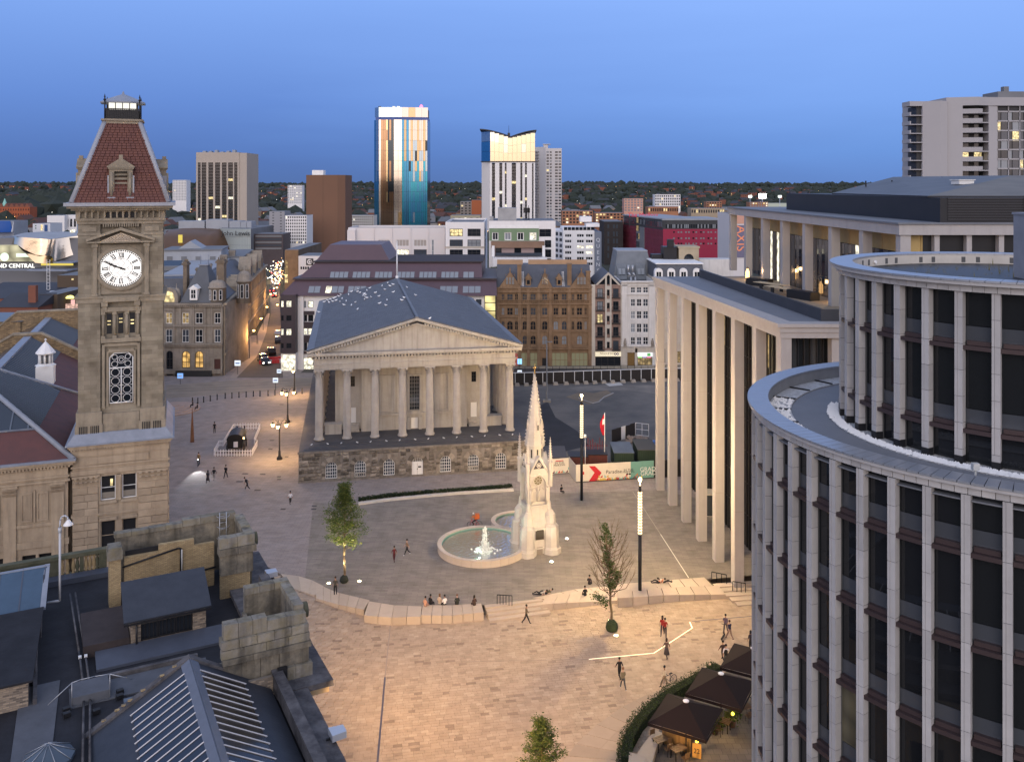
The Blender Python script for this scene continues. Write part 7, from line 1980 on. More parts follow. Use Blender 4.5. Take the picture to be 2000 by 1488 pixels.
B=small('dark_office_block','dark brown office block touching the left edge of the clock tower','office block',112,152,538,225,mat('dim brown brick',(.09,.065,.045)),0,0);B.box('amber_lamp',141,144,544,547,-.3,-.003,M_lit)
B=small('arcade_building','small building with bright yellow arched lamps and a pink lit front by the clock tower','building',114,152,584,200,mat('dim brown brick',(.09,.065,.045)),0,0)
for px in(120,137):MB().ext([(.9*cos(PI*i/8),.7*sin(PI*i/8))for i in rg_(9)],-.3,.2).mk('lamp_arch',em_('yellow arch glow',(1,.9,.25),2.0),B.t,(B.x(px),0,B.z(583,px)))
B.box('lit_front',119,152,593,603,-.4,-.003,roommat('pink front',(1,.62,.5),.7,1.5));B.box('lit_sign',141,148,585,594,-.6,-.41,em_('pink sign',(1,.55,.5),.9))
tag(MB().cyl(0,0,6,15.2,.75,12).mk('steel_chimney',mat('pale flue',(.42,.43,.45),.5),None,P(104,570,205)-Vec((0,0,15))),'pale cylindrical flue rising beside the dark warehouse roof','chimney')
b=MB()
for s in(0,.7):b.box(s,s+.08,0,.08,0,7)
for k in rg_(9):b.box(0,.78,0,.06,k*.8,k*.8+.06)
tag(b.mk('lattice_mast',M_wh,None,P(91,566,208)),'thin white lattice mast beside the flue left of the clock tower','mast')
B=plain_house('skylit_store','store with blue grey skylights at the left edge behind the museum gables',-40,40,628,610,150,10,m_ybrick,mat('blue skylight',(.10,.13,.17),.3))
rng=random.Random(11)
b0=bmesh.new();bmesh.ops.create_icosphere(b0,subdivisions=1,radius=1);ico_v=[tp_(v.co)for v in b0.verts];ico_f=[tp_(v.index for v in f.verts)for f in b0.faces];b0.free()
IV=np.array(ico_v,dtype=np.float32);IF=np.array(ico_f,dtype=np.int32)
def blobs(name,items,mats,smooth=True):
 V=np.empty((len(items)*len(IV),3),np.float32);F=np.empty((len(items)*len(IF),3),np.int32);nprng=np.random.default_rng(5)
 for i,(x,y,z,rx,rz)in en_(items):
  j=1+nprng.uniform(-.3,.3,(len(IV),1)).astype(np.float32)
  V[i*len(IV):(i+1)*len(IV)]=IV*j*np.array([rx,rx,rz],np.float32)+np.array([x,y,z],np.float32);F[i*len(IF):(i+1)*len(IF)]=IF+i*len(IV)
 me=bpy.data.meshes.new(name);me.from_pydata(V.tolist(),[],F.tolist())
 for m in mats:me.materials.append(m)
 return me
m_wood=mat('distant foliage',(.022,.030,.022),.95,var=.9,vs=.03,c2=(.04,.047,.037))
it=[]
while len(it)<5200:
 d=480*(9500/480)**(rng.random()**.8);a=rng.uniform(-.62,.64);x,y=d*sin(a),d*cos(a)
 px=1000+x/y*FOC
 if y<900 and(rng.random()<.55):continue
 if 520<px<1480 and y<620:continue
 s=rng.uniform(2.5,6.5)*(1+d/2600)
 it.append((x,y,tz_(x,y)+s*.4,s*rng.uniform(.9,1.6),s))
for k in rg_(240):
 x,y=rng.uniform(-760,-480),rng.uniform(950,1500);s=rng.uniform(9,16);it.append((x,y,tz_(x,y)+s*.6,s*1.2,s))
o=lk_('distant_woodland',blobs('distant_woodland',it,[m_wood]),kind='stuff')
def house_mesh(i):
 b=MB();w_,d_,h_=rng.uniform(7,16),rng.uniform(7,10),rng.uniform(4,7);b.box(-w_/2,w_/2,-d_/2,d_/2,-3,h_)
 if i%3:b.extx([(-d_/2-.3,h_),(d_/2+.3,h_),(0,h_+d_*.42)],-w_/2,w_/2,1)
 else:b.box(-w_/2,w_/2,-d_/2,d_/2,h_,h_+.5,1)
 for k in rg_(int(w_/3)):
  for z in(1.2,4.0):
   if z+1<h_:b.box(-w_/2+1+k*3,-w_/2+2.3+k*3,-d_/2-.05,-d_/2,z,z+1.2,3 if rng.random()<.13 else 2)
 wm=[m_brickr,mat('pale house render',(.42,.39,.35),.8),mat('buff house brick',(.27,.19,.13),.9),mat('grey house wall',(.25,.25,.26),.8)][i%4]
 return b.mesh('distant_house',[wm,[m_bs,m_flat,mat('red brown roof',(.10,.05,.04),.8)][i%3],m_fwin,M_lit])
hm=[house_mesh(i)for i in rg_(14)]
spots=[]
while len(spots)<800:
 d=430*(5200/430)**(rng.random()**1.15);a=rng.uniform(-.56,.5);x,y=d*sin(a),d*cos(a);px=1000+x/y*FOC
 if y<640 and(540<px<1500 or px<60):continue
 if-760<x<-480 and 950<y<1500:continue
 if any(abs(px-c)<w_ and y<Y_ for c,w_,Y_ in((430,60,640),(635,50,520),(780,65,660),(1010,70,760))):continue
 spots.append((d,x,y))
spots.sort()
for d,x,y in spots[:300]:
 tag(lk_('distant_house',rng.choice(hm),None,(x,y,tz_(x,y)),rng.uniform(0,6.28),scale=(1+d/4000,)*3),'small house or low block among the dark trees below the horizon','house','houses scattered below the horizon')
VB,FB,MI=[],[],[]
for d,x,y in spots[300:]:
 me=rng.choice(hm);a=rng.uniform(0,6.28);c,s=cos(a),sin(a);k=1+d/4000;z=tz_(x,y);n=len(VB)
 for v in me.vertices:VB.append((x+k*(v.co.x*c-v.co.y*s),y+k*(v.co.x*s+v.co.y*c),z+k*v.co.z))
 for f in me.polygons:FB.append(tp_(n+i for i in f.vertices));MI.append(f.material_index)
me=bpy.data.meshes.new('distant_houses');me.from_pydata(VB,[],FB)
for m in(m_brickr,m_bs,m_fwin,M_lit):me.materials.append(m)
me.polygons.foreach_set('material_index',MI)
lk_('distant_houses',me,kind='stuff')
b=MB()
for k in rg_(420):
 d=450*(6000/450)**rng.random();a=rng.uniform(-.55,.5);x,y=d*sin(a),d*cos(a);s=.16*(1+d/1300);z=tz_(x,y)+rng.uniform(6,11)
 mi=rng.choices((0,1,2),(5,3,.4))[0]
 b.add([(x-s,y,z),(x+s,y,z),(x,y-s,z),(x,y+s,z),(x,y,z-s),(x,y,z+s)],[(0,2,5),(2,1,5),(1,3,5),(3,0,5),(2,0,4),(1,2,4),(3,1,4),(0,3,4)],mi)
b.mk('distant_lights',[em_('far amber lamp',(1,.55,.2),5),em_('far white lamp',(1,.95,.85),5),em_('far red lamp',(1,.1,.05),5)],kind='stuff')
for i,(px,py,s,st_,lab)in en_(((1465,384,1.0,4,'small lit stadium floodlight mast, leftmost of three'),(1489,383,2.2,12,'brightest stadium floodlight mast, middle of three'),(1523,384,1.0,3,'small lit stadium floodlight mast, rightmost of three'))):
 p=P(px,py,1050);t=th_('stadium_floodlight',lab,'floodlight',(p.x,p.y,tz_(p.x,p.y)),0,'stadium floodlights');h=p.z-t.location.z
 MB().cyl(0,0,-1,h,.35,6).mk('mast',M_steel,t);BX(-2*s,2*s,-.6,-.2,h-1.2*s,h+1.2*s).mk('lamp_bank',em_('stadium lamp %d'%i,(.9,1,.95),st_),t)
MA=R(27.5)
ML=G(651,1326,12.5);ML.z=0
mus=th_('museum_building','old museum block with dark roofs, broken stone parapets, brick huts and a ribbed skylight','museum',ML,MA)
m_wst=mat('weathered parapet stone',(.24,.205,.15),.95,var=.95,vs=1.2,c2=(.085,.078,.068),bump=.6,bs=5,streak=.8)
m_cst=mat('lichen coping stone',(.235,.215,.185),.95,var=.75,vs=1.6,c2=(.20,.165,.085),bump=.6,bs=5,streak=.75,pid=.18)
m_mold=mat('mossy stone',(.13,.12,.08),.95,var=.9,vs=1.0,c2=(.07,.075,.045),bump=.5,bs=5)
m_yb=brickmat('yellow stock brick',(.44,.33,.17),(.31,.22,.115),(.20,.16,.11),.225,.075,ms=.012,var=.55)
m_bk=brickmat('pale sooty brick',(.36,.28,.20),(.10,.08,.065),(.2,.17,.14),.3,.1,ms=.014,var=.35)
m_felt=mat('black roof felt',(.014,.014,.017),.8,var=.7,vs=.7,c2=(.03,.03,.036),bump=.15,bs=4)
m_walk=mat('grey walkway',(.105,.11,.125),.8,var=.6,vs=.9,c2=(.06,.063,.07),bump=.1)
m_blue=mat('blue grey lead slope',(.075,.085,.11),.5,var=.5,vs=.8,c2=(.045,.05,.065),bump=.1)
m_ledge=mat('dark ledge',(.045,.042,.045),.8,var=.9,vs=1.0,c2=(.15,.14,.14),bump=.4,bs=5)
m_facade=mat('honey facade stone',(.48,.36,.21),.85,var=.5,vs=.4,c2=(.3,.22,.13),bump=.2,bs=4,streak=.3)
FX=-1.5
b=MB()
b.X=Matrix.Translation((FX,0,0))@Matrix.Rotation(PI/2,4,'Z')
ops=[]
for k in rg_(13):
 u=-28+k*3.6;ops+=[(u+.9,u+2.6,1.2,4.6,'arch'),(u+1.0,u+2.5,6.6,9.4)]
b.wall(-30,18.5,LOWZ-.3,12.0,0,ops,.4);b.X=None
b.mk('street_wall',m_facade,mus)
b=MB()
BX(-40,FX-.42,-30,21.2,-.8,11.9).mk('block',m_felt,mus)
BX(-40,-2.9,-30,21.2,11.9,12.0).mk('flat_roof',m_felt,mus)
MB().pr([(-3.0,-.05),(0,-.05),(0,19),(-3.0,19)],12.2,12.5).pr([(-2.9,-30),(-1.4,-30),(-1.4,-.053),(-2.9,-.053)],12.2,12.46).mk('cornice_ledge',m_ledge,mus)
MB().pr([(-2.4,.1),(-.2,.1),(-.2,19),(-2.4,19)],11.85,12.197).mk('cornice_stone',m_facade,mus)
BX(-1.5,-1.35,-.5,-.1,11.3,12.1).mk('console',m_facade,mus)
BX(-3.0,-2.55,-30,1.1,12.3,13.05).box(-3.05,-2.5,-30,1.15,13.053,13.2).mk('inner_parapet',m_ledge,mus)
def srow(x0,x1,y0,y1,z0,z1,n,m,name='coping_stone',along='x',jag=.0):
 for k in rg_(n):
  t0,t1=k/n,(k+1)/n;q=.012;j=rnu(-jag,jag)
  b=MB()
  if along=='x':b.box(x0+(x1-x0)*t0+q,x0+(x1-x0)*t1-q,y0-rnu(0,.03),y1,z0,z1+j)
  else:b.box(x0-rnu(0,.02),x1,y0+(y1-y0)*t0+q,y0+(y1-y0)*t1-q,z0,z1+j)
  b.mk(name,m,mus)
b=MB()
b.box(-5.4,-1.15,1.5,1.95,12.4,15.2);b.box(-1.6,-1.15,1.95,5.35,12.4,15.6);b.box(-3.6,-1.15,5.35,5.8,12.4,15.6)
b.box(-3.75,-3.55,4.9,5.5,13.0,14.6);b.mk('parapet_wall',m_wst,mus)
srow(-5.45,-3.2,1.42,2.0,15.203,15.95,3,m_cst,jag=.04);srow(-3.2,-1.1,1.42,2.0,15.203,15.72,2,m_cst,jag=.02)
srow(-5.6,-1.0,1.25,2.0,14.75,15.18,5,m_cst);srow(-5.62,-.95,1.2,1.5,14.3,14.72,4,m_cst,'moulding_stone')
srow(-1.62,-1.1,2.0,5.3,15.603,15.95,4,m_cst,along='y',jag=.03);srow(-3.62,-1.1,5.3,5.85,15.603,15.95,3,m_cst,jag=.03)
srow(-5.55,-.88,1.1,1.5,14.0,14.28,3,m_wst,'moulding_stone')
srow(-5.5,-2.6,1.3,1.5,12.5,13.97,3,m_wst,'parapet_stone');srow(-2.6,-1.0,1.2,1.5,13.2,13.97,1,m_wst,'parapet_stone');srow(-2.7,-.85,1.0,1.5,12.5,13.17,2,m_cst,'parapet_stone')
for dy in(1.8,4.2):srow(-1.15,-.85,dy,dy+1.9,12.5,14.25,1,m_wst,'parapet_stone','y')
b=MB();b.la([(.42,0),(.42,.35),(.2,.36)],14);b.v=[(v[2],v[0],v[1])for v in b.v];b.mk('carved_roundel',m_mold,mus,(-1.1,2.6,15.35))
b=MB();b.la([(.42,0),(.42,.35),(.2,.36)],14);b.v=[(v[2],v[0],v[1])for v in b.v];b.mk('carved_roundel',m_mold,mus,(-1.45,14.3,15.3))
BX(-3.55,-1.62,5.15,5.345,12.3,13.6).box(-5.2,-2.9,.9,1.08,12.0,13.0).mk('brick_patch',m_bk,mus)
BX(-2.75,-2.25,.85,1.06,12.0,13.3).mk('doorway',M_bk,mus)
srow(-8.4,-5.5,1.7,2.2,12.6,13.5,3,m_wst,'parapet_stone');srow(-8.6,-7.2,1.5,2.2,13.503,13.75,3,m_cst);srow(-7.2,-5.4,1.6,2.25,13.503,13.66,3,m_cst)
BX(-9.6,-1.9,17.6,18.05,12.3,15.7).box(-1.95,-1.5,13.9,18.05,12.3,15.6).box(-3.6,-1.5,13.5,13.95,14.1,15.3).mk('parapet_wall',m_wst,mus)
srow(-9.7,-5.4,17.5,18.1,15.703,15.95,4,m_cst,jag=.02);srow(-5.4,-1.9,17.5,18.1,15.703,16.15,3,m_cst,jag=.03);srow(-2.0,-1.42,14.0,17.5,15.603,15.98,4,m_cst,along='y',jag=.03)
srow(-3.68,-1.4,13.4,14.0,15.303,15.95,2,m_cst,jag=.02);srow(-3.72,-1.3,13.3,14.0,14.85,15.28,2,m_wst,'moulding_stone');srow(-3.6,-1.5,13.45,13.95,13.5,14.83,2,m_wst,'parapet_stone')
BX(-9.2,-3.6,15.9,16.2,12,14.9).box(-7.1,-4.9,15.9,16.2,14.903,15.35).box(-3.6,-1.7,13.5,13.75,11.9,13.48).box(-10.1,-9.4,15.6,16.6,11.9,15.0).mk('brick_wall',m_yb,mus)
BX(-9.1,-5.0,16.25,16.32,14.6,15.2).mk('recess_shade',M_bk,mus)  # black sheet put in for the shade of the recess
BX(-10.2,-9.3,15.5,16.7,15.003,15.6).box(-10.15,-9.35,15.55,16.65,15.603,15.75).mk('pier_cap',m_cst,mus)
pipe=[(-9.3,15.82,14.35),(-5.9,15.82,14.95),(-5.75,15.82,14.9),(-5.75,15.82,13.2),(-5.5,15.82,13.1),(-3.5,15.7,13.3)]
MB().path(pipe,.06,6).mk('drain_pipe',M_bk,mus)
MB().tube((-5.68,15.74,14.85),(-5.68,15.74,13.2),.025,4).mk('drain_pipe',M_wh,mus)
b=MB()
for x in(-3.0,-2.55):b.tube((x,17.35,13.6),(x,17.35,16.3),.03,5)
for k in rg_(6):b.tube((-3.0,17.35,13.8+k*.45),(-2.55,17.35,13.8+k*.45),.02,4)
for z in(14.6,15.4,16.1):
 for k in rg_(10):a0,a1=PI+PI*k/10,PI+PI*(k+1)/10;b.tube((-2.78+.42*cos(a0),17.35+.5*sin(a0),z),(-2.78+.42*cos(a1),17.35+.5*sin(a1),z),.02,4)
b.mk('caged_ladder',M_steel,mus)
srow(-1.15,-.55,5.9,13.4,12.5,13.15,5,m_ledge,'parapet_stone','y')
BX(-2.0,-1.2,5.9,13.4,11.95,12.6).mk('gutter',m_felt,mus)
MB().wall(-9.3,-5.1,11.9,13.65,9.5,[(-8.75,-5.85,12.25,13.3)],.25).quad((-5.1,9.5,11.9),(-5.1,12,11.9),(-5.1,12,14.4),(-5.1,9.5,13.65)).quad((-9.3,9.5,11.9),(-9.3,9.5,13.65),(-9.3,12,14.4),(-9.3,12,11.9)).mk('hut_wall',m_bk,mus)
for k in rg_(3):wd_(mus,-8.27+k*.967,9.7,12.27,.93,1.0,4,1,.07,M_bk,M_gl)
MB().slab((-9.7,9.15,13.62),(-4.85,9.15,13.62),(-4.8,12.3,14.75),(-9.65,12.3,14.75),-.12).mk('hut_roof',mat('dark hut slate',(.032,.036,.046),.55,var=.6,vs=1.2,c2=(.05,.055,.068),bump=.15),mus)
BX(-9.7,-4.85,9.08,9.16,13.5,13.6).tube((-9.0,9.3,13.5),(-9.0,9.3,12.0),.06,6).tube((-9.0,9.3,12.0),(-9.05,7.7,11.95),.07,6).mk('gutter',M_bk,mus)
MB().pr([(-11.2,7.6),(-4.2,7.6),(-4.2,9.45),(-11.2,9.45)],12.0,[12.15,12.15,12.32,12.32]).mk('lead_slope',m_blue,mus)
MB().pr([(-11.8,9.5),(-9.35,9.5),(-9.35,14),(-11.8,14)],12,12.7).mk('side_roof',mat('brown felt',(.05,.038,.036),.8,var=.5,vs=.8),mus)
MB().pr([(-12.6,4.4),(-5.6,4.4),(-5.6,6.4),(-12.6,6.4)],12.0,12.06).pr([(-15.2,.0),(-13.5,.0),(-13.0,7.6),(-14.9,7.6)],12.0,12.063).pr([(-20,-4.5),(-13.6,.1),(-13.6,1.5),(-20,-3.1)],12.0,12.066).mk('walkway',m_walk,mus)
BX(-11.0,-6.0,6.5,6.75,12,12.25).mk('kerb',m_ledge,mus)
b=MB()
for dx in(0,.3):b.path([(-12.3+dx,17.5,12.6),(-12.0+dx,10,12.25),(-11.9+dx,5.6,12.2),(-12.2+dx,-1.5,12.15)],.06,6)
b.mk('roof_pipe',m_ledge,mus)
for dx in(0,.3):BX(-.08,.08,-.1,.1,0,.1).mk('pipe_clip',M_wh,mus,(-11.98+dx,9.2,12.26))
MB().obox(-11.6,5.3,12.06,12.5,1.8,1.6).mk('roof_bridge',m_walk,mus)
b=MB();
for(x,y)in((-12.5,4.5),(-10.7,4.5)):b.tube((x,y,12.1),(x,y,13.3),.022,5)
b.path([(-13.6,4.4,12.5),(-12.5,4.5,13.3),(-12.1,4.5,13.36),(-11.4,4.5,13.36),(-10.7,4.5,13.3),(-9.6,4.6,12.7)],.022,5);b.mk('hand_rail',M_steel,mus)
for x,y in((-12.75,4.2),(-12.75,3.7),(-10.2,4.7),(-10.25,4.2),(-11.4,3.3),(-11.5,1.6)):MB().obox(0,0,0,.2,.34,.26,.2).mk('rubber_foot',M_bk,mus,(x,y,12.06))
d=MB().la([(1.15,0),(1.15,.18),(.08,.75),(.02,.78)],10,smooth=False).mk('glass_dome',mat('grey blue glass',(.075,.10,.13),.25),mus,(-13.6,.2,12.05))
for k in rg_(10):
 a=2*PI*k/10;MB().tube((1.17*cos(a),1.17*sin(a),.19),(.08*cos(a),.08*sin(a),.78),.022,4).mk('glazing_bar',M_steel,d)
BX(-.5,.5,-.6,.6,0,.25).mk('hatch',mat('blue skylight',(.10,.13,.17)),mus,(-9.6,3.1,12))
rx_,ez,rz_,hw_=-7.15,11.6,14.55,5.2
ys,ye=1.3,-30
kz=(rz_-ez)/hw_
b=MB()
for s in(-1,1):
 p=[(rx_+s*hw_,ys,ez),(rx_+s*hw_,ye,ez),(rx_,ye,rz_),(rx_,ys,rz_)]
 if s>0:p[0]=(rx_+4.0,ys,rz_-4.0*kz);p[1]=(rx_+4.0,ye,rz_-4.0*kz)
 b.slab(*(p if s<0 else p[::-1]),-.08)
b.mk('slate_roof',mat('dark hut slate',(.032,.036,.046)),mus)
for s,m_,w_ in((-1,mat('ink blue skylight glass',(.014,.02,.034),.12),2.75),(1,mat('brown black skylight glass',(.018,.016,.016),.15),2.5)):
 b=MB();q=.1
 p=[(rx_+s*w_,ys-.8,rz_-w_*kz+q),(rx_+s*w_,ye,rz_-w_*kz+q),(rx_+s*.35,ye,rz_-.35*kz+q),(rx_+s*.35,ys-.8,rz_-.35*kz+q)]
 b.slab(*(p if s<0 else p[::-1]),-.06);g=b.mk('skylight',m_,mus)
 rbm=BX(-.02,.02,0,1,0,.07).mesh('glazing_bar',mat('white glazing bar',(.55,.53,.53),.5))
 for k in rg_(48):
  y=ys-.95-k*.62;p0=Vec((rx_+s*(w_+.12),y,rz_-(w_+.12)*kz+q+.05));p1=Vec((rx_+s*.35,y,rz_-.35*kz+q+.05))
  o=lk_('glazing_bar',rbm,g,p0);o.rotation_euler=Vec((0,1,0)).rotation_difference((p1-p0).normalized()).to_euler();o.scale=(1,(p1-p0).length,1)
MB().slab((rx_-.4,ys,rz_-.12),(rx_-.4,ye,rz_-.12),(rx_,ye,rz_+.16),(rx_,ys,rz_+.16),-.05).slab((rx_,ys,rz_+.16),(rx_,ye,rz_+.16),(rx_+.4,ye,rz_-.12),(rx_+.4,ys,rz_-.12),-.05).mk('ridge_lead',mat('ridge lead',(.13,.145,.18),.5,var=.5,vs=1.5,c2=(.09,.1,.12)),mus)
b=MB()
for s,w_ in((-1,7.5),(1,4.2)):
 pts=[(rx_,rz_+.25),(rx_+s*w_,rz_+.25-w_*kz),(rx_+s*w_,rz_-.4-w_*kz),(rx_,rz_-.4)]
 b.ext(pts if s>0 else pts[::-1],ys,ys+.4)
b.mk('raking_parapet',m_ledge,mus)
for k in rg_(20):
 if rn1()<.55:
  x=rx_-.4-k*.3;MB().obox(x,ys+.2,rz_+.26-(rx_-x)*kz,rz_+.33-(rx_-x)*kz,.22,.12,rnu(-.1,.1)).mk('loose_brick',m_yb,mus)
BX(-40,-9.9,21.6,22.1,13.35,13.6).box(-40,-9.9,21.55,22.15,11.8,12.2).box(-40,-12.9,21.7,22.0,12.2,13.348).box(-10.4,-9.9,21.65,22.05,12.2,13.348).box(-11.6,-11.35,21.7,22.0,12.2,13.348).mk('balustrade_wall',m_mold,mus)
mb_=bb=MB();bb.la([(.1,0),(.13,.08),(.07,.15),(.14,.4),(.1,.75),(.06,.9),(.12,1.02),(.12,1.14)],8);bme=bb.mesh('baluster',mat('pale ochre baluster',(.40,.29,.15),.9,var=.5,vs=3));bme2=bb.mesh('baluster',m_mold)
for k,x in en_((-12.7,-12.35,-12.0,-11.75,-11.2,-10.95,-10.7,-10.5)):lk_('baluster',bme if k not in(3,7)else bme2,mus,(x,21.85,12.203))
BX(-40,-9.2,20.6,21.5,11.9,12.35).mk('roof_kerb',m_blue,mus)
lt=MB().slab((-40,14.5,13.2),(-13.8,14.5,13.2),(-13.6,17.8,14.5),(-40,17.8,14.5),-.1).mk('lean_to_glazing',mat('blue lean-to glass',(.06,.10,.15),.25,var=.3,vs=.7),mus)
for k in rg_(14):MB().bar((-13.9-k*1.25,14.45,13.22),(-13.7-k*1.25,17.8,14.52),.07,.1).mk('glazing_bar',m_blue,lt)
MB().bar((-13.85,14.4,13.2),(-13.6,17.9,14.5),.3,.14).bar((-40,17.8,14.45),(-13.5,17.8,14.45),.25,.16).mk('lead_edge',M_lead,lt)
MB().slab((-40,5.4,13.35),(-14.3,5.4,13.35),(-13.8,14.4,13.3),(-40,14.4,13.3),-.1).mk('felt_roof',m_felt,mus)
MB().slab((-17.5,7,13.42),(-15.2,7,13.42),(-15.0,10.5,13.40),(-17.3,10.5,13.40),-.02).mk('felt_patch',m_walk,mus)
BX(-40,-14.5,5.6,14.4,11.95,13.25).mk('brick_hut',m_bk,mus)
BX(-14.3,-14.1,5.6,17,12,12.35).tube((-14.0,17.6,12.2),(-14.2,8,12.6),.05,6).tube((-13.8,17.0,14.3),(-13.95,12.5,12.4),.04,5).mk('side_gutter',m_ledge,mus)
MB().slab((-22,-9,12.3),(-12.3,-9.5,12.3),(-12.5,-3.6,13.4),(-22,-3.6,13.4),-.1).mk('corner_roof',m_blue,mus)
p=ML+Vec((-12.9*cos(MA)-16.4*sin(MA),-12.9*sin(MA)+16.4*cos(MA),12.4))
t=th_('roof_lamp_post','white swan necked lamp post standing on the dark museum roof','lamp post',p)
zt=P(118,1030,p.y).z-p.z
MB().path([(-.8,.0,.2),(0,0,.35),(0,0,zt)],.07,8).la([(.11,zt-.3),(.11,zt)],8).mk('pole',mat('pale grey paint',(.45,.46,.48),.5),t)
b=MB();pts=[(0,0,zt),(.02,0,zt+.45),(.12,0,zt+.68),(.3,0,zt+.76),(.48,0,zt+.66),(.52,0,zt+.5)];b.path(pts,.05,6);b.mk('neck',MATS['pale grey paint'],t)
MB().la([(.08,zt+.5),(.12,zt+.42),(.3,zt+.2),(.3,zt+.16)],12,.53,0).mk('lamp_shade',M_wh,t)
FLOODS=[]
for i,(px,py,lab)in en_(((657,1434,'grey floodlight box on the near ledge of the museum'),(528,1121,'grey floodlight box on the far ledge of the museum, beyond the near stone parapet'))):
 p=G(px,py,12.7);t=th_('ledge_floodlight',lab,'floodlight',p,MA,'floodlights on the museum ledge')
 BX(-.5,-.1,-.05,.05,-.15,-.05).mk('bracket',M_bk,t)
 b=MB();b.pr([(-.3,-.38),(.42,-.3),(.42,.3),(-.3,.38)],-.1,.22);b.mk('housing',mat('pale lamp casing',(.5,.52,.56),.4,metal=.4),t)
 FLOODS.append(p)
m_mon=mat('memorial portland stone',(.47,.44,.40),.8,var=.45,vs=.9,c2=(.35,.32,.28),bump=.15,bs=6,streak=.12)
m_bench=mat('buff bench granite',(.46,.385,.305),.7,var=.4,vs=1.2,c2=(.37,.305,.24),bump=.1,bs=12,pid=.1)
MC=G(1043,1078);MC=Vec((2.45,96.2,0));MAn=R(19)
mon=th_('spired_memorial','white stone gothic memorial with a crocketed spire beside the lit round pool','monument',MC,MAn)
OCT=lambda r:[(r*cos(PI/8+k*PI/4),r*sin(PI/8+k*PI/4))for k in rg_(8)]
def sq(b,h0,h1,z0,z1,mi=0):b.pr([(-h0,-h0),(h0,-h0),(h0,h0),(-h0,h0)],z0,z1,mi,[(-h1,-h1),(h1,-h1),(h1,h1),(-h1,h1)])
b=MB()
sq(b,1.5,1.42,-.1,3.4);sq(b,1.42,1.22,3.4,3.75);sq(b,1.5,1.5,3.2,3.38);sq(b,1.22,1.2,3.75,5.0)
b.mk('base',m_mon,mon)
b=MB()
for k in rg_(4):
 for s in(-1,1):
  a=PI/4+k*PI/2
  cx,cy=1.55*cos(a)*1.2,1.55*sin(a)*1.2
 a=PI/4+k*PI/2
 def oc(r,z0,z1,r1,d):
  c=(d*cos(a),d*sin(a));b.la([(r,z0),(r1,z1)],8,c[0],c[1],smooth=False,a0=PI/8+a)
 oc(1.02,-.1,.55,.98,1.98);oc(.92,.55,.75,.84,1.96);oc(.84,.75,2.9,.76,1.93);oc(.8,2.9,3.1,.6,1.88);oc(.6,3.1,4.1,.54,1.8);oc(.58,4.1,4.5,.3,1.75);oc(.32,4.5,5.4,.22,1.62)
b.mk('buttress',m_mon,mon)
b=MB();sq(b,1.6,1.6,2.55,2.7);sq(b,1.56,1.56,.55,.7);sq(b,1.3,1.3,4.95,5.1);b.mk('string_course',m_mon,mon)
b=MB();sq(b,.92,.92,5.0,9.0);b.mk('shaft_core',m_mon,mon)
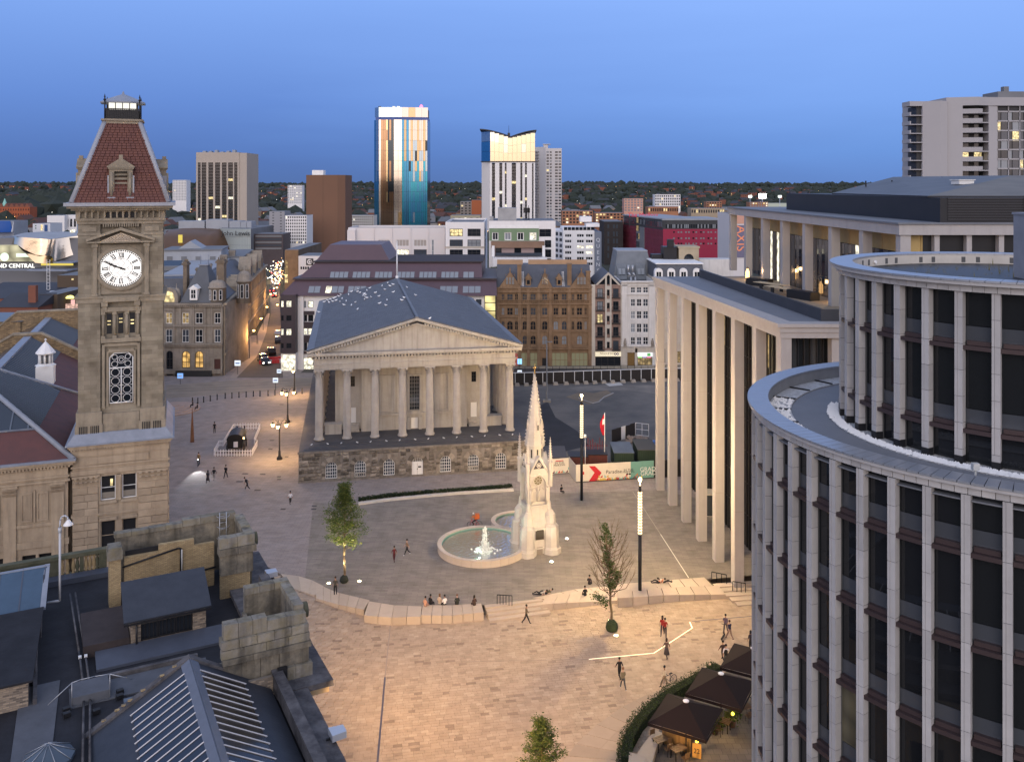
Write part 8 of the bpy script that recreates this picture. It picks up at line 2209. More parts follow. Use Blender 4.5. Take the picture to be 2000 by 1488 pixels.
for f in rg_(4):
 X=Matrix.Rotation(f*PI/2,4,'Z')
 def fo(bm):bm.v=[tp_(X@Vec(v))for v in bm.v];return bm
 b=MB();h=1.22;n=10;ar=.82;zs=6.9
 arch=[(-ar,5.25)]+[(-ar+1.64*(1-cos(PI/3*k/n)),zs+1.64*sin(PI/3*k/n))for k in rg_(n+1)]
 arch=arch+[(-x,z)for x,z in arch[::-1][1:]]
 outer=[(-h,5.25),(-h,8.2),(0,10.25),(h,8.2),(h,5.25)]
 L_=arch[:n+2];
 b.add([(-h,-h,5.25),(L_[0][0],-h,5.25),(L_[1][0],-h,L_[1][1]),(-h,-h,8.2)],[(0,1,2,3)]);b.add([(h,-h,5.25),(-L_[0][0],-h,5.25),(-L_[1][0],-h,L_[1][1]),(h,-h,8.2)],[(3,2,1,0)])
 for s in(-1,1):
  for k in rg_(1,n+1):
   p,q_=L_[k],L_[k+1];t0,t1=(k-1)/n,k/n
   o0=(-h+h*t0,8.2+2.05*t0);o1=(-h+h*t1,8.2+2.05*t1)
   vs=[(p[0]*-s*-1 if s<0 else-p[0],-h,p[1]),(q_[0]if s<0 else-q_[0],-h,q_[1]),(o1[0]if s<0 else-o1[0],-h,o1[1]),(o0[0]if s<0 else-o0[0],-h,o0[1])]
   vs[0]=(p[0]if s<0 else-p[0],-h,p[1])
   b.add(vs,[(0,1,2,3)if s<0 else(3,2,1,0)])
 for k in rg_(len(arch)-1):
  p,q_=arch[k],arch[k+1];b.quad((p[0],-h,p[1]),(p[0],-.95,p[1]),(q_[0],-.95,q_[1]),(q_[0],-h,q_[1]));b.tube((p[0]*1.06,-h-.03,p[1]+.04),(q_[0]*1.06,-h-.03,q_[1]+.04),.06,5)
 for s in(-1,1):
  b.tube((s*(h+.02),-h-.03,8.15),(0,-h-.03,10.32),.09,5);b.cyl(s*.98,-h-.02,5.3,6.85,.09,8);b.la([(.1,6.85),(.17,7.05),(.17,7.12)],8,s*.98,-h-.02)
  b.slab((s*h,-h,8.2),(0,-h,10.25),(0,0,10.25),(s*h,0,8.2),.06*s)
 fo(b).mk('gable_bay',m_mon,mon)
 b=MB()
 b.add([(-.62,-h-.02,8.95),(.62,-h-.02,8.95),(0,-h-.02,9.98)],[(0,1,2)]);fo(b);g=b.mk('gable_mosaic',mat('dark mosaic',(.035,.03,.04),.5),mon)
 b=MB()
 for k in rg_(12):
  a0,a1=2*PI*k/12,2*PI*(k+1)/12
  b.ext([(r*cos(a),9.3+r*sin(a))for r,a in((.2,a0),(.27,a0),(.27,a1),(.2,a1))],-h-.06,-h-.025)
 b.ext([(-.1,9.2),(.1,9.2),(.14,9.36),(.05,9.42),(0,9.34),(-.05,9.42),(-.14,9.36)],-h-.05,-h-.025)
 fo(b).mk('roundel',m_mon,g)
 b=MB();r=.56
 for k in rg_(16):
  a0,a1=2*PI*k/16,2*PI*(k+1)/16;b.ext([(q_*cos(a),7.62+q_*sin(a))for q_,a in((r-.08,a0),(r+.03,a0),(r+.03,a1),(r-.08,a1))],-1.06,-.94)
 for k in rg_(8):
  a=2*PI*k/8;
  for j in rg_(8):a0,a1=2*PI*j/8,2*PI*(j+1)/8;b.tube((.34*cos(a)+.13*cos(a0),-1.0,7.62+.34*sin(a)+.13*sin(a0)),(.34*cos(a)+.13*cos(a1),-1.0,7.62+.34*sin(a)+.13*sin(a1)),.025,4)
 for j in rg_(8):a0,a1=2*PI*j/8,2*PI*(j+1)/8;b.tube((.14*cos(a0),-1.0,7.62+.14*sin(a0)),(.14*cos(a1),-1.0,7.62+.14*sin(a1)),.03,4)
 fo(b);rose=b.mk('rose_window',m_mon,mon)
 b=MB();b.ext([((r-.06)*cos(2*PI*k/16),7.62+(r-.06)*sin(2*PI*k/16))for k in rg_(16)],-.96,-.93);fo(b).mk('pane',mat('green gold glass',(.12,.10,.03),.4),rose)
 b=MB()
 for s in(-1,1):
  x0,x1=s*.42-.3,s*.42+.3
  pts=[(x0,5.4),(x0,6.55),(s*.42,7.0),(x1,6.55),(x1,5.4)]
  for p,q_ in zip(pts,pts[1:]+pts[:1]):b.tube((p[0],-1.0,p[1]),(q_[0],-1.0,q_[1]),.05,5)
  for i in rg_(6):
   for j in rg_(13):
    if 5.45+j*.1<6.5:b.box(x0+.06+i*.088,x0+.12+i*.088,-.965,-.92,5.47+j*.095,5.53+j*.095)
 b.cyl(0,-1.04,5.4,7.0,.06,6)
 fo(b).mk('lancet_pair',m_mon,mon)
 b=MB();b.box(-1.0,1.0,-1.3,-1.2,4.35,4.85)
 for k in rg_(4):b.ext([(-.66+k*.44+.16*cos(2*PI*j/8),4.6+.16*sin(2*PI*j/8))for j in rg_(8)],-1.37,-1.3)
 fo(b).mk('quatrefoil_band',m_mon,mon)
 b=MB();c=1.28;b.la([(.24,7.0),(.24,9.4),(.32,9.45),(.32,9.6),(.2,9.65),(.02,12.2)],8,-c,-c,smooth=False)
 for j in rg_(8):
  z=9.9+j*.27;rr=.2*(12.2-z)/2.55+.03
  for k in rg_(4):a=k*PI/2+PI/4;b.obox(-c+rr*cos(a),-c+rr*sin(a),z,z+.08,.09,.07,a)
 fo(b).mk('pinnacle',m_mon,mon)
pl=BX(-.36,.36,-1.62,-1.47,1.55,2.5).box(-.44,.44,-1.58,-1.46,1.47,2.58).mk('plaque',mat('dark bronze plaque',(.05,.04,.03),.5,metal=.4),mon,(0,0,.1))
BX(-.32,.32,-1.54,-1.46,-.05,.75).mk('low_door',mat('grey stone door',(.22,.19,.16),.8),mon)
MB().pr(OCT(1.05),9.5,9.75,0,OCT(.95)).pr(OCT(.88),9.75,11.05).pr(OCT(1.05),11.05,11.3,0,OCT(1.12)).mk('drum',m_mon,mon)
b=MB()
for k in rg_(8):a=k*PI/4;b.obox(.815*cos(a),.815*sin(a),9.95,10.85,.03,.17,a)
b.mk('drum_slit',mat('drum opening shade',(.03,.028,.025),.5),mon)  # dark plates paint the shade inside the slit openings
b=MB();b.pr(OCT(1.08),11.3,18.75,0,OCT(.06))
for k in rg_(8):
 a=PI/8+k*PI/4
 for j in rg_(19):
  t=(j+.5)/19.5;z=11.35+7.3*t;rr=1.1-1.02*t
  b.obox(rr*cos(a),rr*sin(a),z,z+.13,.2-.08*t,.12-.04*t,a,sx1=.1,sy1=.06)
for k in rg_(4):a=k*PI/2;b.obox(.8*cos(a),.8*sin(a),12.9,13.9,.35,.3,a,sx1=.1,sy1=.05)
b.mk('spire',m_mon,mon)
b=MB()
for k in rg_(4):a=k*PI/2;b.obox(.975*cos(a),.975*sin(a),12.95,13.5,.02,.14,a)
b.mk('spire_opening',mat('drum opening shade',(.03,.028,.025)),mon)  # same dark tone painted for the shade in the spire openings
b=MB()
for j in rg_(4):
 z=11.9+j*.28;rr=1.08-1.02*(z-11.3)/7.45
 for k in rg_(24):a=2*PI*(k+.5*(j%2))/24;b.obox(rr*.965*cos(a),rr*.965*sin(a),z,z+.1,.05,.09,a)
b.mk('spire_scales',m_mon,mon,kind='stuff')
MB().cyl(0,0,18.7,19.9,.04,6).la([(.03,18.8),(.14,18.9),(.03,19.0)],8).box(-.2,.2,-.03,.03,19.4,19.47).la([(.03,19.1),(.1,19.2),(.03,19.3)],8).mk('finial',mat('gilded metal',(.55,.35,.1),.35,metal=.8),mon)
m_wat=bpy.data.materials.new('fountain water');m_wat.use_nodes=True;MATS['fountain water']=m_wat
t_=m_wat.node_tree;t_.nodes.clear();N=t_.nodes.new;L=t_.links.new
o_=N('ShaderNodeOutputMaterial');tr=N('ShaderNodeBsdfTransparent');iv_(tr,0,(.80,.95,.90,1));gl_=N('ShaderNodeBsdfGlossy');iv_(gl_,'Roughness',.12)
fr_=N('ShaderNodeFresnel');iv_(fr_,0,1.14);mx=N('ShaderNodeMixShader');L(fr_.outputs[0],mx.inputs[0]);L(tr.outputs[0],mx.inputs[1]);L(gl_.outputs[0],mx.inputs[2]);L(mx.outputs[0],o_.inputs[0])
nz_=N('ShaderNodeTexNoise');iv_(nz_,'Scale',2.5);iv_(nz_,'Detail',4);gg=N('ShaderNodeNewGeometry');L(gg.outputs['Position'],nz_.inputs['Vector']);bp2=N('ShaderNodeBump');iv_(bp2,'Strength',.5);iv_(bp2,'Distance',.15);L(nz_.outputs[0],bp2.inputs['Height']);L(bp2.outputs[0],gl_.inputs['Normal']);L(bp2.outputs[0],fr_.inputs['Normal'])
m_pool=mat('pool floor',(.30,.47,.41),.6,var=.5,vs=.9,c2=(.22,.36,.31))
m_rim=mat('pool rim stone',(.50,.43,.36),.7,var=.35,vs=1.0,c2=(.42,.36,.3),bump=.1,bs=10,pid=.06)
def pool(lab,cx,cy,r,skip):
 t=th_('fountain_pool',lab,'fountain',(cx,cy,0))
 MB().la([(r-.4,-1.1),(r-.4,-1.0)],48).mk('pool_floor',m_pool,t)
 MB().la([(r-.44,-1.0),(r-.44,.62),(r-.5,.62)],48,cap=False).mk('pool_lining',m_pool,t)
 n=30;rm=MB();q=PI/n-.0035
 for z0,z1,a,c in((.0,.62,r-.4,r-.04),(.622,.74,r-.46,r)):rm.pr([(a*cos(-q),a*sin(-q)),(c*cos(-q),c*sin(-q)),(c*cos(0),0),(c*cos(q),c*sin(q)),(a*cos(q),a*sin(q)),(a,0)],z0,z1)
 me=rm.mesh('rim_stone',m_rim)
 for k in rg_(n):
  a=2*PI*k/n;x,y=cx+r*cos(a),cy+r*sin(a)
  if skip(x,y):continue
  lk_('rim_stone',me,t,None,a)
 MB().la([(.01,.5),(r-.45,.5)],48,cap=False,smooth=False).mk('water',m_wat,t)
 return t
near_m=lambda x,y:(Vec((x,y,0))-MC).length<1.75
pool('large round pool of lit turquoise water at the foot of the spired memorial',PC.x,PC.y,PR,near_m)
pool('small round pool tucked behind the spired memorial',PS.x,PS.y,PSR,lambda x,y:near_m(x,y)or(Vec((x,y,0))-PC).length<PR-.3)
def wlight(name,loc,e,col,r=.25):
 l=bpy.data.lights.new(name,'POINT');l.energy=e;l.color=col;l.shadow_soft_size=r;o=bpy.data.objects.new(name,l);COL.objects.link(o);o.location=loc;return o
def spot(name,loc,tgt,e,col,ang=60,blend=.6,r=.2):
 l=bpy.data.lights.new(name,'SPOT');l.energy=e;l.color=col;l.spot_size=R(ang);l.spot_blend=blend;l.shadow_soft_size=r
 o=bpy.data.objects.new(name,l);COL.objects.link(o);o.location=loc;d=Vec(tgt)-Vec(loc);o.rotation_euler=d.to_track_quat('-Z','Y').to_euler();return o
for px,py,e in((935,1080,1500),(976,1097,900)):
 p=G(px,py,.3);wlight('pool_light',Vec((p.x,p.y,.12)),e,(.82,1,.84),.2)
 t=th_('underwater_lamp','bright underwater lamp in the pool %s'%('below the water jet' if px<950 else 'by the near rim'),'lamp',(p.x,p.y,-.3),0,'underwater lamps')
 MB().la([(.22,0),(.22,.1),(.16,.14)],12).mk('lens',em_('underwater lens',(.85,1,.8),14),t);MB().cyl(0,0,-.7,0,.08,8).mk('stem',M_steel,t)
jp=G(946,1074,.5)
t=th_('water_jet','foaming white water jet rising from the large round pool','water jet',(jp.x,jp.y,.5))
m_foam=mat('white foam',(.82,.86,.84),.3)
m_foam.node_tree.nodes['Principled BSDF'].inputs['Transmission Weight'].default_value=.25
it=[]
rj=random.Random(4)
for k in rg_(150):
 z=2.35*rj.random()**.9;s=.13+.17*(1-z/2.4);rr=abs(rj.gauss(0,.07+.12*(1-z/2.4)));a=rj.uniform(0,6.28)
 it.append((rr*cos(a)+.03*z,rr*sin(a),z,s*rj.uniform(.3,.6),s*rj.uniform(.8,1.6)))
lk_('jet',blobs('jet',it,[m_foam]),t).data.shade_smooth()
it=[(rj.gauss(.1,.5),rj.gauss(0,.45),rj.uniform(0,.05),rj.uniform(.06,.16),.04)for k in rg_(130)]+[(rj.gauss(.1,.33),rj.gauss(0,.25),abs(rj.gauss(0,.8)),.03,.045)for k in rg_(150)]
lk_('spray',blobs('spray',it,[m_foam]),t,kind='stuff')
def slab_bench(name,lab,back,front,ztop_b,ztop_f,zbot,n):
 t=th_(name,lab,'bench',(front[0].x,front[0].y,0));o=Vec((front[0].x,front[0].y,0))
 def at(pl,s):
  L_=[(b_-a_).length for a_,b_ in zip(pl[:-1],pl[1:])];d=s*sum(L_)
  for a_,b_,l_ in zip(pl[:-1],pl[1:],L_):
   if d<=l_+1e-6:return a_.lerp(b_,d/l_)
   d-=l_
  return pl[-1]
 for k in rg_(n):
  s0,s1=k/n,(k+1)/n;e=.0035
  q=[at(front,s0+e)-o,at(front,s1-e)-o,at(back,s1-e)-o,at(back,s0+e)-o]
  zt=[ztop_f(s0),ztop_f(s1),ztop_b(s1),ztop_b(s0)]
  MB().pr([(p.x,p.y)for p in q],zbot,zt).mk('bench_slab',m_bench,t)
 return t
c_=lambda v:(lambda s:v)
lp=lambda a,b_:(lambda s:a+(b_-a)*s)
slab_bench('stone_bench','buff stone bench segment at the left end of the curve, by the museum',[G(548,1122),G(597,1128),G(632,1146)],[G(575,1151,0),G(615,1164,0)],c_(.1),c_(.08),-.75,3)
slab_bench('stone_bench','long buff stone bench segment where a man in black trousers stands',[G(617,1140),G(655,1158),G(722,1174)],[G(617,1170,0),G(660,1182,0),G(711,1192,0)],c_(.12),c_(.1),-.75,6)
slab_bench('stone_bench','buff stone bench segment left of the row of seated people',[G(720,1176),G(770,1184),G(824,1186)],[G(711,1204,0),G(765,1208,0),G(822,1206,0)],c_(.12),c_(.12),-.75,4)
slab_bench('stone_bench','tall buff stone bench segment where a row of people sit',[G(826,1184),G(880,1185),G(940,1181)],[G(822,1204,0),G(880,1205,0),G(945,1198,0)],c_(.16),c_(.15),-.75,6)
slab_bench('stone_bench','wedge shaped buff stone bench behind the sparse tree',[G(1068,1164),G(1135,1156),G(1208,1150)],[G(1056,1182,0),G(1125,1174,0),G(1206,1166,0)],c_(.1),lp(.1,-.3),-.75,6)
slab_bench('stone_bench','upper buff stone platform between the sparse tree and the near lamp mast',[G(1040,1168),G(1130,1150),G(1290,1138)],[G(1062,1170),G(1130,1159),G(1290,1147)],c_(.05),c_(.05),-.7,9)
slab_bench('stone_bench','upper buff stone platform right of the near lamp mast',[G(1200,1142),G(1300,1134),G(1376,1128)],[G(1206,1158),G(1300,1150),G(1392,1144)],c_(.06),c_(.06),-.7,7)
slab_bench('stone_bench','tall wedge shaped buff stone bench at the foot of the near lamp mast',[G(1206,1156,.1),G(1300,1150),G(1404,1144,0)],[G(1206,1172,.1),G(1300,1164,0),G(1418,1157,0)],lp(.3,.05),lp(.3,-.15),-.75,7)
st=th_('stone_steps','shallow pale stone steps lit warm between the two long benches','steps',(0,0,0))
L0_,R0_=G(946,1181),G(1062,1166);fx=(R0_-L0_).normalized();fy=Vec((fx.y,-fx.x,0))
for k in rg_(4):
 p=L0_+fy*(k*.55);w_=(R0_-L0_).length-.3+.1*k
 b=MB();q=[p,p+fx*w_,p+fx*w_+fy*.55,p+fy*.55];b.pr([(v.x,v.y)for v in q],-.8,.0-.15*k);b.mk('step',m_bench,st)
def rail(lab,p0,p1,n,z0,z1,h=.95):
 t=th_('hand_rail',lab,'hand rail',p0)
 d=p1-p0
 for k in rg_(n):
  q=d*(k/(n-1));z=z0+(z1-z0)*k/(n-1);MB().cyl(0,0,z,z+h,.035,6).mk('post',M_bk,t,(q.x,q.y,0))
 MB().tube((0,0,z0+h),(d.x,d.y,z1+h),.045,6).mk('rail',M_bk,t)
rail('black hand rail with six posts on the lit middle steps',G(971,1181,-.1),G(1000,1189,-.4),6,0,0)
rail('upper black hand rail by the office columns',G(1390,1135,0),G(1419,1141,-.1),4,0,-.1)
rail('lower black hand rail by the office columns',G(1431,1154,-.2),G(1456,1159,-.4),4,0,-.15)
st=th_('stone_steps','wide stone steps at the foot of the office columns on the right','steps',(0,0,0))
L0_,R0_=G(1392,1139),G(1520,1130);fx=(R0_-L0_).normalized();fy=Vec((fx.y,-fx.x,0))
for k in rg_(5):
 p=L0_+fy*(k*.75)+fx*.25*k;w_=9
 b=MB();q=[p,p+fx*w_,p+fx*w_+fy*.75,p+fy*.75];b.pr([(v.x,v.y)for v in q],-.8,-.02-.12*k);b.mk('step',m_bench,st)
kb=th_('pale_kerb','pale curved stone kerb in front of the hall and its low hedge','kerb',(0,0,0))
kp=[G(700,985),G(760,977),G(830,970),G(900,964),G(1003,958)]
for a_,c2 in zip(kp[:-1],kp[1:]):
 for k in rg_(5):b=MB();b.bar(a_.lerp(c2,(k+.01)/5),a_.lerp(c2,(k+.99)/5),.55,.22);b.mk('kerb_stone',mat('pale kerb stone',(.60,.55,.48),.7,var=.3,vs=1),kb)
def leafmesh(n,pos,s,mats,name,rr=random.Random(9)):
 V,F,Mi=[],[],[]
 for i in rg_(n):
  p=pos();a=rr.uniform(0,6.28);u=Vec((cos(a),sin(a),rr.uniform(-.6,.6))).normalized();v=u.cross(Vec((rr.uniform(-1,1),rr.uniform(-1,1),rr.uniform(-.2,1)))).normalized();z=s*rr.uniform(.6,1.3);k=len(V)
  V+=[tp_(p-u*z),tp_(p+v*z*.45),tp_(p+u*z),tp_(p-v*z*.45)];F.append((k,k+1,k+2,k+3));Mi.append(rr.randrange(len(mats)))
 me=bpy.data.meshes.new(name);me.from_pydata(V,[],F)
 for m in mats:me.materials.append(m)
 me.polygons.foreach_set('material_index',Mi);return me
def leafmat(name,c):
 m=mat(name,c,.55,var=.5,vs=3.,c2=tp_(v*.55 for v in c));p=m.node_tree.nodes['Principled BSDF'];iv_(p,'Subsurface Weight',0)
 t=m.node_tree;N=t.nodes.new;tl=N('ShaderNodeBsdfTranslucent');iv_(tl,0,(c[0]*1.4,c[1]*1.4,c[2]*.8,1));x=N('ShaderNodeMixShader');iv_(x,0,.35)
 o=[n for n in t.nodes if n.type=='OUTPUT_MATERIAL'][0];t.links.new(p.outputs[0],x.inputs[1]);t.links.new(tl.outputs[0],x.inputs[2]);t.links.new(x.outputs[0],o.inputs[0]);return m
LG=[leafmat('leaf green',(.07,.105,.025)),leafmat('leaf dark green',(.045,.075,.022)),leafmat('leaf olive',(.10,.12,.03))]
LD=[leafmat('hedge green',(.03,.05,.016)),leafmat('hedge dark',(.02,.035,.013))]
hp=[G(700,978),G(760,970),G(840,963),G(930,957),G(1000,951)]
rl=random.Random(12);rl_u=rl.uniform
def along(pl,wd,z0,z1):
 Ls=[(b_-a_).length for a_,b_ in zip(pl[:-1],pl[1:])]
 def f():
  d=rl.random()*sum(Ls)
  for a_,b_,l_ in zip(pl[:-1],pl[1:],Ls):
   if d<=l_:break
   d-=l_
  p=a_.lerp(b_,min(1,d/l_));n_=Vec((-(b_-a_).y,(b_-a_).x,0)).normalized();return p+n_*rl_u(-wd,wd)+Vec((0,0,z0+(z1-z0)*rl.random()))
 return f
h=tag(lk_('low_hedge',leafmesh(5200,along(hp,.3,0,.42),.11,LD,'low_hedge')),'low dark strip of hedge along the pale kerb before the hall','hedge')
def limb(b,p0,p1,r0,r1,n=4,wob=.06):
 pts=[Vec(p0).lerp(Vec(p1),k/n)+Vec((rl_u(-wob,wob),rl_u(-wob,wob),0))*(0 if k in(0,n)else 1)for k in rg_(n+1)]
 for k in rg_(n):b.tube(pts[k],pts[k+1],r0+(r1-r0)*k/n,6,0,r0+(r1-r0)*(k+1)/n)
 return pts
m_bark=mat('young bark',(.16,.115,.07),.9,var=.6,vs=4,bump=.3,bs=20)
def bagged_base(t,r,h,m_):MB().la([(r*.7,0),(r,h*.25),(r*.8,h*.7),(.12,h)],10).mk('root_bag',m_,t)
tb=G(672,1137)
T1=th_('leafy_tree','young tree with a full green crown lit yellow from below, left of the pool','tree',tb)
b=MB();limb(b,(0,0,0),(.05,0,3.6),.12,.09);limb(b,(.05,0,3.6),(0,.1,9.0),.09,.02)
clumps=[]
for k in rg_(46):
 z=3.6+5.9*(k+.5)/46;f=(z-3.6)/6.0
 rad=(2.15*sin(PI*min(1,f*1.06+.16))**.75)*rl_u(.55,1.0)if f<.97 else.3
 a=k*2.4+rl_u(-.4,.4);e=Vec((rad*cos(a),rad*sin(a),z+rl_u(.1,.5)))
 pts=limb(b,(0.03,.03,z-.25-.25*rad),e,.035,.008,3,.08)
 for p in pts[2:]:clumps.append((p,.38+.22*rl.random()))
 if f>.25:clumps.append((Vec((rad*.45*cos(a),rad*.45*sin(a),z+.1)),.5))
b.mk('trunk',m_bark,T1)
def cl():
 c,s=rl.choice(clumps);return c+Vec((rl.gauss(0,s*.62),rl.gauss(0,s*.62),rl.gauss(0,s*.36)))
lk_('crown',leafmesh(9500,cl,.095,LG,'crown'),T1)
bagged_base(T1,.45,.75,mat('dark root bag',(.02,.025,.02),.8))
tb2=G(1195,1230,LOWZ)
T2=th_('sparse_tree','half bare young tree with fanned twigs and narrow foliage on the lower square','tree',tb2)
b=MB();limb(b,(0,0,0),(-.12,0,3.2),.12,.1);lead=limb(b,(-.12,0,3.2),(-.55,.1,9.6),.1,.015,8,.09)
for k in rg_(52):
 t0=2.9+4.6*k/52;base=Vec((-.12-.05*(t0-3),0,t0));a=k*2.4;out=rl_u(1.5,2.7)*(1-.35*(k/52));
 mid=base+Vec((out*.62*cos(a),out*.62*sin(a),rl_u(.5,.9)));end=base+Vec((out*cos(a),out*sin(a),rl_u(1.5,2.4)))
 b.tube(base,mid,.034,4,0,.024);b.tube(mid,end,.024,4,0,.01)
 for q in rg_(4):
  s=mid.lerp(end,rl_u(0,.8));e=s+Vec((rl_u(-.4,.4)+.25*cos(a),rl_u(-.4,.4)+.25*sin(a),rl_u(.4,.9)));b.tube(s,e,.016,3,0,.008)
b.mk('trunk',m_bark,T2)
ccl=[]
for k in rg_(34):
 t0=rl.random();p=Vec((-.12-.5*t0,.05,3.4+5.9*t0));ccl.append((p+Vec((rl.gauss(.1,.22),rl.gauss(0,.22),0)),.26))
for k in rg_(7):ccl.append((Vec((-.6-.15*k,rl.gauss(0,.3),2.5+.1*k)),.3));ccl.append((Vec((.3+rl.random()*.3,.1,4.2+.15*k)),.3))
def cl2():c,s=rl.choice(ccl);return c+Vec((rl.gauss(0,s*.6),rl.gauss(0,s*.6),rl.gauss(0,s*.7)))
lk_('crown',leafmesh(2600,cl2,.1,[LG[1],LD[0],LG[0]],'crown'),T2)
MB().la([(.48,0),(.56,.25),(.5,.6),(.3,.85),(.1,.95)],12).mk('root_bag',mat('green root mound',(.03,.045,.02),.9,var=.5,vs=5,bump=.6,bs=9),T2)
tb3=Vec((1.75,53.6,LOWZ))
T3=th_('near_tree','bushy green treetop cut off by the bottom edge of the picture','tree',tb3)
b=MB();limb(b,(0,0,0),(0,0,4),.14,.1);limb(b,(0,0,4),(.05,0,7.3),.1,.02);c3=[]
for k in rg_(40):
 z=3.0+4.7*k/40;f=(z-3)/4.7;rad=(1.9*(1-f**1.7)+.12)*rl_u(.6,1.05);a=k*2.4;e=Vec((rad*cos(a),rad*sin(a),z+rl_u(0,.35)));pts=limb(b,(0,0,z-.2),e,.03,.008,3,.06)
 for p in pts[1:]:c3.append((p,.27))
b.mk('trunk',m_bark,T3)
def cl3():c,s=rl.choice(c3);return c+Vec((rl.gauss(0,s*.62),rl.gauss(0,s*.62),rl.gauss(0,s*.42)))
lk_('crown',leafmesh(9500,cl3,.075,LG,'crown'),T3)
def uplight(px,py,z,lab,e,tgt=None,col=(1,.82,.45),st=30,lens_r=.16):
 p=G(px,py,z);t=th_('ground_uplight',lab,'ground light',p,0,'lights set in the paving')
 MB().la([(.2,0),(.2,.03)],12).mk('ring',M_steel,t);MB().la([(lens_r,.03),(lens_r*.6,.07),(.02,.08)],12).mk('lens',em_('uplight lens %d'%int(col[2]*100),col,st),t)
 if tgt is not None:spot('uplight_lamp',p+Vec((0,0,.2)),tgt,e,col,75,.7,.1)
c1=tb+Vec((0,0,5))
uplight(642,1139,0,'glowing ground light left of the leafy tree',3200,c1);uplight(702,1135,0,'glowing ground light right of the leafy tree',3200,c1)
c2_=tb2+Vec((0,0,4.5))
uplight(1191,1212,LOWZ,'glowing ground light behind the root mound of the sparse tree',400,c2_);uplight(1203,1241,LOWZ,'glowing ground light in front of the root mound of the sparse tree',160,c2_)
uplight(1107,1052,0,'white ground light right of the spired memorial',420,MC+Vec((.3,-1,8.5)),(1,.93,.74));uplight(1077,1097,0,'white ground light in front of the spired memorial',420,MC+Vec((0,-1,8.5)),(1,.92,.70))
spot('uplight_lamp',MC+Vec((-1.2,3.0,8.8)),MC+Vec((0,0,13)),10,(1,.95,.85),60)
for k in rg_(8):
 a=k*PI/4+MAn;wlight('drum_lamp',MC+Vec((1.25*cos(a),1.25*sin(a),9.75)),5,(1,.9,.75),.05)
def mast(lab,px,py,pyt,e):
 p=G(px,py);t=th_('lamp_mast',lab,'lamp mast',p,0,'tall lamp masts on the square');H=P(px,pyt,p.y).z
 MB().cyl(0,0,0,H-5.0,.17,12).cyl(0,0,H-.85,H-.3,.16,12,r1=.12).mk('pole',M_bk,t)
 n=15
 MB().cyl(0,0,H-5.0,H-.85,.11,10).mk('ring_core',mat('brass core',(.3,.2,.09),.5),t)
 rme_=MB().la([(.12,0),(.2,0),(.2,.13),(.12,.13)],12,cap=False).mesh('light_ring',em_('ring glow',(1,.78,.42),2.2))
 for k in rg_(n):lk_('light_ring',rme_,t,(0,0,H-4.9+k*.275))
 MB().cyl(0,0,H-.3,H+.25,.02,6).la([(.1,H+.1),(.16,H+.2),(.16,H+.36),(.05,H+.46)],12).mk('top_lamp',em_('mast lamp glow',(1,.78,.42),16),t)
 wlight('mast_light',p+Vec((0,0,H+1.15)),e,(1,.69,.34),.16)
mast('tall black lamp mast with glowing rings behind the pool, nearer the hoarding',1136,977,777,6500)
mast('tall black lamp mast with glowing rings beside the sparse tree and wedge benches',1250,1157,942,10500)
def lantern_post(lab,px,py,pyt,e,arms):
 p=G(px,py);t=th_('street_lamp',lab,'street lamp',p,0,'ornate street lamps left of the hall');H=P(px,pyt,p.y).z
 MB().la([(.42,0),(.42,.25),(.2,.5),(.16,1.2),(.11,1.3),(.09,H-1.0),(.14,H-.9),(.06,H-.6)],10).mk('post',M_bk,t)
 for a in arms:
  b=MB();d=Vec((cos(a),sin(a),0));rad=.95
  pts=[Vec((0,0,H-.9)),d*.35+Vec((0,0,H-.1)),d*.7+Vec((0,0,H+.25)),d*rad+Vec((0,0,H+.1)),d*rad+Vec((0,0,H-.1))];b.path(pts,.035,5);b.mk('arm',M_bk,t)
  g=MB().la([(.13,0),(.27,.42),(.05,.6)],6,smooth=False).mk('lantern',em_('lantern flame',(1,.70,.28),9),t,d*rad+Vec((0,0,H-.85)))
  MB().la([(.3,.42),(.1,.66),(.03,.8)],6,smooth=False).mk('cap',M_bk,g)
  wlight('lantern_light',p+d*(rad+.45)+Vec((0,0,H-.55)),e/len(arms),(1,.60,.25),.25)
lantern_post('ornate black street lamp with glowing lanterns, nearest of three left of the hall',546,897,822,2300,(0,PI,PI/2*3))
lantern_post('ornate black street lamp with glowing lanterns, middle of three left of the hall',562,825,760,2000,(.2,PI+.2,PI/2*3))
lantern_post('ornate black street lamp with glowing lanterns, farthest of three by the hall corner',575,770,717,2000,(PI/2*3,))
bm_=MB().la([(.13,0),(.13,.1),(.1,.14),(.09,.9),(.12,.95),(.1,1.02),(.02,1.06)],8).mesh('bollard',M_bk)
z5=lambda x:330+x/4.96
w5=lambda y:720+y/4.96
ORD=('first','second','third','fourth','fifth','sixth','seventh','eighth','ninth','tenth','eleventh','twelfth','thirteenth','fourteenth','fifteenth')
for i_,(x,y)in en_(((227,335),(280,338),(336,326),(400,314),(467,302),(545,290),(610,285),(678,280),(748,276),(818,270),(882,268),(960,263),(1027,260),(1097,250),(1290,243))):
 tag(lk_('bollard',bm_,None,G(z5(x),w5(y))),'black bollard, %s from the clock tower in the row along the road edge'%ORD[i_],'bollard','bollards along the road edge')
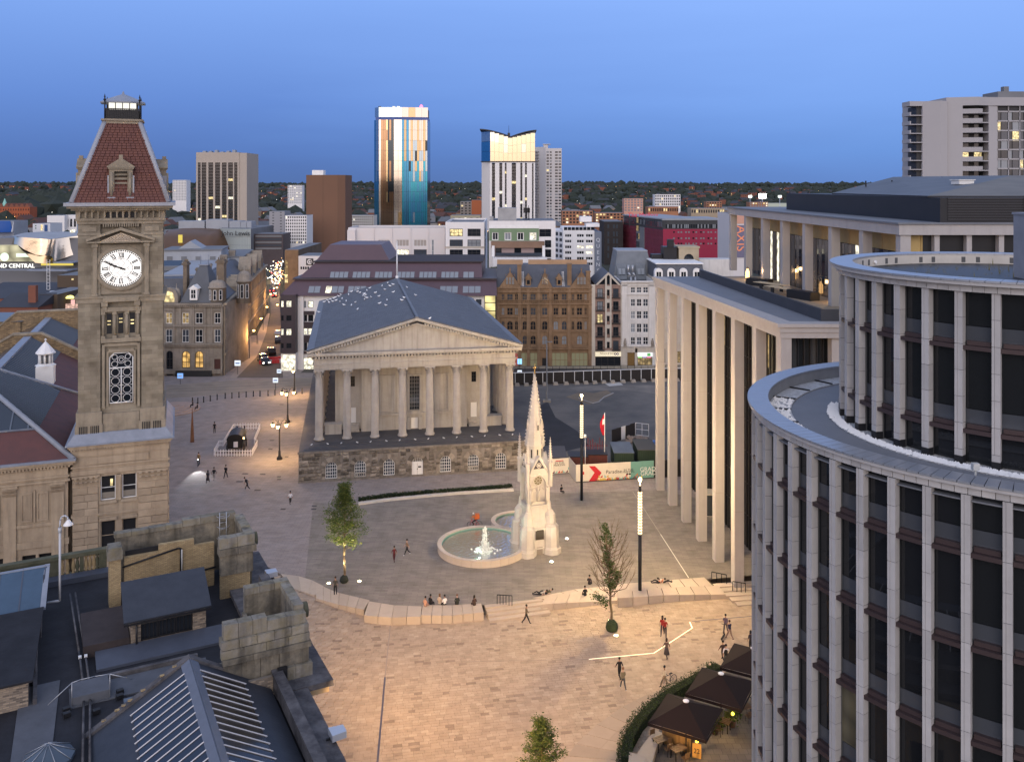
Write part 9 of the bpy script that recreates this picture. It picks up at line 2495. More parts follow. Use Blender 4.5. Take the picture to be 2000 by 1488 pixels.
def sign(lab,px,py,pyt,m_,sz=.75):
 p=G(px,py);t=th_('post_sign',lab,'sign',p,0,'lit signs on posts');H=P(px,pyt,p.y).z
 MB().cyl(0,0,0,H-sz,.05,6).mk('post',M_bk,t);BX(-sz*.55,sz*.55,-.05,.05,H-sz,H).mk('panel',m_,t)
 b=MB();b.box(-sz*.38,sz*.38,-.07,-.051,H-sz*.62,H-sz*.4);b.mk('panel_mark',M_wh if m_ is MATS.get('sign blue')else mat('sign blue mark',(.05,.12,.4),.5),t)
m_sb=em_('sign blue',(.22,.45,1.),1.0);m_sw=em_('sign white',(.8,.88,1),1.0)
sign('blue lit sign on a thin post before the chateau roofed block',352,750,729,m_sb,1.0);sign('white lit sign with a blue mark on a post at the mouth of the street',464,731,704,m_sw,1.1)
sign('blue white lit sign on a post right of the street mouth',538,762,738,m_sw,.9);sign('blue white lit sign on a post by the maroon office corner',545,737,721,m_sw,.8)
sign('small blue sign by the corner of the hall beyond its columns',1015,745,723,m_sw,.8)
cf=[G(*p)for p in((417.5,891),(492,891),(503,871),(496,868),(508,838),(456,839),(436,872),(427.5,872))]
fence=th_('picket_fence','white picket fence around the black horse drawn carriage','fence',cf[0]);m_pf=mat('white fence paint',(.8,.76,.76),.5)
pkb=MB();pkb.box(-.05,.05,-.02,.02,0,.95);pkb.add([(-.05,-.02,.95),(.05,-.02,.95),(.05,.02,.95),(-.05,.02,.95),(0,0,1.03)],[(0,1,4),(1,2,4),(2,3,4),(3,0,4)]);pk=pkb.mesh('picket',m_pf)
for a_,c2 in zip(cf,cf[1:]+cf[:1]):
 d=c2-a_;n=max(2,int(d.length/.38));ang=atan2(d.y,d.x)
 for k in rg_(n):lk_('picket',pk,fence,a_+d*((k+.5)/n)-cf[0],ang)
 b=MB()
 for z in(.2,.72):b.bar(a_-cf[0]+Vec((0,.03,z)),c2-cf[0]+Vec((0,.03,z)),.05,.08)
 b.mk('fence_rail',m_pf,fence)
car=th_('black_carriage','black round roofed carriage with a pale notice on its back inside the white fence','carriage',G(459,886),R(10));m_cb=mat('carriage black',(.012,.012,.013),.4,var=.2,vs=2)
b=MB();pr=[(-1.0,.75),(1.0,.75),(1.15,2.0),(.95,2.45),(.5,2.72),(0,2.8),(-.5,2.72),(-.95,2.45),(-1.15,2.0)]
b.ext(pr,0,3.6);b.ext([(x*1.07,z+.06)for x,z in pr[2:]],-.15,3.75);b.box(-.8,.8,3.6,4.5,.7,1.4);b.box(-.6,.6,4.0,4.4,1.4,1.75);b.mk('carriage_body',m_cb,car)
BX(-.3,.3,-.06,-.0,.95,1.75).mk('notice',mat('pale notice',(.45,.47,.55),.6),car,(.1,0,0))
wb_=MB()
for k in rg_(16):
 a0,a1=2*PI*k/16,2*PI*(k+1)/16;wb_.tube((0,.62*cos(a0),.62*sin(a0)),(0,.62*cos(a1),.62*sin(a1)),.05,5)
 if k%2==0:wb_.tube((0,0,0),(0,.6*cos(a0),.6*sin(a0)),.03,4)
wb_.tube((-.1,0,0),(.1,0,0),.1,8);wme=wb_.mesh('wheel',m_cb)
for x in(-1.2,1.2):
 for y in(.6,3.4):lk_('wheel',wme,car,(x,y,.66))
MB().la([(.06,0),(.12,.05),(.12,.2),(.04,.3)],8).mk('carriage_lamp',em_('carriage lamp',(1,.6,.25),6),car,(1.22,-.1,2.1))
MB().tube((0,4.3,.8),(0,7.0,1.0),.05,6).mk('draw_pole',m_cb,car)
m_hw=mat('hoarding print white',(.72,.66,.55),.5,var=.12,vs=.8);m_hg=mat('hoarding print green',(.17,.36,.30),.5);m_red=mat('print red',(.55,.03,.04),.5)
TRI=[mat('print %d'%i,c,.5)for i,c in en_(((.55,.05,.05),(.65,.45,.08),(.10,.32,.32),(.25,.45,.42),(.55,.2,.08),(.16,.07,.09)))]
O1,O2,O3=G(1125,942),G(1277,933),G(1332,929.5)
B=Bld('printed_hoarding','white printed hoarding lettered Paradise with a red chevron and coloured triangles','hoarding',1125,1277,O1.y,rot=atan2((O2-O1).y,(O2-O1).x),O=O1)
HH=2.3;L=(O3-O1).length;n=7;xg=B.x(1232)
ppx=[B.x(1125+(1232-1125)*k/5)for k in rg_(6)]+[B.x(1255),B.x(1277),L]
for k in rg_(len(ppx)-1):
 b=MB();b.box(ppx[k]+.01,ppx[k+1]-.01,0,.06,.05,HH);b.mk('hoarding_panel',m_hw if k<5 else m_hg if k<7 else M_bk,B.t)
BX(0,L,-.03,-.002,0,.07).mk('kickboard',M_bk,B.t)
zh=lambda py,px:B.z(py,px)
def flat(name,pts,m_,dy=-.012):
 return MB().ext([(B.x(px),zh(py,px))for px,py in pts],dy,-.002).mk(name,m_,B.t)
flat('printed_chevron',[(1149,941),(1163,941),(1175,923),(1162,910),(1150,910),(1161,923)][::1],m_red)
lt_('Paradise',.66,M_bk,B.t,(B.x(1199),-.012,zh(924,1199)),depth=.005)
for tx,py,s in(('IN THE',919.5,.42),('MAKING',923.2,.42)):lt_(tx,s,M_bk,B.t,(B.x(1227.5),-.012,zh(py,1227)),depth=.005)
for px in(1225,1230):MB().ext([(.17*cos(2*PI*k/6),.13*sin(2*PI*k/6))for k in rg_(6)],-.012,-.002).mk('printed_icon',M_bk,B.t,(B.x(px),0,zh(925.5,px)))
lt_('GRADE',.8,M_wh,B.t,(B.x(1268),-.015,zh(919.5,1268)),depth=.005);lt_('GRADE',.8,M_wh,B.t,(B.x(1269),-.015,zh(927.5,1268)),depth=.005)
flat('printed_sign',[(1133.5,927),(1141,926.5),(1141,921),(1133.5,921)],m_red)
rt=random.Random(5);rt_u=rt.uniform
for k in rg_(34):
 x0=B.x(1163)+k*(xg-B.x(1163))/24
 if x0>xg+1.4:break
 for j in rg_(1+(rt.random()<.22)):
  z0=.08+j*.36;f=rt.random()<.5;MB().ext([(0,0),(.36,0),(.36 if f else 0,.36)],-.012,-.002).mk('printed_triangle',rt.choice(TRI),B.t,(x0,0,z0))
P1_,P2_=G(1111,923.5),G(1070,927)
B2=Bld('printed_hoarding','short run of white printed hoarding just right of the spired memorial','hoarding',1070,1111,P2_.y,rot=atan2((P1_-P2_).y,(P1_-P2_).x),O=P2_)
L2=(P1_-P2_).length
for k in rg_(2):BX(L2*k/2+.01,L2*(k+1)/2-.01,0,.06,.05,2.05).mk('hoarding_panel',m_hw,B2.t)
for tx,z in(('IN THE',1.35),('MAKING',1.05)):lt_(tx,.42,M_bk,B2.t,(L2*.55,-.012,z),depth=.005)
BX(L2*.55-.55,L2*.55+.55,-.012,-.002,1.68,1.8).mk('printed_bar',m_red,B2.t)
for k in rg_(9):
 f=rt.random()<.5;MB().ext([(0,0),(.38,0),(.38 if f else 0,.38)],-.012,-.002).mk('printed_triangle',rt.choice(TRI),B2.t,(.2+k*.38,0,.1+.38*(k>5)*(k%2)))
d=O1-P1_
B3=Bld('printed_hoarding','angled middle panel of the white hoarding turning toward the square','hoarding',1111,1125,P1_.y,rot=atan2(d.y,d.x),O=P1_)
for k in rg_(3):BX(d.length*k/3+.01,d.length*(k+1)/3-.01,0,.06,.05,2.2).mk('hoarding_panel',mat('grey hoarding face',(.5,.46,.4),.5),B3.t)
cp=[G(*p)for p in((985,752),(1100,750),(1240,745),(1335,742),(1420,742),(1420,925),(1332,931),(1277,934),(1126,943),(1112,925),(1070,928),(1010,905))]
sheet('car_park',cp,.008,m_asph)
sheet('earth_patch',[G(*p)for p in((1105,775),(1135,765),(1160,768),(1185,762),(1198,770),(1172,782),(1150,790),(1130,783))],.014,mat('bare earth',(.22,.17,.12),.95,var=.7,vs=.25,c2=(.12,.10,.08)))
sheet('earth_patch',[G(*p)for p in((1110,757),(1170,752),(1270,752),(1320,758),(1310,772),(1240,764),(1190,762),(1130,764))],.012,mat('pale dust',(.24,.21,.18),.95,var=.8,vs=.2,c2=(.11,.105,.1)))
sheet('concrete_patch',[G(*p)for p in((1181,749),(1211,746.5),(1217,752),(1190,754.5))],.02,mat('pale concrete',(.5,.47,.43),.8))
sheet('asphalt_patch',[G(*p)for p in((1035,800),(1070,785),(1085,815),(1128,842),(1150,870),(1070,890),(1040,850))],.012,mat('dark asphalt repair',(.045,.045,.05),.85,var=.4,vs=.3))
m_ym=mat('faded yellow line',(.45,.36,.14),.8);m_wm=mat('faded white line',(.45,.44,.42),.8)
kb2=[G(*p)for p in((1130,778),(1148,785),(1158,788),(1170,785),(1180,776),(1198,768))]
for a_,c2 in zip(kb2[:-1],kb2[1:]):MB().bar(a_,c2,.22,.13).mk('kerb',m_kerb,kind='structure')
fn=th_('site_fence','long dark site hoarding with white posts standing on concrete blocks below the terracotta building','fence',G(988,753));fp_=[G(*p)for p in((988,753),(1060,751),(1122,749),(1192,746.5),(1272,744),(1340,742.5))];m_fd=mat('dark fence board',(.028,.024,.022),.7,var=.3,vs=.5)
blkm=MB().pr([(-.5,-.9),(.5,-.9),(.5,0),(-.5,0)],0,.55,0,[(-.35,-.7),(.35,-.7),(.35,-.1),(-.35,-.1)]).mesh('ballast_block',mat('ballast concrete',(.34,.30,.25),.9,var=.4,vs=2.));o0=fp_[0]
k_=0
for a_,c2 in zip(fp_[:-1],fp_[1:]):
 n=max(1,round((c2-a_).length/2.05));ang=atan2((c2-a_).y,(c2-a_).x)
 for k in rg_(n):
  p,q=a_.lerp(c2,k/n),a_.lerp(c2,(k+1)/n);dd=(q-p).length
  o=BX(.06,dd-.06,0,.06,.05,2.35).mk('fence_panel',m_fd,fn,p-o0);o.rotation_euler=(0,0,ang)
  o=BX(-.07,.07,-.1,.08,0,2.45).mk('fence_post',mat('galvanised white',(.55,.55,.55),.5),fn,p-o0);o.rotation_euler=(0,0,ang)
  lk_('ballast_block',blkm,fn,p-o0+Vec((.35,-.12,0)),ang)
 o=BX(0,(c2-a_).length,-.1,.1,2.36,2.5).mk('top_rail',MATS['galvanised white'],fn,a_-o0);o.rotation_euler=(0,0,ang)
rl_=th_('street_railing','thin black street railing on the pavement in front of the terracotta building','railing',G(985,726));a_,c2=G(985,726),G(1345,722)
MB().bar(a_-a_+Vec((0,0,1.0)),c2-a_+Vec((0,0,1.0)),.05,.06).mk('rail',M_bk,rl_)
pm_=BX(-.04,.04,-.04,.04,0,1.05).mesh('post',M_bk)
for k in rg_(28):lk_('post',pm_,rl_,(c2-a_)*(k/27))
sheet('road',[(-44,186.5),(64,186.5),(64,190.6),(-44,191.2)],.006,m_road);MB().pr([(-44,191.2),(64,190.6),(64,195),(-44,195)],-.1,.13).mk('pavement',mat('warm pavement',(.36,.31,.23),.85,var=.4,vs=.4),kind='structure')
p=G(1068,784);t=th_('car_park_lamp','tall grey lamp post standing in the empty car park','lamp post',p);H=P(1068,668,p.y).z
MB().la([(.25,0),(.22,.8),(.14,.9),(.1,H)],8).mk('post',mat('grey lamp paint',(.16,.165,.17),.5),t);BX(-.1,1.0,-.14,.14,H-.05,H+.1).mk('lamp_head',mat('grey lamp paint',(.16,.165,.17)),t);BX(-.7,.7,-.7,.7,0,.3).mk('base_block',mat('ballast concrete',(.34,.30,.25)),t)
def cabin(nm,lab,cat,px0,px1,pyb,h,dep,m_w,m_r,slope=.0,rot=0.,seams=True):
 p=G(px0,pyb);B=Bld(nm,lab,cat,px0,px1,p.y,rot=rot,O=Vec((p.x,p.y,0)))
 BX(0,B.W,0,dep,0,h).mk('wall',m_w,B.t)
 if seams:
  b=MB()
  for k in rg_(int(B.W/.3)):b.box(k*.3+.05,k*.3+.15,-.04,0,.1,h-.1)
  b.mk('wall_rib',m_w,B.t)
 MB().pr([(-.08,-.08),(B.W+.08,-.08),(B.W+.08,dep+.08),(-.08,dep+.08)],[h+.01,h+.01,h+.01,h+.01],[h+.1,h+.1,h+.1+slope,h+.1+slope]).mk('roof',m_r,B.t);return B
m_gc=mat('dark green container',(.025,.045,.03),.6,var=.3,vs=.8);m_rs=mat('site roof sheet',(.12,.14,.165),.5,var=.4,vs=.6);m_skip=mat('rusty red skip',(.09,.025,.022),.7,var=.6,vs=1.,c2=(.04,.02,.018))
cabin('site_cabin','low flat roofed site cabin behind the hoarding right of the memorial','cabin',1066,1106,918,1.7,5.2,mat('cabin grey',(.1,.1,.105),.7),mat('grey felt roof',(.075,.075,.085),.7))
cabin('storage_container','dark green storage container with a sloping grey roof behind the hoarding','container',1200,1238,918,2.3,4.8,m_gc,m_rs,.1);cabin('storage_container','dark green flat topped container beside the first office column','container',1246,1283,915,2.5,5.2,m_gc,mat('olive felt roof',(.085,.08,.07),.8))
cabin('rubble_skip','long rusty brown skip behind the near lamp mast','skip',1112,1148,920,1.9,2.6,m_skip,M_bk);cabin('rubble_skip','dark red skip with stacked frames behind the hoarding','skip',1149,1186,917,2.0,2.6,m_skip,M_bk)
t=th_('stacked_frames','tangle of upright red metal frames standing on the dark red skip','frames',G(1160,908)+Vec((0,0,2.13)));m_rf=mat('red steel frame',(.12,.02,.025),.5)
for k in rg_(9):b=MB();x=-1.2+k*.33;b.box(x,x+.1,0,.1,0,rt_u(.7,1.7));b.box(x,x+.5,.1,.15,.5,.6);b.mk('frame_bar',m_rf,t)
p=G(1181,912);t=th_('flagpole','white flagpole carrying a limp red and white flag on the site','flag',p);H=P(1181,806,p.y).z
MB().cyl(0,0,0,H,.06,8).mk('pole',M_wh,t)
b=MB();n=9;vs=[]
for i in rg_(n):
 z=H-.1-2.9*i/(n-1);w_=.12+.55*sin(PI*min(1,i/(n-1)*.9+.05));vs+=[(0,0,z),(-w_*.5,.08*sin(i),z-.1),(-w_,-.1*cos(i),z-.22)]
b.add(vs,[(3*i+j,3*i+j+1,3*i+4+j,3*i+3+j)for i in rg_(n-1)for j in rg_(2)]);b.m=[1 if(i//2)in(2,3)and i%2==0 else 0 for i in rg_(len(b.f))];b.mk('flag',[mat('flag red',(.45,.015,.03),.8),M_wh],t)
p=G(1143,921);t=th_('camera_mast','thin white camera mast behind the near lamp mast','mast',p);H=P(1143,848,p.y).z;MB().cyl(0,0,0,H,.05,6).mk('pole',M_wh,t);MB().la([(.05,H-.5),(.2,H-.45),(.22,H-.2),(.1,H)],8).mk('camera_dome',M_wh,t)
t=th_('mesh_fence','short run of dark boards and white mesh fence around rubble on the site','fence',G(1195,865));a_=G(1195,865)
for k,(px,py,m_)in en_(((1195,865,m_fd),(1204,862,m_fd),(1213,859,M_wh),(1222,857,m_fd),(1231,853,m_fd))):q,r=G(px,py),G(px+9,py-2.6);MB().bar(q-a_,r-a_,.06,2.0).mk('fence_board',m_,t)
q,r=G(1241,850),G(1267,853);b=MB()
for z in(.1,1.0,1.95):b.tube(q-a_+Vec((0,0,z)),r-a_+Vec((0,0,z)),.035,5)
for k in rg_(3):s=q.lerp(r,k/2)-a_;b.tube(s,s+Vec((0,0,1.95)),.035,5)
b.mk('mesh_panel',M_wh,t)
it=[(G(1243,862).x+rt_u(-1.6,1.6),G(1243,862).y+rt_u(-1.2,1.2),rt_u(0,.5),rt_u(.2,.5),rt_u(.15,.4))for k in rg_(46)]
o=lk_('rubble',blobs('rubble',it,[mat('site rubble',(.3,.24,.2),.95,var=.6,vs=1.5)]),kind='stuff')
it=[(G(1272,872).x+rt_u(-.7,.7),G(1272,872).y+rt_u(-.6,.6),.3+rt_u(0,.5),rt_u(.3,.5),rt_u(.2,.4))for k in rg_(9)]
tag(lk_('tarpaulin',blobs('tarpaulin',it,[mat('blue tarpaulin',(.08,.2,.5),.5)])),'crumpled blue tarpaulin bundle beside the first office column','tarpaulin')
p=G(1384,1003);t=th_('glass_drum','round glass door drum with black frame between the office columns','glass drum',p);MB().la([(.95,.05),(.95,2.5)],20,cap=False).mk('glass',M_g2,t);MB().la([(1.0,2.5),(1.0,2.65)],20).la([(1.02,0),(1.02,.06)],20).mk('rim',mat('pale rim',(.5,.47,.4),.5),t)
b=MB()
b.mk('frame',M_bk,t)
b=MB();b.la([(.2,.0),(.2,.05)],8);
p=G(1392,952);t=th_('lit_flower_box','brightly lit planting box low on the ground between the columns','planter',p)
BX(-1.6,1.6,-.3,.3,0,.4).mk('box',m_col,t);it=[(rt_u(-1.5,1.5),rt_u(-.3,.3),.5+rt_u(0,.3),.16,.14)for k in rg_(30)];lk_('flowers',blobs('flowers',it,[mat('pink white bloom',(.7,.5,.42),.8)]),t)
t=th_('rounded_steps','pinkish rounded stone steps at the corner of the clock tower','steps',G(332,800))
for k in rg_(5):MB().la([(5.0-k*.85,-.02),(5.0-k*.85,.18+k*.17)],32).mk('step',mat('pink step stone',(.40,.30,.25),.8,var=.3,vs=1),t)
p=G(375.5,863);t=th_('wooden_spike','tall thin rust brown spike sculpture beside the clock tower','sculpture',p);H=P(375,795,p.y).z;MB().obox(0,0,0,H*.55,.56,.5,.4,sx1=.3,sy1=.28).obox(0,0,H*.55,H,.3,.28,.4,sx1=.03,sy1=.03).mk('spike',mat('rust brown',(.22,.10,.05),.8,var=.5,vs=2.),t)
for px,py,w_ in((479,925,.8),(513,926,.7),(468,940,.9),(531,860,.6),(528,877,.6),(545,931,.5),(545,936,.5),(560,892,.5),(503,957,.8),(614,988,.6),(613,994,.6),(553,994,.6),(550,790,.7)):q=G(px,py,.01);BX(-w_/2,w_/2,-.22,.22,0,.012).mk('drain_cover',mat('cover iron',(.06,.055,.055),.7),square_obj,q)
for i,z0 in en_((747,752,757,763)):strip('tram_rail',[G(330,z0+8),G(460,z0+3),G(612,z0-6)],.12,mat('rail steel',(.07,.065,.06),.5,metal=.4),off=.012)
sheet('road',[G(*p)for p in((325,752),(470,742),(610,737),(610,757),(470,768),(325,778))],.005,mat('warm road stone',(.30,.25,.20),.8,var=.4,vs=.3))
st_r=[G(*p)for p in((462,738),(553,738),(549,680),(548,620),(546,570),(549,530),(556,505),(556,480),(534,480),(531,505),(529,540),(527,575),(529,615),(520,650),(503,695))]
sheet('street_road',st_r,.012,mat('street asphalt',(.11,.095,.085),.8,var=.4,vs=.3))  # slightly warm grey asphalt of the street
sheet('street_pavement',[G(*p)for p in((448,739),(462,738),(503,695),(520,650),(527,612),(522,612),(495,668),(470,712))],.02,mat('street paving',(.34,.29,.25),.85,var=.3,vs=.4))
for k,(px,py,side)in en_(((487,700,1),(502,672,1),(514,645,1),(522,615,1),(531,580,1),(549,640,-1),(547,600,-1),(553,560,-1))):
 p=G(px,py);t=th_('street_lamp','slim amber street lamp, %s from the square on the %s pavement of the lit street'%(('nearest','second','third','fourth','farthest','nearest','middle','farthest')[k],'left' if side>0 else 'right'),'street lamp',p,0,'amber lamps along the lit street');MB().cyl(0,0,0,6.0,.08,6).tube((0,0,5.9),(1.0*side,0,6.3),.05,5).mk('post',M_bk,t);MB().la([(.1,0),(.3,.12),(.3,.2),(.1,.3)],8).mk('lamp',em_('amber street glow',(1,.5,.14),14),t,(1.0*side,0,6.1));wlight('street_light',p+Vec((1.4*side,-.3,5.7)),1700 if k<6 else 1000,(1,.50,.17),.3)
def carmesh(m_,taxi=False):
 b=MB();h=1.75 if taxi else 1.45
 pr=[(-2.2,.3),(2.2,.3),(2.25,.75),(1.9,.95),(1.0,1.0),(.55,h),(-1.2,h),(-1.75,1.05),(-2.2,.95)]
 b.extx(pr,-.85,.85);body=b.mesh('body',m_);b=MB()
 b.extx([(.95,1.02),(.6,h-.12),(-1.15,h-.12),(-1.6,1.05)],-.86,.86);gl=b.mesh('glasshouse',M_gl)
 b=MB();b.la([(.34,-.1),(.34,.1)],12);b.v=[(v[2],v[0],v[1])for v in b.v];wh=b.mesh('wheel',M_bk);b=MB();b.box(-.18,.18,-.03,.03,-.09,.09);return body,gl,wh,b.mesh('headlight',em_('car headlamp',(1,.95,.8),9)),b.mesh('tail_light',em_('car tail lamp',(1,.05,.03),8))
cm={k:carmesh(m_,k=='taxi')for k,m_ in dict(taxi=mat('black car paint',(.01,.01,.012),.2),silver=mat('silver car paint',(.35,.35,.36),.3,metal=.5),dark=mat('dark car paint',(.03,.035,.05),.25)).items()}
sdir=atan2(104,-18.7)-PI/2
for i,(px,py,k,fl,lab)in en_(((512,706,'taxi',0,'black taxi parked nearest the red barriers in the lit street'),(529,693,'taxi',0,'black taxi parked just beyond the first one in the lit street'),(517,711,'dark',1,'dark car half hidden behind the red barriers'),(545,668,'dark',0,'dark car parked by the maroon office side of the street'),(544,656,'silver',0,'silver car parked behind the dark one by the maroon office'),(537,580,'dark',2,'car with bright red tail lights, nearer of two in the street'),(532,571,'dark',2,'car with bright red tail lights, farther of two in the street'),(541,556,'silver',1,'silver car with headlights on far up the street'),(535,546,'dark',1,'dark car with headlights on far up the street'),(546,541,'silver',1,'farthest silver car with headlights near the crossing'))):
 a=sdir+(PI if fl==1 else 0)+(.25 if i<3 else 0);t=th_('car',lab,'car',G(px,py,.02),a,'cars in the lit street');bo,gl_m,wh,hd,tl=cm[k]
 lk_('body',bo,t);lk_('glasshouse',gl_m,t)
 for x in(-.75,.75):
  for y in(-1.35,1.35):lk_('wheel',wh,t,(x,y,.34))
 for x in(-.6,.6):
  if fl==1:lk_('headlight',hd,t,(x,2.24,.68))
  if fl==2:lk_('tail_light',tl,t,(x,-2.22,.82))
bb_=MB();bb_.pr([(-.5,-.22),(.5,-.22),(.5,.22),(-.5,.22)],0,.8,0,[(-.48,-.1),(.48,-.1),(.48,.1),(-.48,.1)]);brm=[bb_.mesh('road_barrier',mat('barrier red',(.5,.03,.03),.5)),bb_.mesh('road_barrier',M_wh)]
for r_i,(a_,c2)in en_(((G(511,711),G(552,708)),(G(516,705),G(550,703)))):
 for k in rg_(9):tag(lk_('road_barrier',brm[1 if k%4==3 and r_i==0 else 0],None,a_.lerp(c2,k/8)),'%s plastic road barrier, %s from the left in the %s row closing the street'%('white' if k%4==3 and r_i==0 else 'red',('first','second','third','fourth','fifth','sixth','seventh','eighth','ninth')[k],('nearer','farther')[r_i]),'barrier','road barriers across the lit street')
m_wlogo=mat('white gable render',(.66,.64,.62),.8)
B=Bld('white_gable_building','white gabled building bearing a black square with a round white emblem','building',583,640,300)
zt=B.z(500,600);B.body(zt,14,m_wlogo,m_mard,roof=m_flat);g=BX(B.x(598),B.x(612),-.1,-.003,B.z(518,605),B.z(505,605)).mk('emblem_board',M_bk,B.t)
b=MB();cx,cz=B.x(605),B.z(511.5,605)
for k in rg_(16):
 a0,a1=2*PI*k/16,2*PI*(k+1)/16
 if 3<=k<=12 or k%2:b.ext([(cx+r*cos(a),cz+r*sin(a))for r,a in((.55,a0),(.9,a0),(.9,a1),(.55,a1))],-.14,-.1)
b.ext([(cx-.3,cz-.35),(cx+.2,cz-.35),(cx+.35,cz+.1),(cx,cz+.35),(cx-.3,cz+.15)],-.14,-.1);b.mk('emblem',M_wh,g)
for k in rg_(4):B.box('small_window',587+k*4.5,590+k*4.5,521,526,-.06,-.003,M_gl)
B=Bld('dim_brown_block','dim brown block lining the right side of the lit street','building',556,583,330);B.body(B.z(488,570),40,mat('dim brown stone',(.15,.105,.07),.9,var=.5,vs=.3),roof=m_flat)
for k in rg_(5):B.box('shopfront',556.5,562,545-k*9,552-k*9,-.1,-.003,M_lit if k in(0,1)else M_lit2)
it=[(G(537,505).x+rt.gauss(0,3.2),G(537,505).y+rt.gauss(0,3),6+rt.gauss(0,2.6),1.6,1.4)for k in rg_(60)]
t=th_('street_tree','dark rounded tree standing at the far end of the lit street','tree',(G(537,505).x,G(537,505).y,0));b=MB();b.cyl(0,0,0,5,.35,6);b.mk('trunk',m_bark if 'm_bark' in globals()else M_bk,t);o=lk_('crown',blobs('crown',[(x-t.location.x,y-t.location.y,z,r,s)for x,y,z,r,s in it],[mat('night leaves',(.02,.028,.016),.9)]),t)
b=MB()
for k in rg_(150):
 px,py=rt.gauss(541,9),rt_u(497,562);p=G(px,py);s=.12+.18*rt.random();z=rt_u(.5,4.5);x,y=p.x,p.y
 b.add([(x-s,y,z),(x+s,y,z),(x,y-s,z),(x,y+s,z),(x,y,z-s),(x,y,z+s)],[(0,2,5),(2,1,5),(1,3,5),(3,0,5),(2,0,4),(1,2,4),(3,1,4),(0,3,4)],rt.choices((0,1,2),(4,4,1))[0])
b.mk('street_lights',[em_('far amber lamp',(1,.55,.2),5),em_('far white lamp',(1,.95,.85),5),em_('far red lamp',(1,.1,.05),5)],kind='stuff')
for px,py in((540,545),(537,520)):wlight('street_light',G(px,py,6),5000,(1,.6,.28),.5)
sheet('terrace_floor',[G(*p,LOWZ)for p in((1290,1420),(1345,1360),(1420,1310),(1500,1280),(1560,1500),(1240,1510))],LOWZ+.012,brickmat('dull terrace paving',(.16,.14,.125),(.13,.115,.1),(.08,.07,.065),.6,.6,axis='flat',var=.4))
oc_=[(1090,1500),(1125,1452),(1165,1415),(1215,1380),(1265,1355),(1318,1336),(1360,1318)];md=[(1150,1500),(1172,1462),(1205,1428),(1245,1398),(1285,1370),(1330,1345),(1368,1324)];ic=[(1222,1500),(1225,1470),(1240,1440),(1268,1408),(1300,1380),(1342,1352),(1376,1328)]
m_slab=mat('large terrace slab',(.36,.29,.225),.75,var=.45,vs=.8,c2=(.28,.22,.17),bump=.1,bs=10,pid=.1)
for ra,rb_ in((oc_,md),(md,ic)):
 for k in rg_(6):
  for h_ in(0,1):
   f=lambda pl,s:(pl[k][0]+(pl[k+1][0]-pl[k][0])*s,pl[k][1]+(pl[k+1][1]-pl[k][1])*s)
   q=[G(*f(ra,h_*.5+.012),LOWZ),G(*f(ra,h_*.5+.488),LOWZ),G(*f(rb_,h_*.5+.488),LOWZ),G(*f(rb_,h_*.5+.012),LOWZ)]
   c_=sum(q,Vec())/4;q=[c_+(v-c_)*.985 for v in q];MB().pr([(v.x,v.y)for v in q],LOWZ-.02,LOWZ+.014).mk('terrace_slab',m_slab,low)
hp=[G(*p,LOWZ)for p in((1219,1500),(1222,1462),(1243,1424),(1274,1392),(1306,1368),(1346,1345),(1400,1315))]
t=th_('terrace_hedge','dark clipped hedge curving round the parasol terrace','hedge',(0,0,0));b=MB()
for a_,c2 in zip(hp[:-1],hp[1:]):b.bar(a_+Vec((.15,0,0)),c2+Vec((.15,0,0)),.7,.75)
b.mk('hedge_core',mat('hedge core',(.012,.02,.008),.95),t);lk_('crown',leafmesh(9000,along(hp,.55,.05,.98),.07,LD+[LG[1]],'crown'),t)
m_can=mat('dark brown canopy',(.014,.008,.008),.95,var=.25,vs=1.2,c2=(.011,.007,.007))
def parasol(lab,c,sd=4.1):
 t=th_('parasol',lab,'parasol',(c[0],c[1],LOWZ),R(-29),'square parasols on the terrace');ze_,za_=2.75,3.75;h=sd/2
 b=MB();crn=[(-h,-h),(h,-h),(h,h),(-h,h)]
 for k in rg_(4):
  p,q=crn[k],crn[(k+1)%4];m_=((p[0]+q[0])/2*.98,(p[1]+q[1])/2*.98)
  b.add([(*p,ze_),(*m_,ze_+.03),(*q,ze_),(0,0,za_)],[(0,1,3),(1,2,3)]);b.add([(*p,ze_),(*q,ze_),(*q,ze_-.22),(*p,ze_-.22)],[(0,3,2,1)])
 b.mk('canopy',m_can,t)
 for k in rg_(8):a=k*PI/4;rr=h*(1.38 if k%2 else.97);MB().tube((0,0,za_-.08),(rr*cos(a),rr*sin(a),ze_-.02),.02,4).mk('rib',M_bk,t)
 MB().cyl(0,0,0,za_-.05,.05,8).mk('pole',M_bk,t);MB().la([(.36,0),(.3,.08),(.05,.12)],10).mk('base',M_bk,t);MB().la([(.2,za_+.0),(.22,za_+.05),(.16,za_+.09)],14).mk('hub_cap',mat('white hub cap',(.8,.82,.88),.4),t)
parasol('dark brown square parasol nearest the hedge and wooden counter',(12.1,62.3));parasol('dark brown square parasol in the middle of the three',(15.35,65.8));parasol('dark brown square parasol half hidden by the round office',(18.7,69.4))
t=th_('concrete_seat_wall','pale curved concrete seat wall beside the hedge and tables','wall',(0,0,0));q=[G(*p,LOWZ+.5)for p in((1279,1424),(1297,1432),(1282,1458),(1272,1496),(1232,1496),(1252,1458))];cn=sum(q,Vec())/6
MB().pr([(v.x,v.y)for v in q],LOWZ,LOWZ+.5).mk('seat',m_bench,t);q=[G(*p,LOWZ+.75)for p in((1229,1470),(1262,1480),(1258,1510),(1226,1510))];MB().pr([(v.x,v.y)for v in q],LOWZ,LOWZ+.85).mk('end_block',m_bench,t)
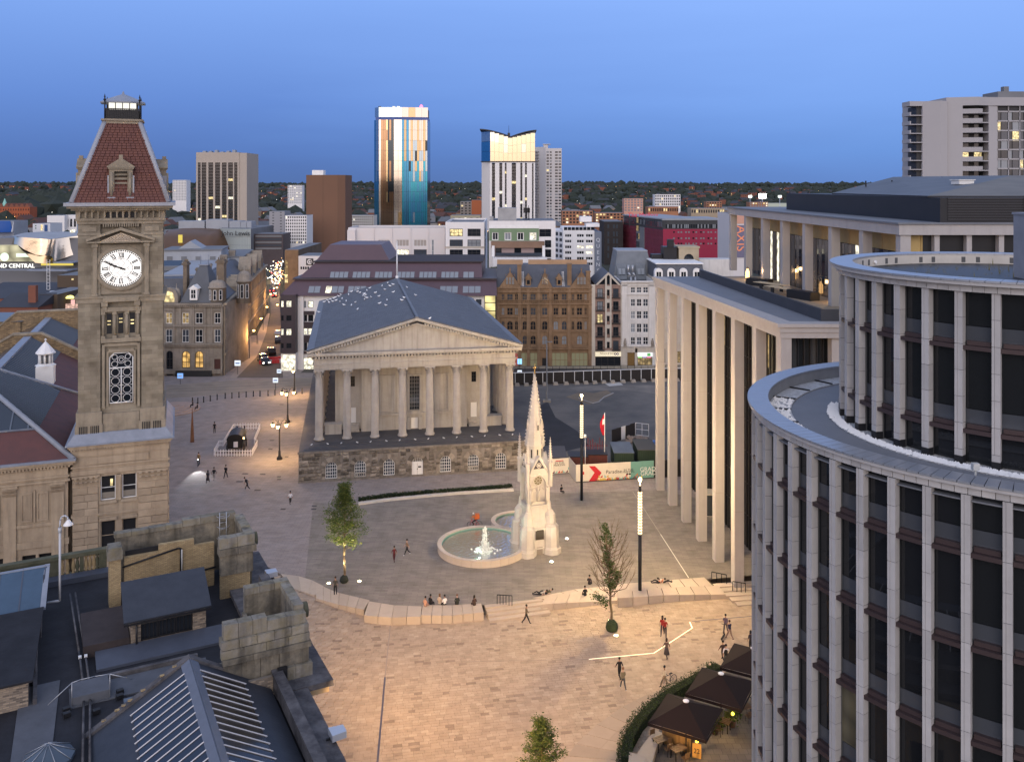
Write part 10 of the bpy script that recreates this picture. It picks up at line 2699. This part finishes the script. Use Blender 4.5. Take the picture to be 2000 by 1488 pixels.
a_,c2=G(1297,1447,LOWZ),G(1352,1468,LOWZ);t=th_('wooden_counter','slatted wooden bar counter beneath the nearest parasol','counter',a_);d=c2-a_;MB().bar((0,0,0),d,.5,1.0).mk('carcass',mat('bar timber dark',(.10,.06,.03),.7),t)
for k in rg_(14):s=d*((k+.5)/14);n_=Vec((-d.y,d.x,0)).normalized();MB().obox(0,0,.03,.98,.17,.04,atan2(d.y,d.x)).mk('slat',mat('bar timber',(.22,.13,.05),.6,pid=.2),t,s-n_*.28)
MB().bar((0,0,1.003),d+Vec((0,0,1.003)),.65,.06).mk('counter_top',mat('bar timber',(.22,.13,.05)),t)
m_tt=mat('cafe table timber',(.16,.095,.05),.55,var=.4,vs=4)
def table(lab,px,py,a,ch):
 p=G(px,py,LOWZ);t=th_('cafe_table',lab,'table',p,a,'tables on the parasol terrace')
 for k in rg_(4):BX(-.55,.55,-.36+k*.18,-.2+k*.18,.7,.74).mk('table_plank',m_tt,t)
 for x in(-.45,.45):
  for y in(-.28,.28):BX(x-.03,x+.03,y-.03,y+.03,0,.7).mk('leg',M_bk,t)
 for i,(dx,dy,ra)in en_(ch):
  c,s=cos(a),sin(a);q=p+Vec((dx*c-dy*s,dx*s+dy*c,0));t2=th_('cafe_chair','dark cafe chair %s of the %s'%(('on the near side','on the far side')[i%2],' '.join(lab.replace('timber ','').replace('shadowed ','').split()[:8])),'chair',q,a+ra,'chairs on the parasol terrace')
  BX(-.21,.21,-.21,.21,.42,.47).mk('seat',m_tt,t2);BX(-.2,.2,-.23,-.19,.55,.88).mk('backrest',m_tt,t2)
  for x in(-.18,.18):
   for y in(-.2,.18):MB().tube((x,y,0),(x,y,.42 if y>0 else.85),.018,4).mk('leg',M_bk,t2)
table('timber cafe table beside the seat wall',1291,1462,.5,((0,-.75,0),(0,.75,PI)));table('timber cafe table with papers by the counter end',1325,1480,.5,((0,-.75,0),(0,.75,PI)));table('shadowed cafe table by the potted plant',1412,1425,-.6,((0,-.75,0),(0,.75,PI)));table('shadowed cafe table nearest the round office',1452,1398,.3,((0,-.75,0),(0,.75,PI)))
p=G(1361,1478,LOWZ);t=th_('chalk_board','small yellow framed board marked 22 standing by the tables','board',p,-.3);MB().slab((-.3,-.15,0),(.3,-.15,0),(.3,0,.95),(-.3,0,.95),.03).slab((-.3,.15,0),(-.3,.02,.95),(.3,.02,.95),(.3,.15,0),.03).mk('board',mat('ochre board',(.45,.24,.06),.6),t);o=lt_('22',.42,M_bk,t,(0,-.13,.35),depth=.01,tilt=81)
for px,py,lab in((1430,1418,'leafy potted shrub in the shade under the parasol edge'),(1396,1432,'small potted shrub by the shadowed cafe table')):
 p=G(px,py,LOWZ);t=th_('potted_shrub',lab,'plant',p);MB().la([(.22,0),(.3,.45),(.26,.46)],10).mk('pot',mat('brown pot',(.10,.05,.03),.7),t);lk_('foliage',leafmesh(420,lambda:Vec((rl.gauss(0,.28),rl.gauss(0,.28),.85+rl.gauss(0,.28))),.1,LG,'foliage'),t)
for px,py,z,lab,e in((1361,1446,2.0,'small yellow bulb hanging at the corner of the nearest parasol',60),(1431,1393,2.0,'small yellow bulb hanging at the corner of the middle parasol',60)):
 p=G(px,py,LOWZ+z);t=th_('hanging_bulb',lab,'lamp',p);MB().la([(.03,.12),(.1,.04),(.1,-.06),(.02,-.12)],8).mk('bulb',em_('yellow bulb',(1,.75,.05),6),t);MB().cyl(0,0,.12,.5,.012,4).mk('flex',M_bk,t);wlight('bulb_light',p-Vec((0,0,.25)),e,(1,.65,.2),.08)
spot('flood_lamp',FLOODS[0]+Vec((.9,0,.2)),(9,73,LOWZ),36000,(1,.60,.27),112,.9,.4)
spot('flood_lamp',FLOODS[1]+Vec((.9,.3,.2)),(4,84,0),13000,(1,.63,.31),110,.9,.4)
hp_=G(388,909)+Vec((0,-.6,.95));spot('headlamp_beam',hp_,G(391,948),1500,(.95,.97,1),42,.35,.06)
def skin_mesh(name,verts,edges,radii,sub=1,root=0):
 me=bpy.data.meshes.new(name);me.from_pydata(verts,edges,[]);o=bpy.data.objects.new(name,me);COL.objects.link(o)
 sk=o.modifiers.new('skin','SKIN');sk.use_smooth_shade=True
 for i,r in en_(radii):
  d=me.skin_vertices[0].data[i];d.radius=(r,r)if not hasattr(r,'__len__')else r;d.use_root=(i==root)
 if sub:s=o.modifiers.new('sub','SUBSURF');s.levels=sub
 return o
PENDING=[]
SKIN=[mat('skin light',(.45,.28,.20),.6),mat('skin tan',(.30,.17,.11),.6),mat('skin deep',(.12,.065,.045),.6)]
m_eye=mat('dark eye',(.02,.015,.015),.3)
def cloth(c):return mat('cloth %.2f %.2f %.2f'%c,c,.85,var=.3,vs=6.)
def pers(lab,loc,face,top,legs,hair=(.03,.02,.015),sk=0,pose='stand',shoes=(.03,.03,.03),ht=1.68,ph=0.,skirt=False,longhair=False,extra=None,bag=None,lean=0):
 S=ht/1.75;hz=.92;V=[];E=[];Rr=[];tagz=[]
 def v(x,y,z,r,g,par=None):
  V.append((x*S,y*S,z*S));Rr.append(r*S*1.04 if not hasattr(r,'__len__')else(r[0]*S,r[1]*S));tagz.append(g)
  if par is not None:E.append((par,len(V)-1))
  return len(V)-1
 sit=pose in('sit','ride');sw=.28 if pose=='walk' else.03
 if pose=='sit':hz=.12
 if pose=='ride':hz=.95
 if pose=='lie':hz=.12
 ln=lean or(.35 if pose=='ride' else(.1 if pose=='sit' else.02))
 def up(d,x=0.,fy=0.):
  if pose=='lie':return(x,-d*.82+fy,hz+d*.38)
  return(x,fy+d*sin(ln),hz+d*cos(ln))
 pel=v(0,0,hz,(.15,.11),'L' if not skirt else 'L')
 wa=v(*up(.2),(.125,.09),'T',pel);ch=v(*up(.4),(.16,.105),'T',wa);nk=v(*up(.53),(.065,.06),'T',ch);n2=v(*up(.6),.05,'S',nk)
 hd=v(*up(.68,0,.01),(.075,.085),'S',n2);h2=v(*up(.78,0,.01),(.078,.092),'S',hd);h3=v(*up(.85,0,0),(.05,.06),'S',h2)
 for s in(-1,1):
  k=s*(1 if(ph%2)<1 else-1)
  sh=v(*up(.46,s*.17),.062,'T',ch)
  if pose=='ride':el=v(s*.24,.42,hz+.30,.042,'T',sh);wr=v(s*.24,.66,hz+.22,.032,'S',el)
  elif pose=='sit':el=v(*up(.2,s*.25,.03),.042,'T',sh);wr=v(s*.18,.3,hz+.16,.032,'S',el)
  elif pose=='lie':el=v(s*.27,-.38,hz+.06,.042,'T',sh);wr=v(s*.30,-.14,hz+.02,.032,'S',el)
  else:el=v(*up(.2,s*.24,-.02-k*sw*.5),.042,'T',sh);wr=v(s*.25,.06-k*sw*.9,hz-.04+abs(sw)*.1,.033,'T' if extra=='coat' else 'S',el)
  pw=V[wr];hn=v(pw[0]/S,pw[1]/S+.02,pw[2]/S-(.09 if not sit else.02),(.035,.022),'S',wr)
  hp=v(s*.09,0.02 if sit else 0,hz-.06,.088,'L',pel)
  if pose=='sit':kn=v(s*.11,.42,hz+.02,.066,'L',hp);an=v(s*.11,.46,hz-.38,.042,'L',kn);ft=v(s*.12,.60,hz-.43,.04,'F',an)
  elif pose=='ride':kn=v(s*.11,.36,hz-.16-.12*(s>0),.066,'L',hp);an=v(s*.11,.22,hz-.55-.1*(s>0),.042,'L',kn);ft=v(s*.12,.36,hz-.6-.1*(s>0),.038,'F',an)
  elif pose=='lie':kn=v(s*.12,.42,hz+.18*(s>0),.066,'L',hp);an=v(s*.12,.82,hz-.05,.042,'L',kn);ft=v(s*.12,.86,hz+.08,.038,'F',an)
  else:
   kn=v(s*.1,k*sw*.55+.03,hz-.46,.066,'L',hp);an=v(s*.1,k*sw*1.15-(.1 if pose=='walk' and k<0 else 0),.09+(.09 if pose=='walk' and k<0 else 0),.043,'L',kn);pa=V[an];ft=v(s*.11,pa[1]/S+.13,.045 if not(pose=='walk' and k<0)else.08,.04,'F',an)
 o=skin_mesh('person',V,E,Rr)
 PENDING.append(dict(o=o,V=V,tags=tagz,E=E,lab=lab,loc=Vec(loc),face=face,mats=dict(T=cloth(top),L=cloth(legs),S=SKIN[sk],F=cloth(shoes)),hair=hair,S=S,up=up,head=Vec(V[h2]),pose=pose,skirt=legs if skirt else None,longhair=longhair,bag=bag,hz=hz,ln=ln))
def finish_people():
 dg=bpy.context.evaluated_depsgraph_get()
 for d in PENDING:
  me=bpy.data.meshes.new_from_object(d['o'].evaluated_get(dg));d['me']=me
 for d in PENDING:
  me,o=d['me'],d['o'];S=d['S']
  bpy.data.objects.remove(o)
  o=bpy.data.objects.new('person',me);COL.objects.link(o);o.location=d['loc'];o.rotation_euler=(0,0,d['face']);tag(o,'person '+d['lab'],'person')
  order=['T','L','S','F'];me.materials.clear()
  for k in order:me.materials.append(d['mats'][k])
  segs=[(Vec(d['V'][a]),Vec(d['V'][b_]),d['tags'][b_])for a,b_ in d['E']]
  mi=[]
  for f in me.polygons:
   c=f.center;best=None
   for a,b_,g in segs:
    ab=b_-a;t=max(0,min(1,(c-a).dot(ab)/max(1e-9,ab.dot(ab))));q=(c-(a+ab*t)).length
    if best is None or q<best[0]:best=(q,g)
   mi.append(order.index(best[1]))
  me.polygons.foreach_set('material_index',mi);me.polygons.foreach_set('use_smooth',[True]*len(me.polygons))
  h=d['head'];bk=Vec((0,-1,0))if d['pose']!='lie' else Vec((0,-.9,-.4))
  hb=MB();n=10;prof=[]
  for i in rg_(6):
   a=PI*(.5-i*.155);prof.append((max(.002,.1*cos(a)),.115*sin(a)))
  hb.la([(r*S,z*S)for r,z in prof],n,cap=False)
  if d['longhair']:hb.la([(.085*S,.0),(.1*S,-.14*S),(.07*S,-.28*S)],n,0,-.035*S,cap=False)
  hm_=cloth(d['hair']);ho=hb.mk('hair',hm_,o,h+Vec((0,-.018*S,.03*S)));ho.rotation_euler=(R(18),0,0)
  fb=MB();f0=h
  fb.add([(-.016,.0,-.03),(.016,.0,-.03),(0,.03,-.03),(0,.0,.02)],[(0,1,2),(1,3,2),(3,0,2)]);fb.v=[(x*S,y*S+.085*S,z*S)for x,y,z in fb.v];fb.mk('nose',d['mats']['S'],o,f0-Vec((0,0,.02*S)))
  for s in(-1,1):MB().la([(.003,-.01),(.011,0),(.003,.01)],6).mk('eye',m_eye,o,f0+Vec((s*.03,.087,.0))*S)
  if d['skirt']:
   sb=MB();hz=d['hz'];sb.la([(.15*S,(hz+.06)*S),(.2*S,(hz-.2)*S),(.26*S,(hz-.52)*S)],12);sb.mk('skirt',cloth(d['skirt']),o)
  if d['bag']:
   bb_=MB();bb_.la([(.1,-.24),(.15,-.2),(.15,.12),(.1,.2)],8);bb_.v=[(x*S*1.0,(y*.6-.2)*S,z*S)for x,y,z in bb_.v];bb_.mk('rucksack',cloth(d['bag']),o,Vec(d['up'](.3))*S)
Lg=lambda px,py:G(px,py,LOWZ)
BK,GY,NV=(.015,.015,.017),(.14,.14,.15),(.025,.03,.05)
AW,TC=0,PI
pers('standing on the bench in a grey top and black trousers',G(655,1162,.12),AW+.2,(.07,.065,.055),BK,sk=1,pose='stand',ht=1.72)
pers('walking in a dark red long top, left of the pool',G(770,1097),AW+.4,(.12,.025,.03),(.08,.02,.025),sk=1,pose='walk',ht=1.6)
pers('walking in a tan top and black trousers with white shoes',G(795,1084),PI/2+.3,(.25,.16,.10),BK,pose='walk',shoes=(.7,.7,.7),ht=1.66,ph=1)
for i,(px,py,lab,top,legs,hr,lh,sk,bag)in en_(((830,1184,'person seated in an orange pink top at the left end of the bench row',(.55,.30,.20),(.4,.25,.2),BK,False,1,None),(840,1180,'person seated in a black shirt, second in the bench row',BK,BK,BK,False,2,None),(858,1179,'person with brown hair seated in a pale shawl on the bench',(.45,.36,.28),(.5,.45,.4),(.16,.08,.04),True,0,None),(869,1181,'person seated in a bright white shirt on the bench',(.75,.74,.74),BK,BK,False,1,None),(893,1180,'person in black with hair in a bun and a rucksack seated on the bench',(.03,.035,.03),BK,(.18,.09,.05),False,0,(.03,.04,.03)),(927,1182,'person wrapped in dark brown seated at the right end of the bench row',(.07,.04,.03),(.05,.03,.025),(.03,.02,.015),True,1,None))):
 pers(lab[7:],G(px,py,.17),AW+rnu(-.7,.7),top,legs,hr,sk,'sit',longhair=lh,bag=bag,ht=1.62)
pers('in a long brown coat walking past the lit steps',Lg(1028,1218),-PI/2+.3,(.13,.10,.06),BK,pose='walk',sk=1,ht=1.7,extra='coat')
pers('lying propped up in pale clothes, left one of two on the platform',G(1056,1161,.1),PI/2,(.4,.36,.3),BK,pose='lie',ht=1.6);pers('lying propped up in dark clothes, right one of two on the platform',G(1067,1159,.1),PI/2+.1,(.10,.09,.05),BK,pose='lie',ht=1.6)
pers('in black seated with folded legs on the wedge bench near the sparse tree',G(1143,1163,.12),AW+.3,BK,BK,pose='sit',sk=1,ht=1.62);pers('seated on the paving beside the sparse tree twigs',G(1151,1141,.1),AW-.4,(.04,.03,.03),BK,pose='sit',sk=1,ht=1.6)
pers('lying with an orange bag beyond the near lamp mast',G(1287,1138,.1),PI/2,(.5,.2,.1),BK,pose='lie',sk=0,ht=1.6);pers('with big dark hair resting beyond the near lamp mast',G(1297,1137,.1),-PI/2,(.6,.55,.5),BK,pose='lie',sk=2,ht=1.6)
pers('in a red top walking with folded arms on the lower square',Lg(1294,1240),TC-.3,(.34,.03,.025),NV,(.03,.02,.02),1,'walk',ht=1.66,longhair=True)
pers('in red at the shoulder of the first red walker',Lg(1299,1243),TC-.2,(.28,.025,.02),BK,BK,1,'walk',ht=1.6,ph=1)
pers('in a dark dress walking across the lit ground line',Lg(1302,1285),AW+.2,(.11,.07,.06),(.06,.05,.05),(.05,.03,.02),0,'walk',ht=1.62,skirt=True,longhair=True)
pers('with black clothes walking behind a companion in a khaki coat',Lg(1210,1325),AW+.3,BK,BK,pose='walk',sk=1,ht=1.68)
pers('in a khaki coat walking on the lower square',Lg(1217,1346),AW+.25,(.20,.17,.11),(.07,.075,.08),(.25,.12,.06),0,'walk',shoes=(.6,.6,.6),ht=1.68,ph=1,extra='coat')
pers('in a white jacket pushing a bicycle near the hedge',Lg(1298,1341),PI/2+.4,(.55,.47,.36),(.25,.2,.14),BK,1,'walk',ht=1.64)
pers('in a purple top wheeling a scooter at the right of the lower square',Lg(1417,1236),-.5,(.12,.09,.14),(.12,.1,.1),BK,1,'walk',ht=1.64);pers('in a navy top and shorts beside the scooter at the right',Lg(1425,1248),.5,(.03,.035,.07),(.3,.2,.15),(.1,.05,.03),0,'walk',ht=1.62,ph=1)
pers('in dark clothes walking behind the man with a white shirt',Lg(1412,1291),AW+.3,(.05,.03,.03),BK,BK,1,'walk',ht=1.68);pers('in a white shirt with a black rucksack near the parasols',Lg(1418,1299),AW-.2,(.6,.58,.6),(.06,.065,.07),BK,0,'walk',ht=1.7,ph=1,bag=BK)
pers('in black standing at the edge of the round office',Lg(1466,1269),AW+.4,(.03,.025,.035),BK,BK,1,'stand',ht=1.62,longhair=True)
pers('all in black standing alone left of the carriage',G(419,846),TC,BK,BK,BK,1,'stand',ht=1.75);pers('in a tan jacket riding an electric scooter on the square',G(388,908,-.12),TC+.1,(.26,.16,.06),BK,BK,0,'stand',ht=1.72)
pers('in a dark dress holding hands with a companion on the square',G(406,943),AW,(.05,.045,.06),(.06,.05,.06),BK,1,'walk',ht=1.62,skirt=True,longhair=True);pers('in black jacket and pale trousers walking hand in hand on the square',G(418,938),AW,BK,(.3,.28,.27),BK,1,'walk',ht=1.7,ph=1)
pers('in black walking away left of the street lamp',G(441,934),AW-.1,BK,BK,(.08,.05,.03),0,'walk',ht=1.74);pers('in black bending forward while walking on the square',G(483,957),PI/2,BK,BK,BK,1,'walk',ht=1.72,lean=.5,shoes=(.6,.6,.6))
pers('in a white top and black trousers walking near the hall corner',G(567,986),TC+.5,(.68,.66,.68),BK,BK,1,'walk',ht=1.66,shoes=(.5,.5,.5));
pers('in black sitting at the far kerb behind the memorial',G(1096,960,.1),TC+.8,BK,BK,BK,1,'sit',ht=1.6)
pers('in black seated on the rounded steps, leftmost of two',G(377,792,.75),PI/2,BK,BK,BK,1,'sit',ht=1.68);pers('in black lounging on the rounded steps, rightmost of two',G(386,797,.55),PI/2,BK,BK,BK,1,'sit',ht=1.68)
pers('standing by the glass drum between the office columns',G(1385,996),TC,(.1,.1,.11),BK,BK,1,'stand',ht=1.7)
CY=G(927,1030);CYA=PI/2+.12
pers('in an orange jacket and white helmet riding a delivery bicycle past the pool',CY+Vec((.1,0,.0)),CYA,(.55,.16,.04),BK,(.75,.75,.72),1,'ride',ht=1.66)
def bicycle(name,lab,loc,ang,col,sc=1.):
 t=th_(name,lab,'bicycle',loc,ang);mb=mat('bike paint %.2f'%col[0],col,.4)
 wb=MB()
 for k in rg_(18):a0,a1=2*PI*k/18,2*PI*(k+1)/18;wb.tube((0,.34*cos(a0),.34*sin(a0)),(0,.34*cos(a1),.34*sin(a1)),.022,5)
 for k in rg_(9):a0=2*PI*k/9;wb.tube((0,0,0),(0,.33*cos(a0),.33*sin(a0)),.005,3)
 wm=wb.mesh('wheel',M_bk)
 for y in(-.52,.52):lk_('wheel',wm,t,(0,y,.36))
 b=MB();
 for p,q in(((0,-.52,.36),(0,-.1,.3)),((0,-.1,.3),(0,-.2,.86)),((0,-.52,.36),(0,-.18,.78)),((0,-.18,.78),(0,.36,.84)),((0,-.1,.3),(0,.38,.74)),((0,.52,.36),(0,.34,.98))):b.tube(p,q,.022,5)
 b.mk('frame',mb,t);MB().tube((-.26,.3,1.0),(.26,.3,1.0),.018,5).tube((0,.34,.96),(0,.3,1.0),.018,5).mk('handlebar',M_bk,t)
 MB().pr([(-.08,-.34),(.08,-.34),(.03,-.06),(-.03,-.06)],.86,.92).mk('saddle',M_bk,t);return t
bicycle('delivery_bicycle','red delivery bicycle ridden past the pool',CY,CYA,(.4,.03,.05))
b=MB();b.box(-.24,.24,-.24,.24,-.26,.26);b.box(-.25,.25,-.245,.245,.18,.22)
bx_=b.mk('delivery_box',mat('orange delivery box',(.55,.13,.03),.6),None,CY+Vec((0,0,1.42)));
tag(bx_,'square orange delivery box on the back of the cyclist','delivery box');bx_.rotation_euler=(0,0,CYA);bx_.location=CY+Vec((.30,.02,1.30))
bicycle('pushed_bicycle','dark bicycle with a white front lamp pushed by the person in a white jacket',Lg(1306,1338),PI/2+.6,(.1,.1,.1))
def scooter(lab,loc,ang):
 t=th_('scooter',lab,'scooter',loc,ang);BX(-.08,.08,-.45,.35,.1,.15).tube((0,.42,.1),(0,.34,1.08),.025,6).tube((-.24,.34,1.08),(.24,.34,1.08),.02,5).mk('frame',M_bk,t)
 wb=MB()
 for k in rg_(12):a0,a1=2*PI*k/12,2*PI*(k+1)/12;wb.tube((0,.1*cos(a0),.1*sin(a0)),(0,.1*cos(a1),.1*sin(a1)),.03,5)
 wm=wb.mesh('wheel',M_bk)
 for y in(-.45,.45):lk_('wheel',wm,t,(0,y,.13))
 return t
SCP=G(388,909);sc_=scooter('electric scooter with a dazzling white headlamp on the square',SCP,TC+.1)
MB().la([(.05,0),(.05,.06)],8).mk('headlamp',em_('headlamp glow',(1,1,1),25),sc_,(0,.4,.95))
scooter('dark scooter wheeled by the person in purple',Lg(1412,1246),-.5);
def horse(lab,loc,ang,m_):
 V=[(0,0,1.25),(0,.5,1.22),(0,.95,1.3),(0,1.3,1.75),(0,1.45,2.05),(0,1.75,1.85),(0,1.85,1.75),(0,-.35,1.28),(0,-.6,1.15),(0,-.72,.75)]
 E=[(0,1),(1,2),(2,3),(3,4),(4,5),(5,6),(0,7),(7,8),(8,9)];Rr=[(.27,.3),(.27,.31),(.24,.27),(.14,.19),(.1,.13),(.08,.1),(.06,.07),(.25,.27),(.07,.07),(.05,.05)]
 for s in(-1,1):
  for y,kk in((.85,-.03),(-.3,.12)):
   i=len(V);V+=[(s*.17,y,.95),(s*.17,y+(.05 if y>0 else.05),.62),(s*.17,y+(.0 if y>0 else-.14),.38 if y<0 else.34),(s*.17,y+(.02 if y>0 else-.1),.06)];Rr+=[(.12,.14),.075,.05,.065];E+=[(2 if y>0 else 7,i),(i,i+1),(i+1,i+2),(i+2,i+3)]
  i=len(V);V+=[(s*.07,1.4,2.22)];Rr+=[.025];E+=[(4,i)]
 o=skin_mesh('horse',V,E,Rr);PEND_H.append((o,lab,loc,ang,m_))
PEND_H=[]
ca_=car.location;an_=R(10)
for s,lab in((-.55,'black horse standing on the left in front of the carriage'),(.55,'black horse standing on the right in front of the carriage')):
 horse(lab,ca_+Vec((s*cos(an_)-5.6*sin(an_),s*sin(an_)+5.6*cos(an_),0)),an_,m_cb)
dg=bpy.context.evaluated_depsgraph_get()
finish_people()
dg=bpy.context.evaluated_depsgraph_get()
for o,lab,loc,ang,m_ in PEND_H:
 me=bpy.data.meshes.new_from_object(o.evaluated_get(dg));bpy.data.objects.remove(o);o=bpy.data.objects.new('horse',me);COL.objects.link(o);me.materials.clear();me.materials.append(m_);o.location=loc;o.rotation_euler=(0,0,ang);tag(o,lab,'horse')
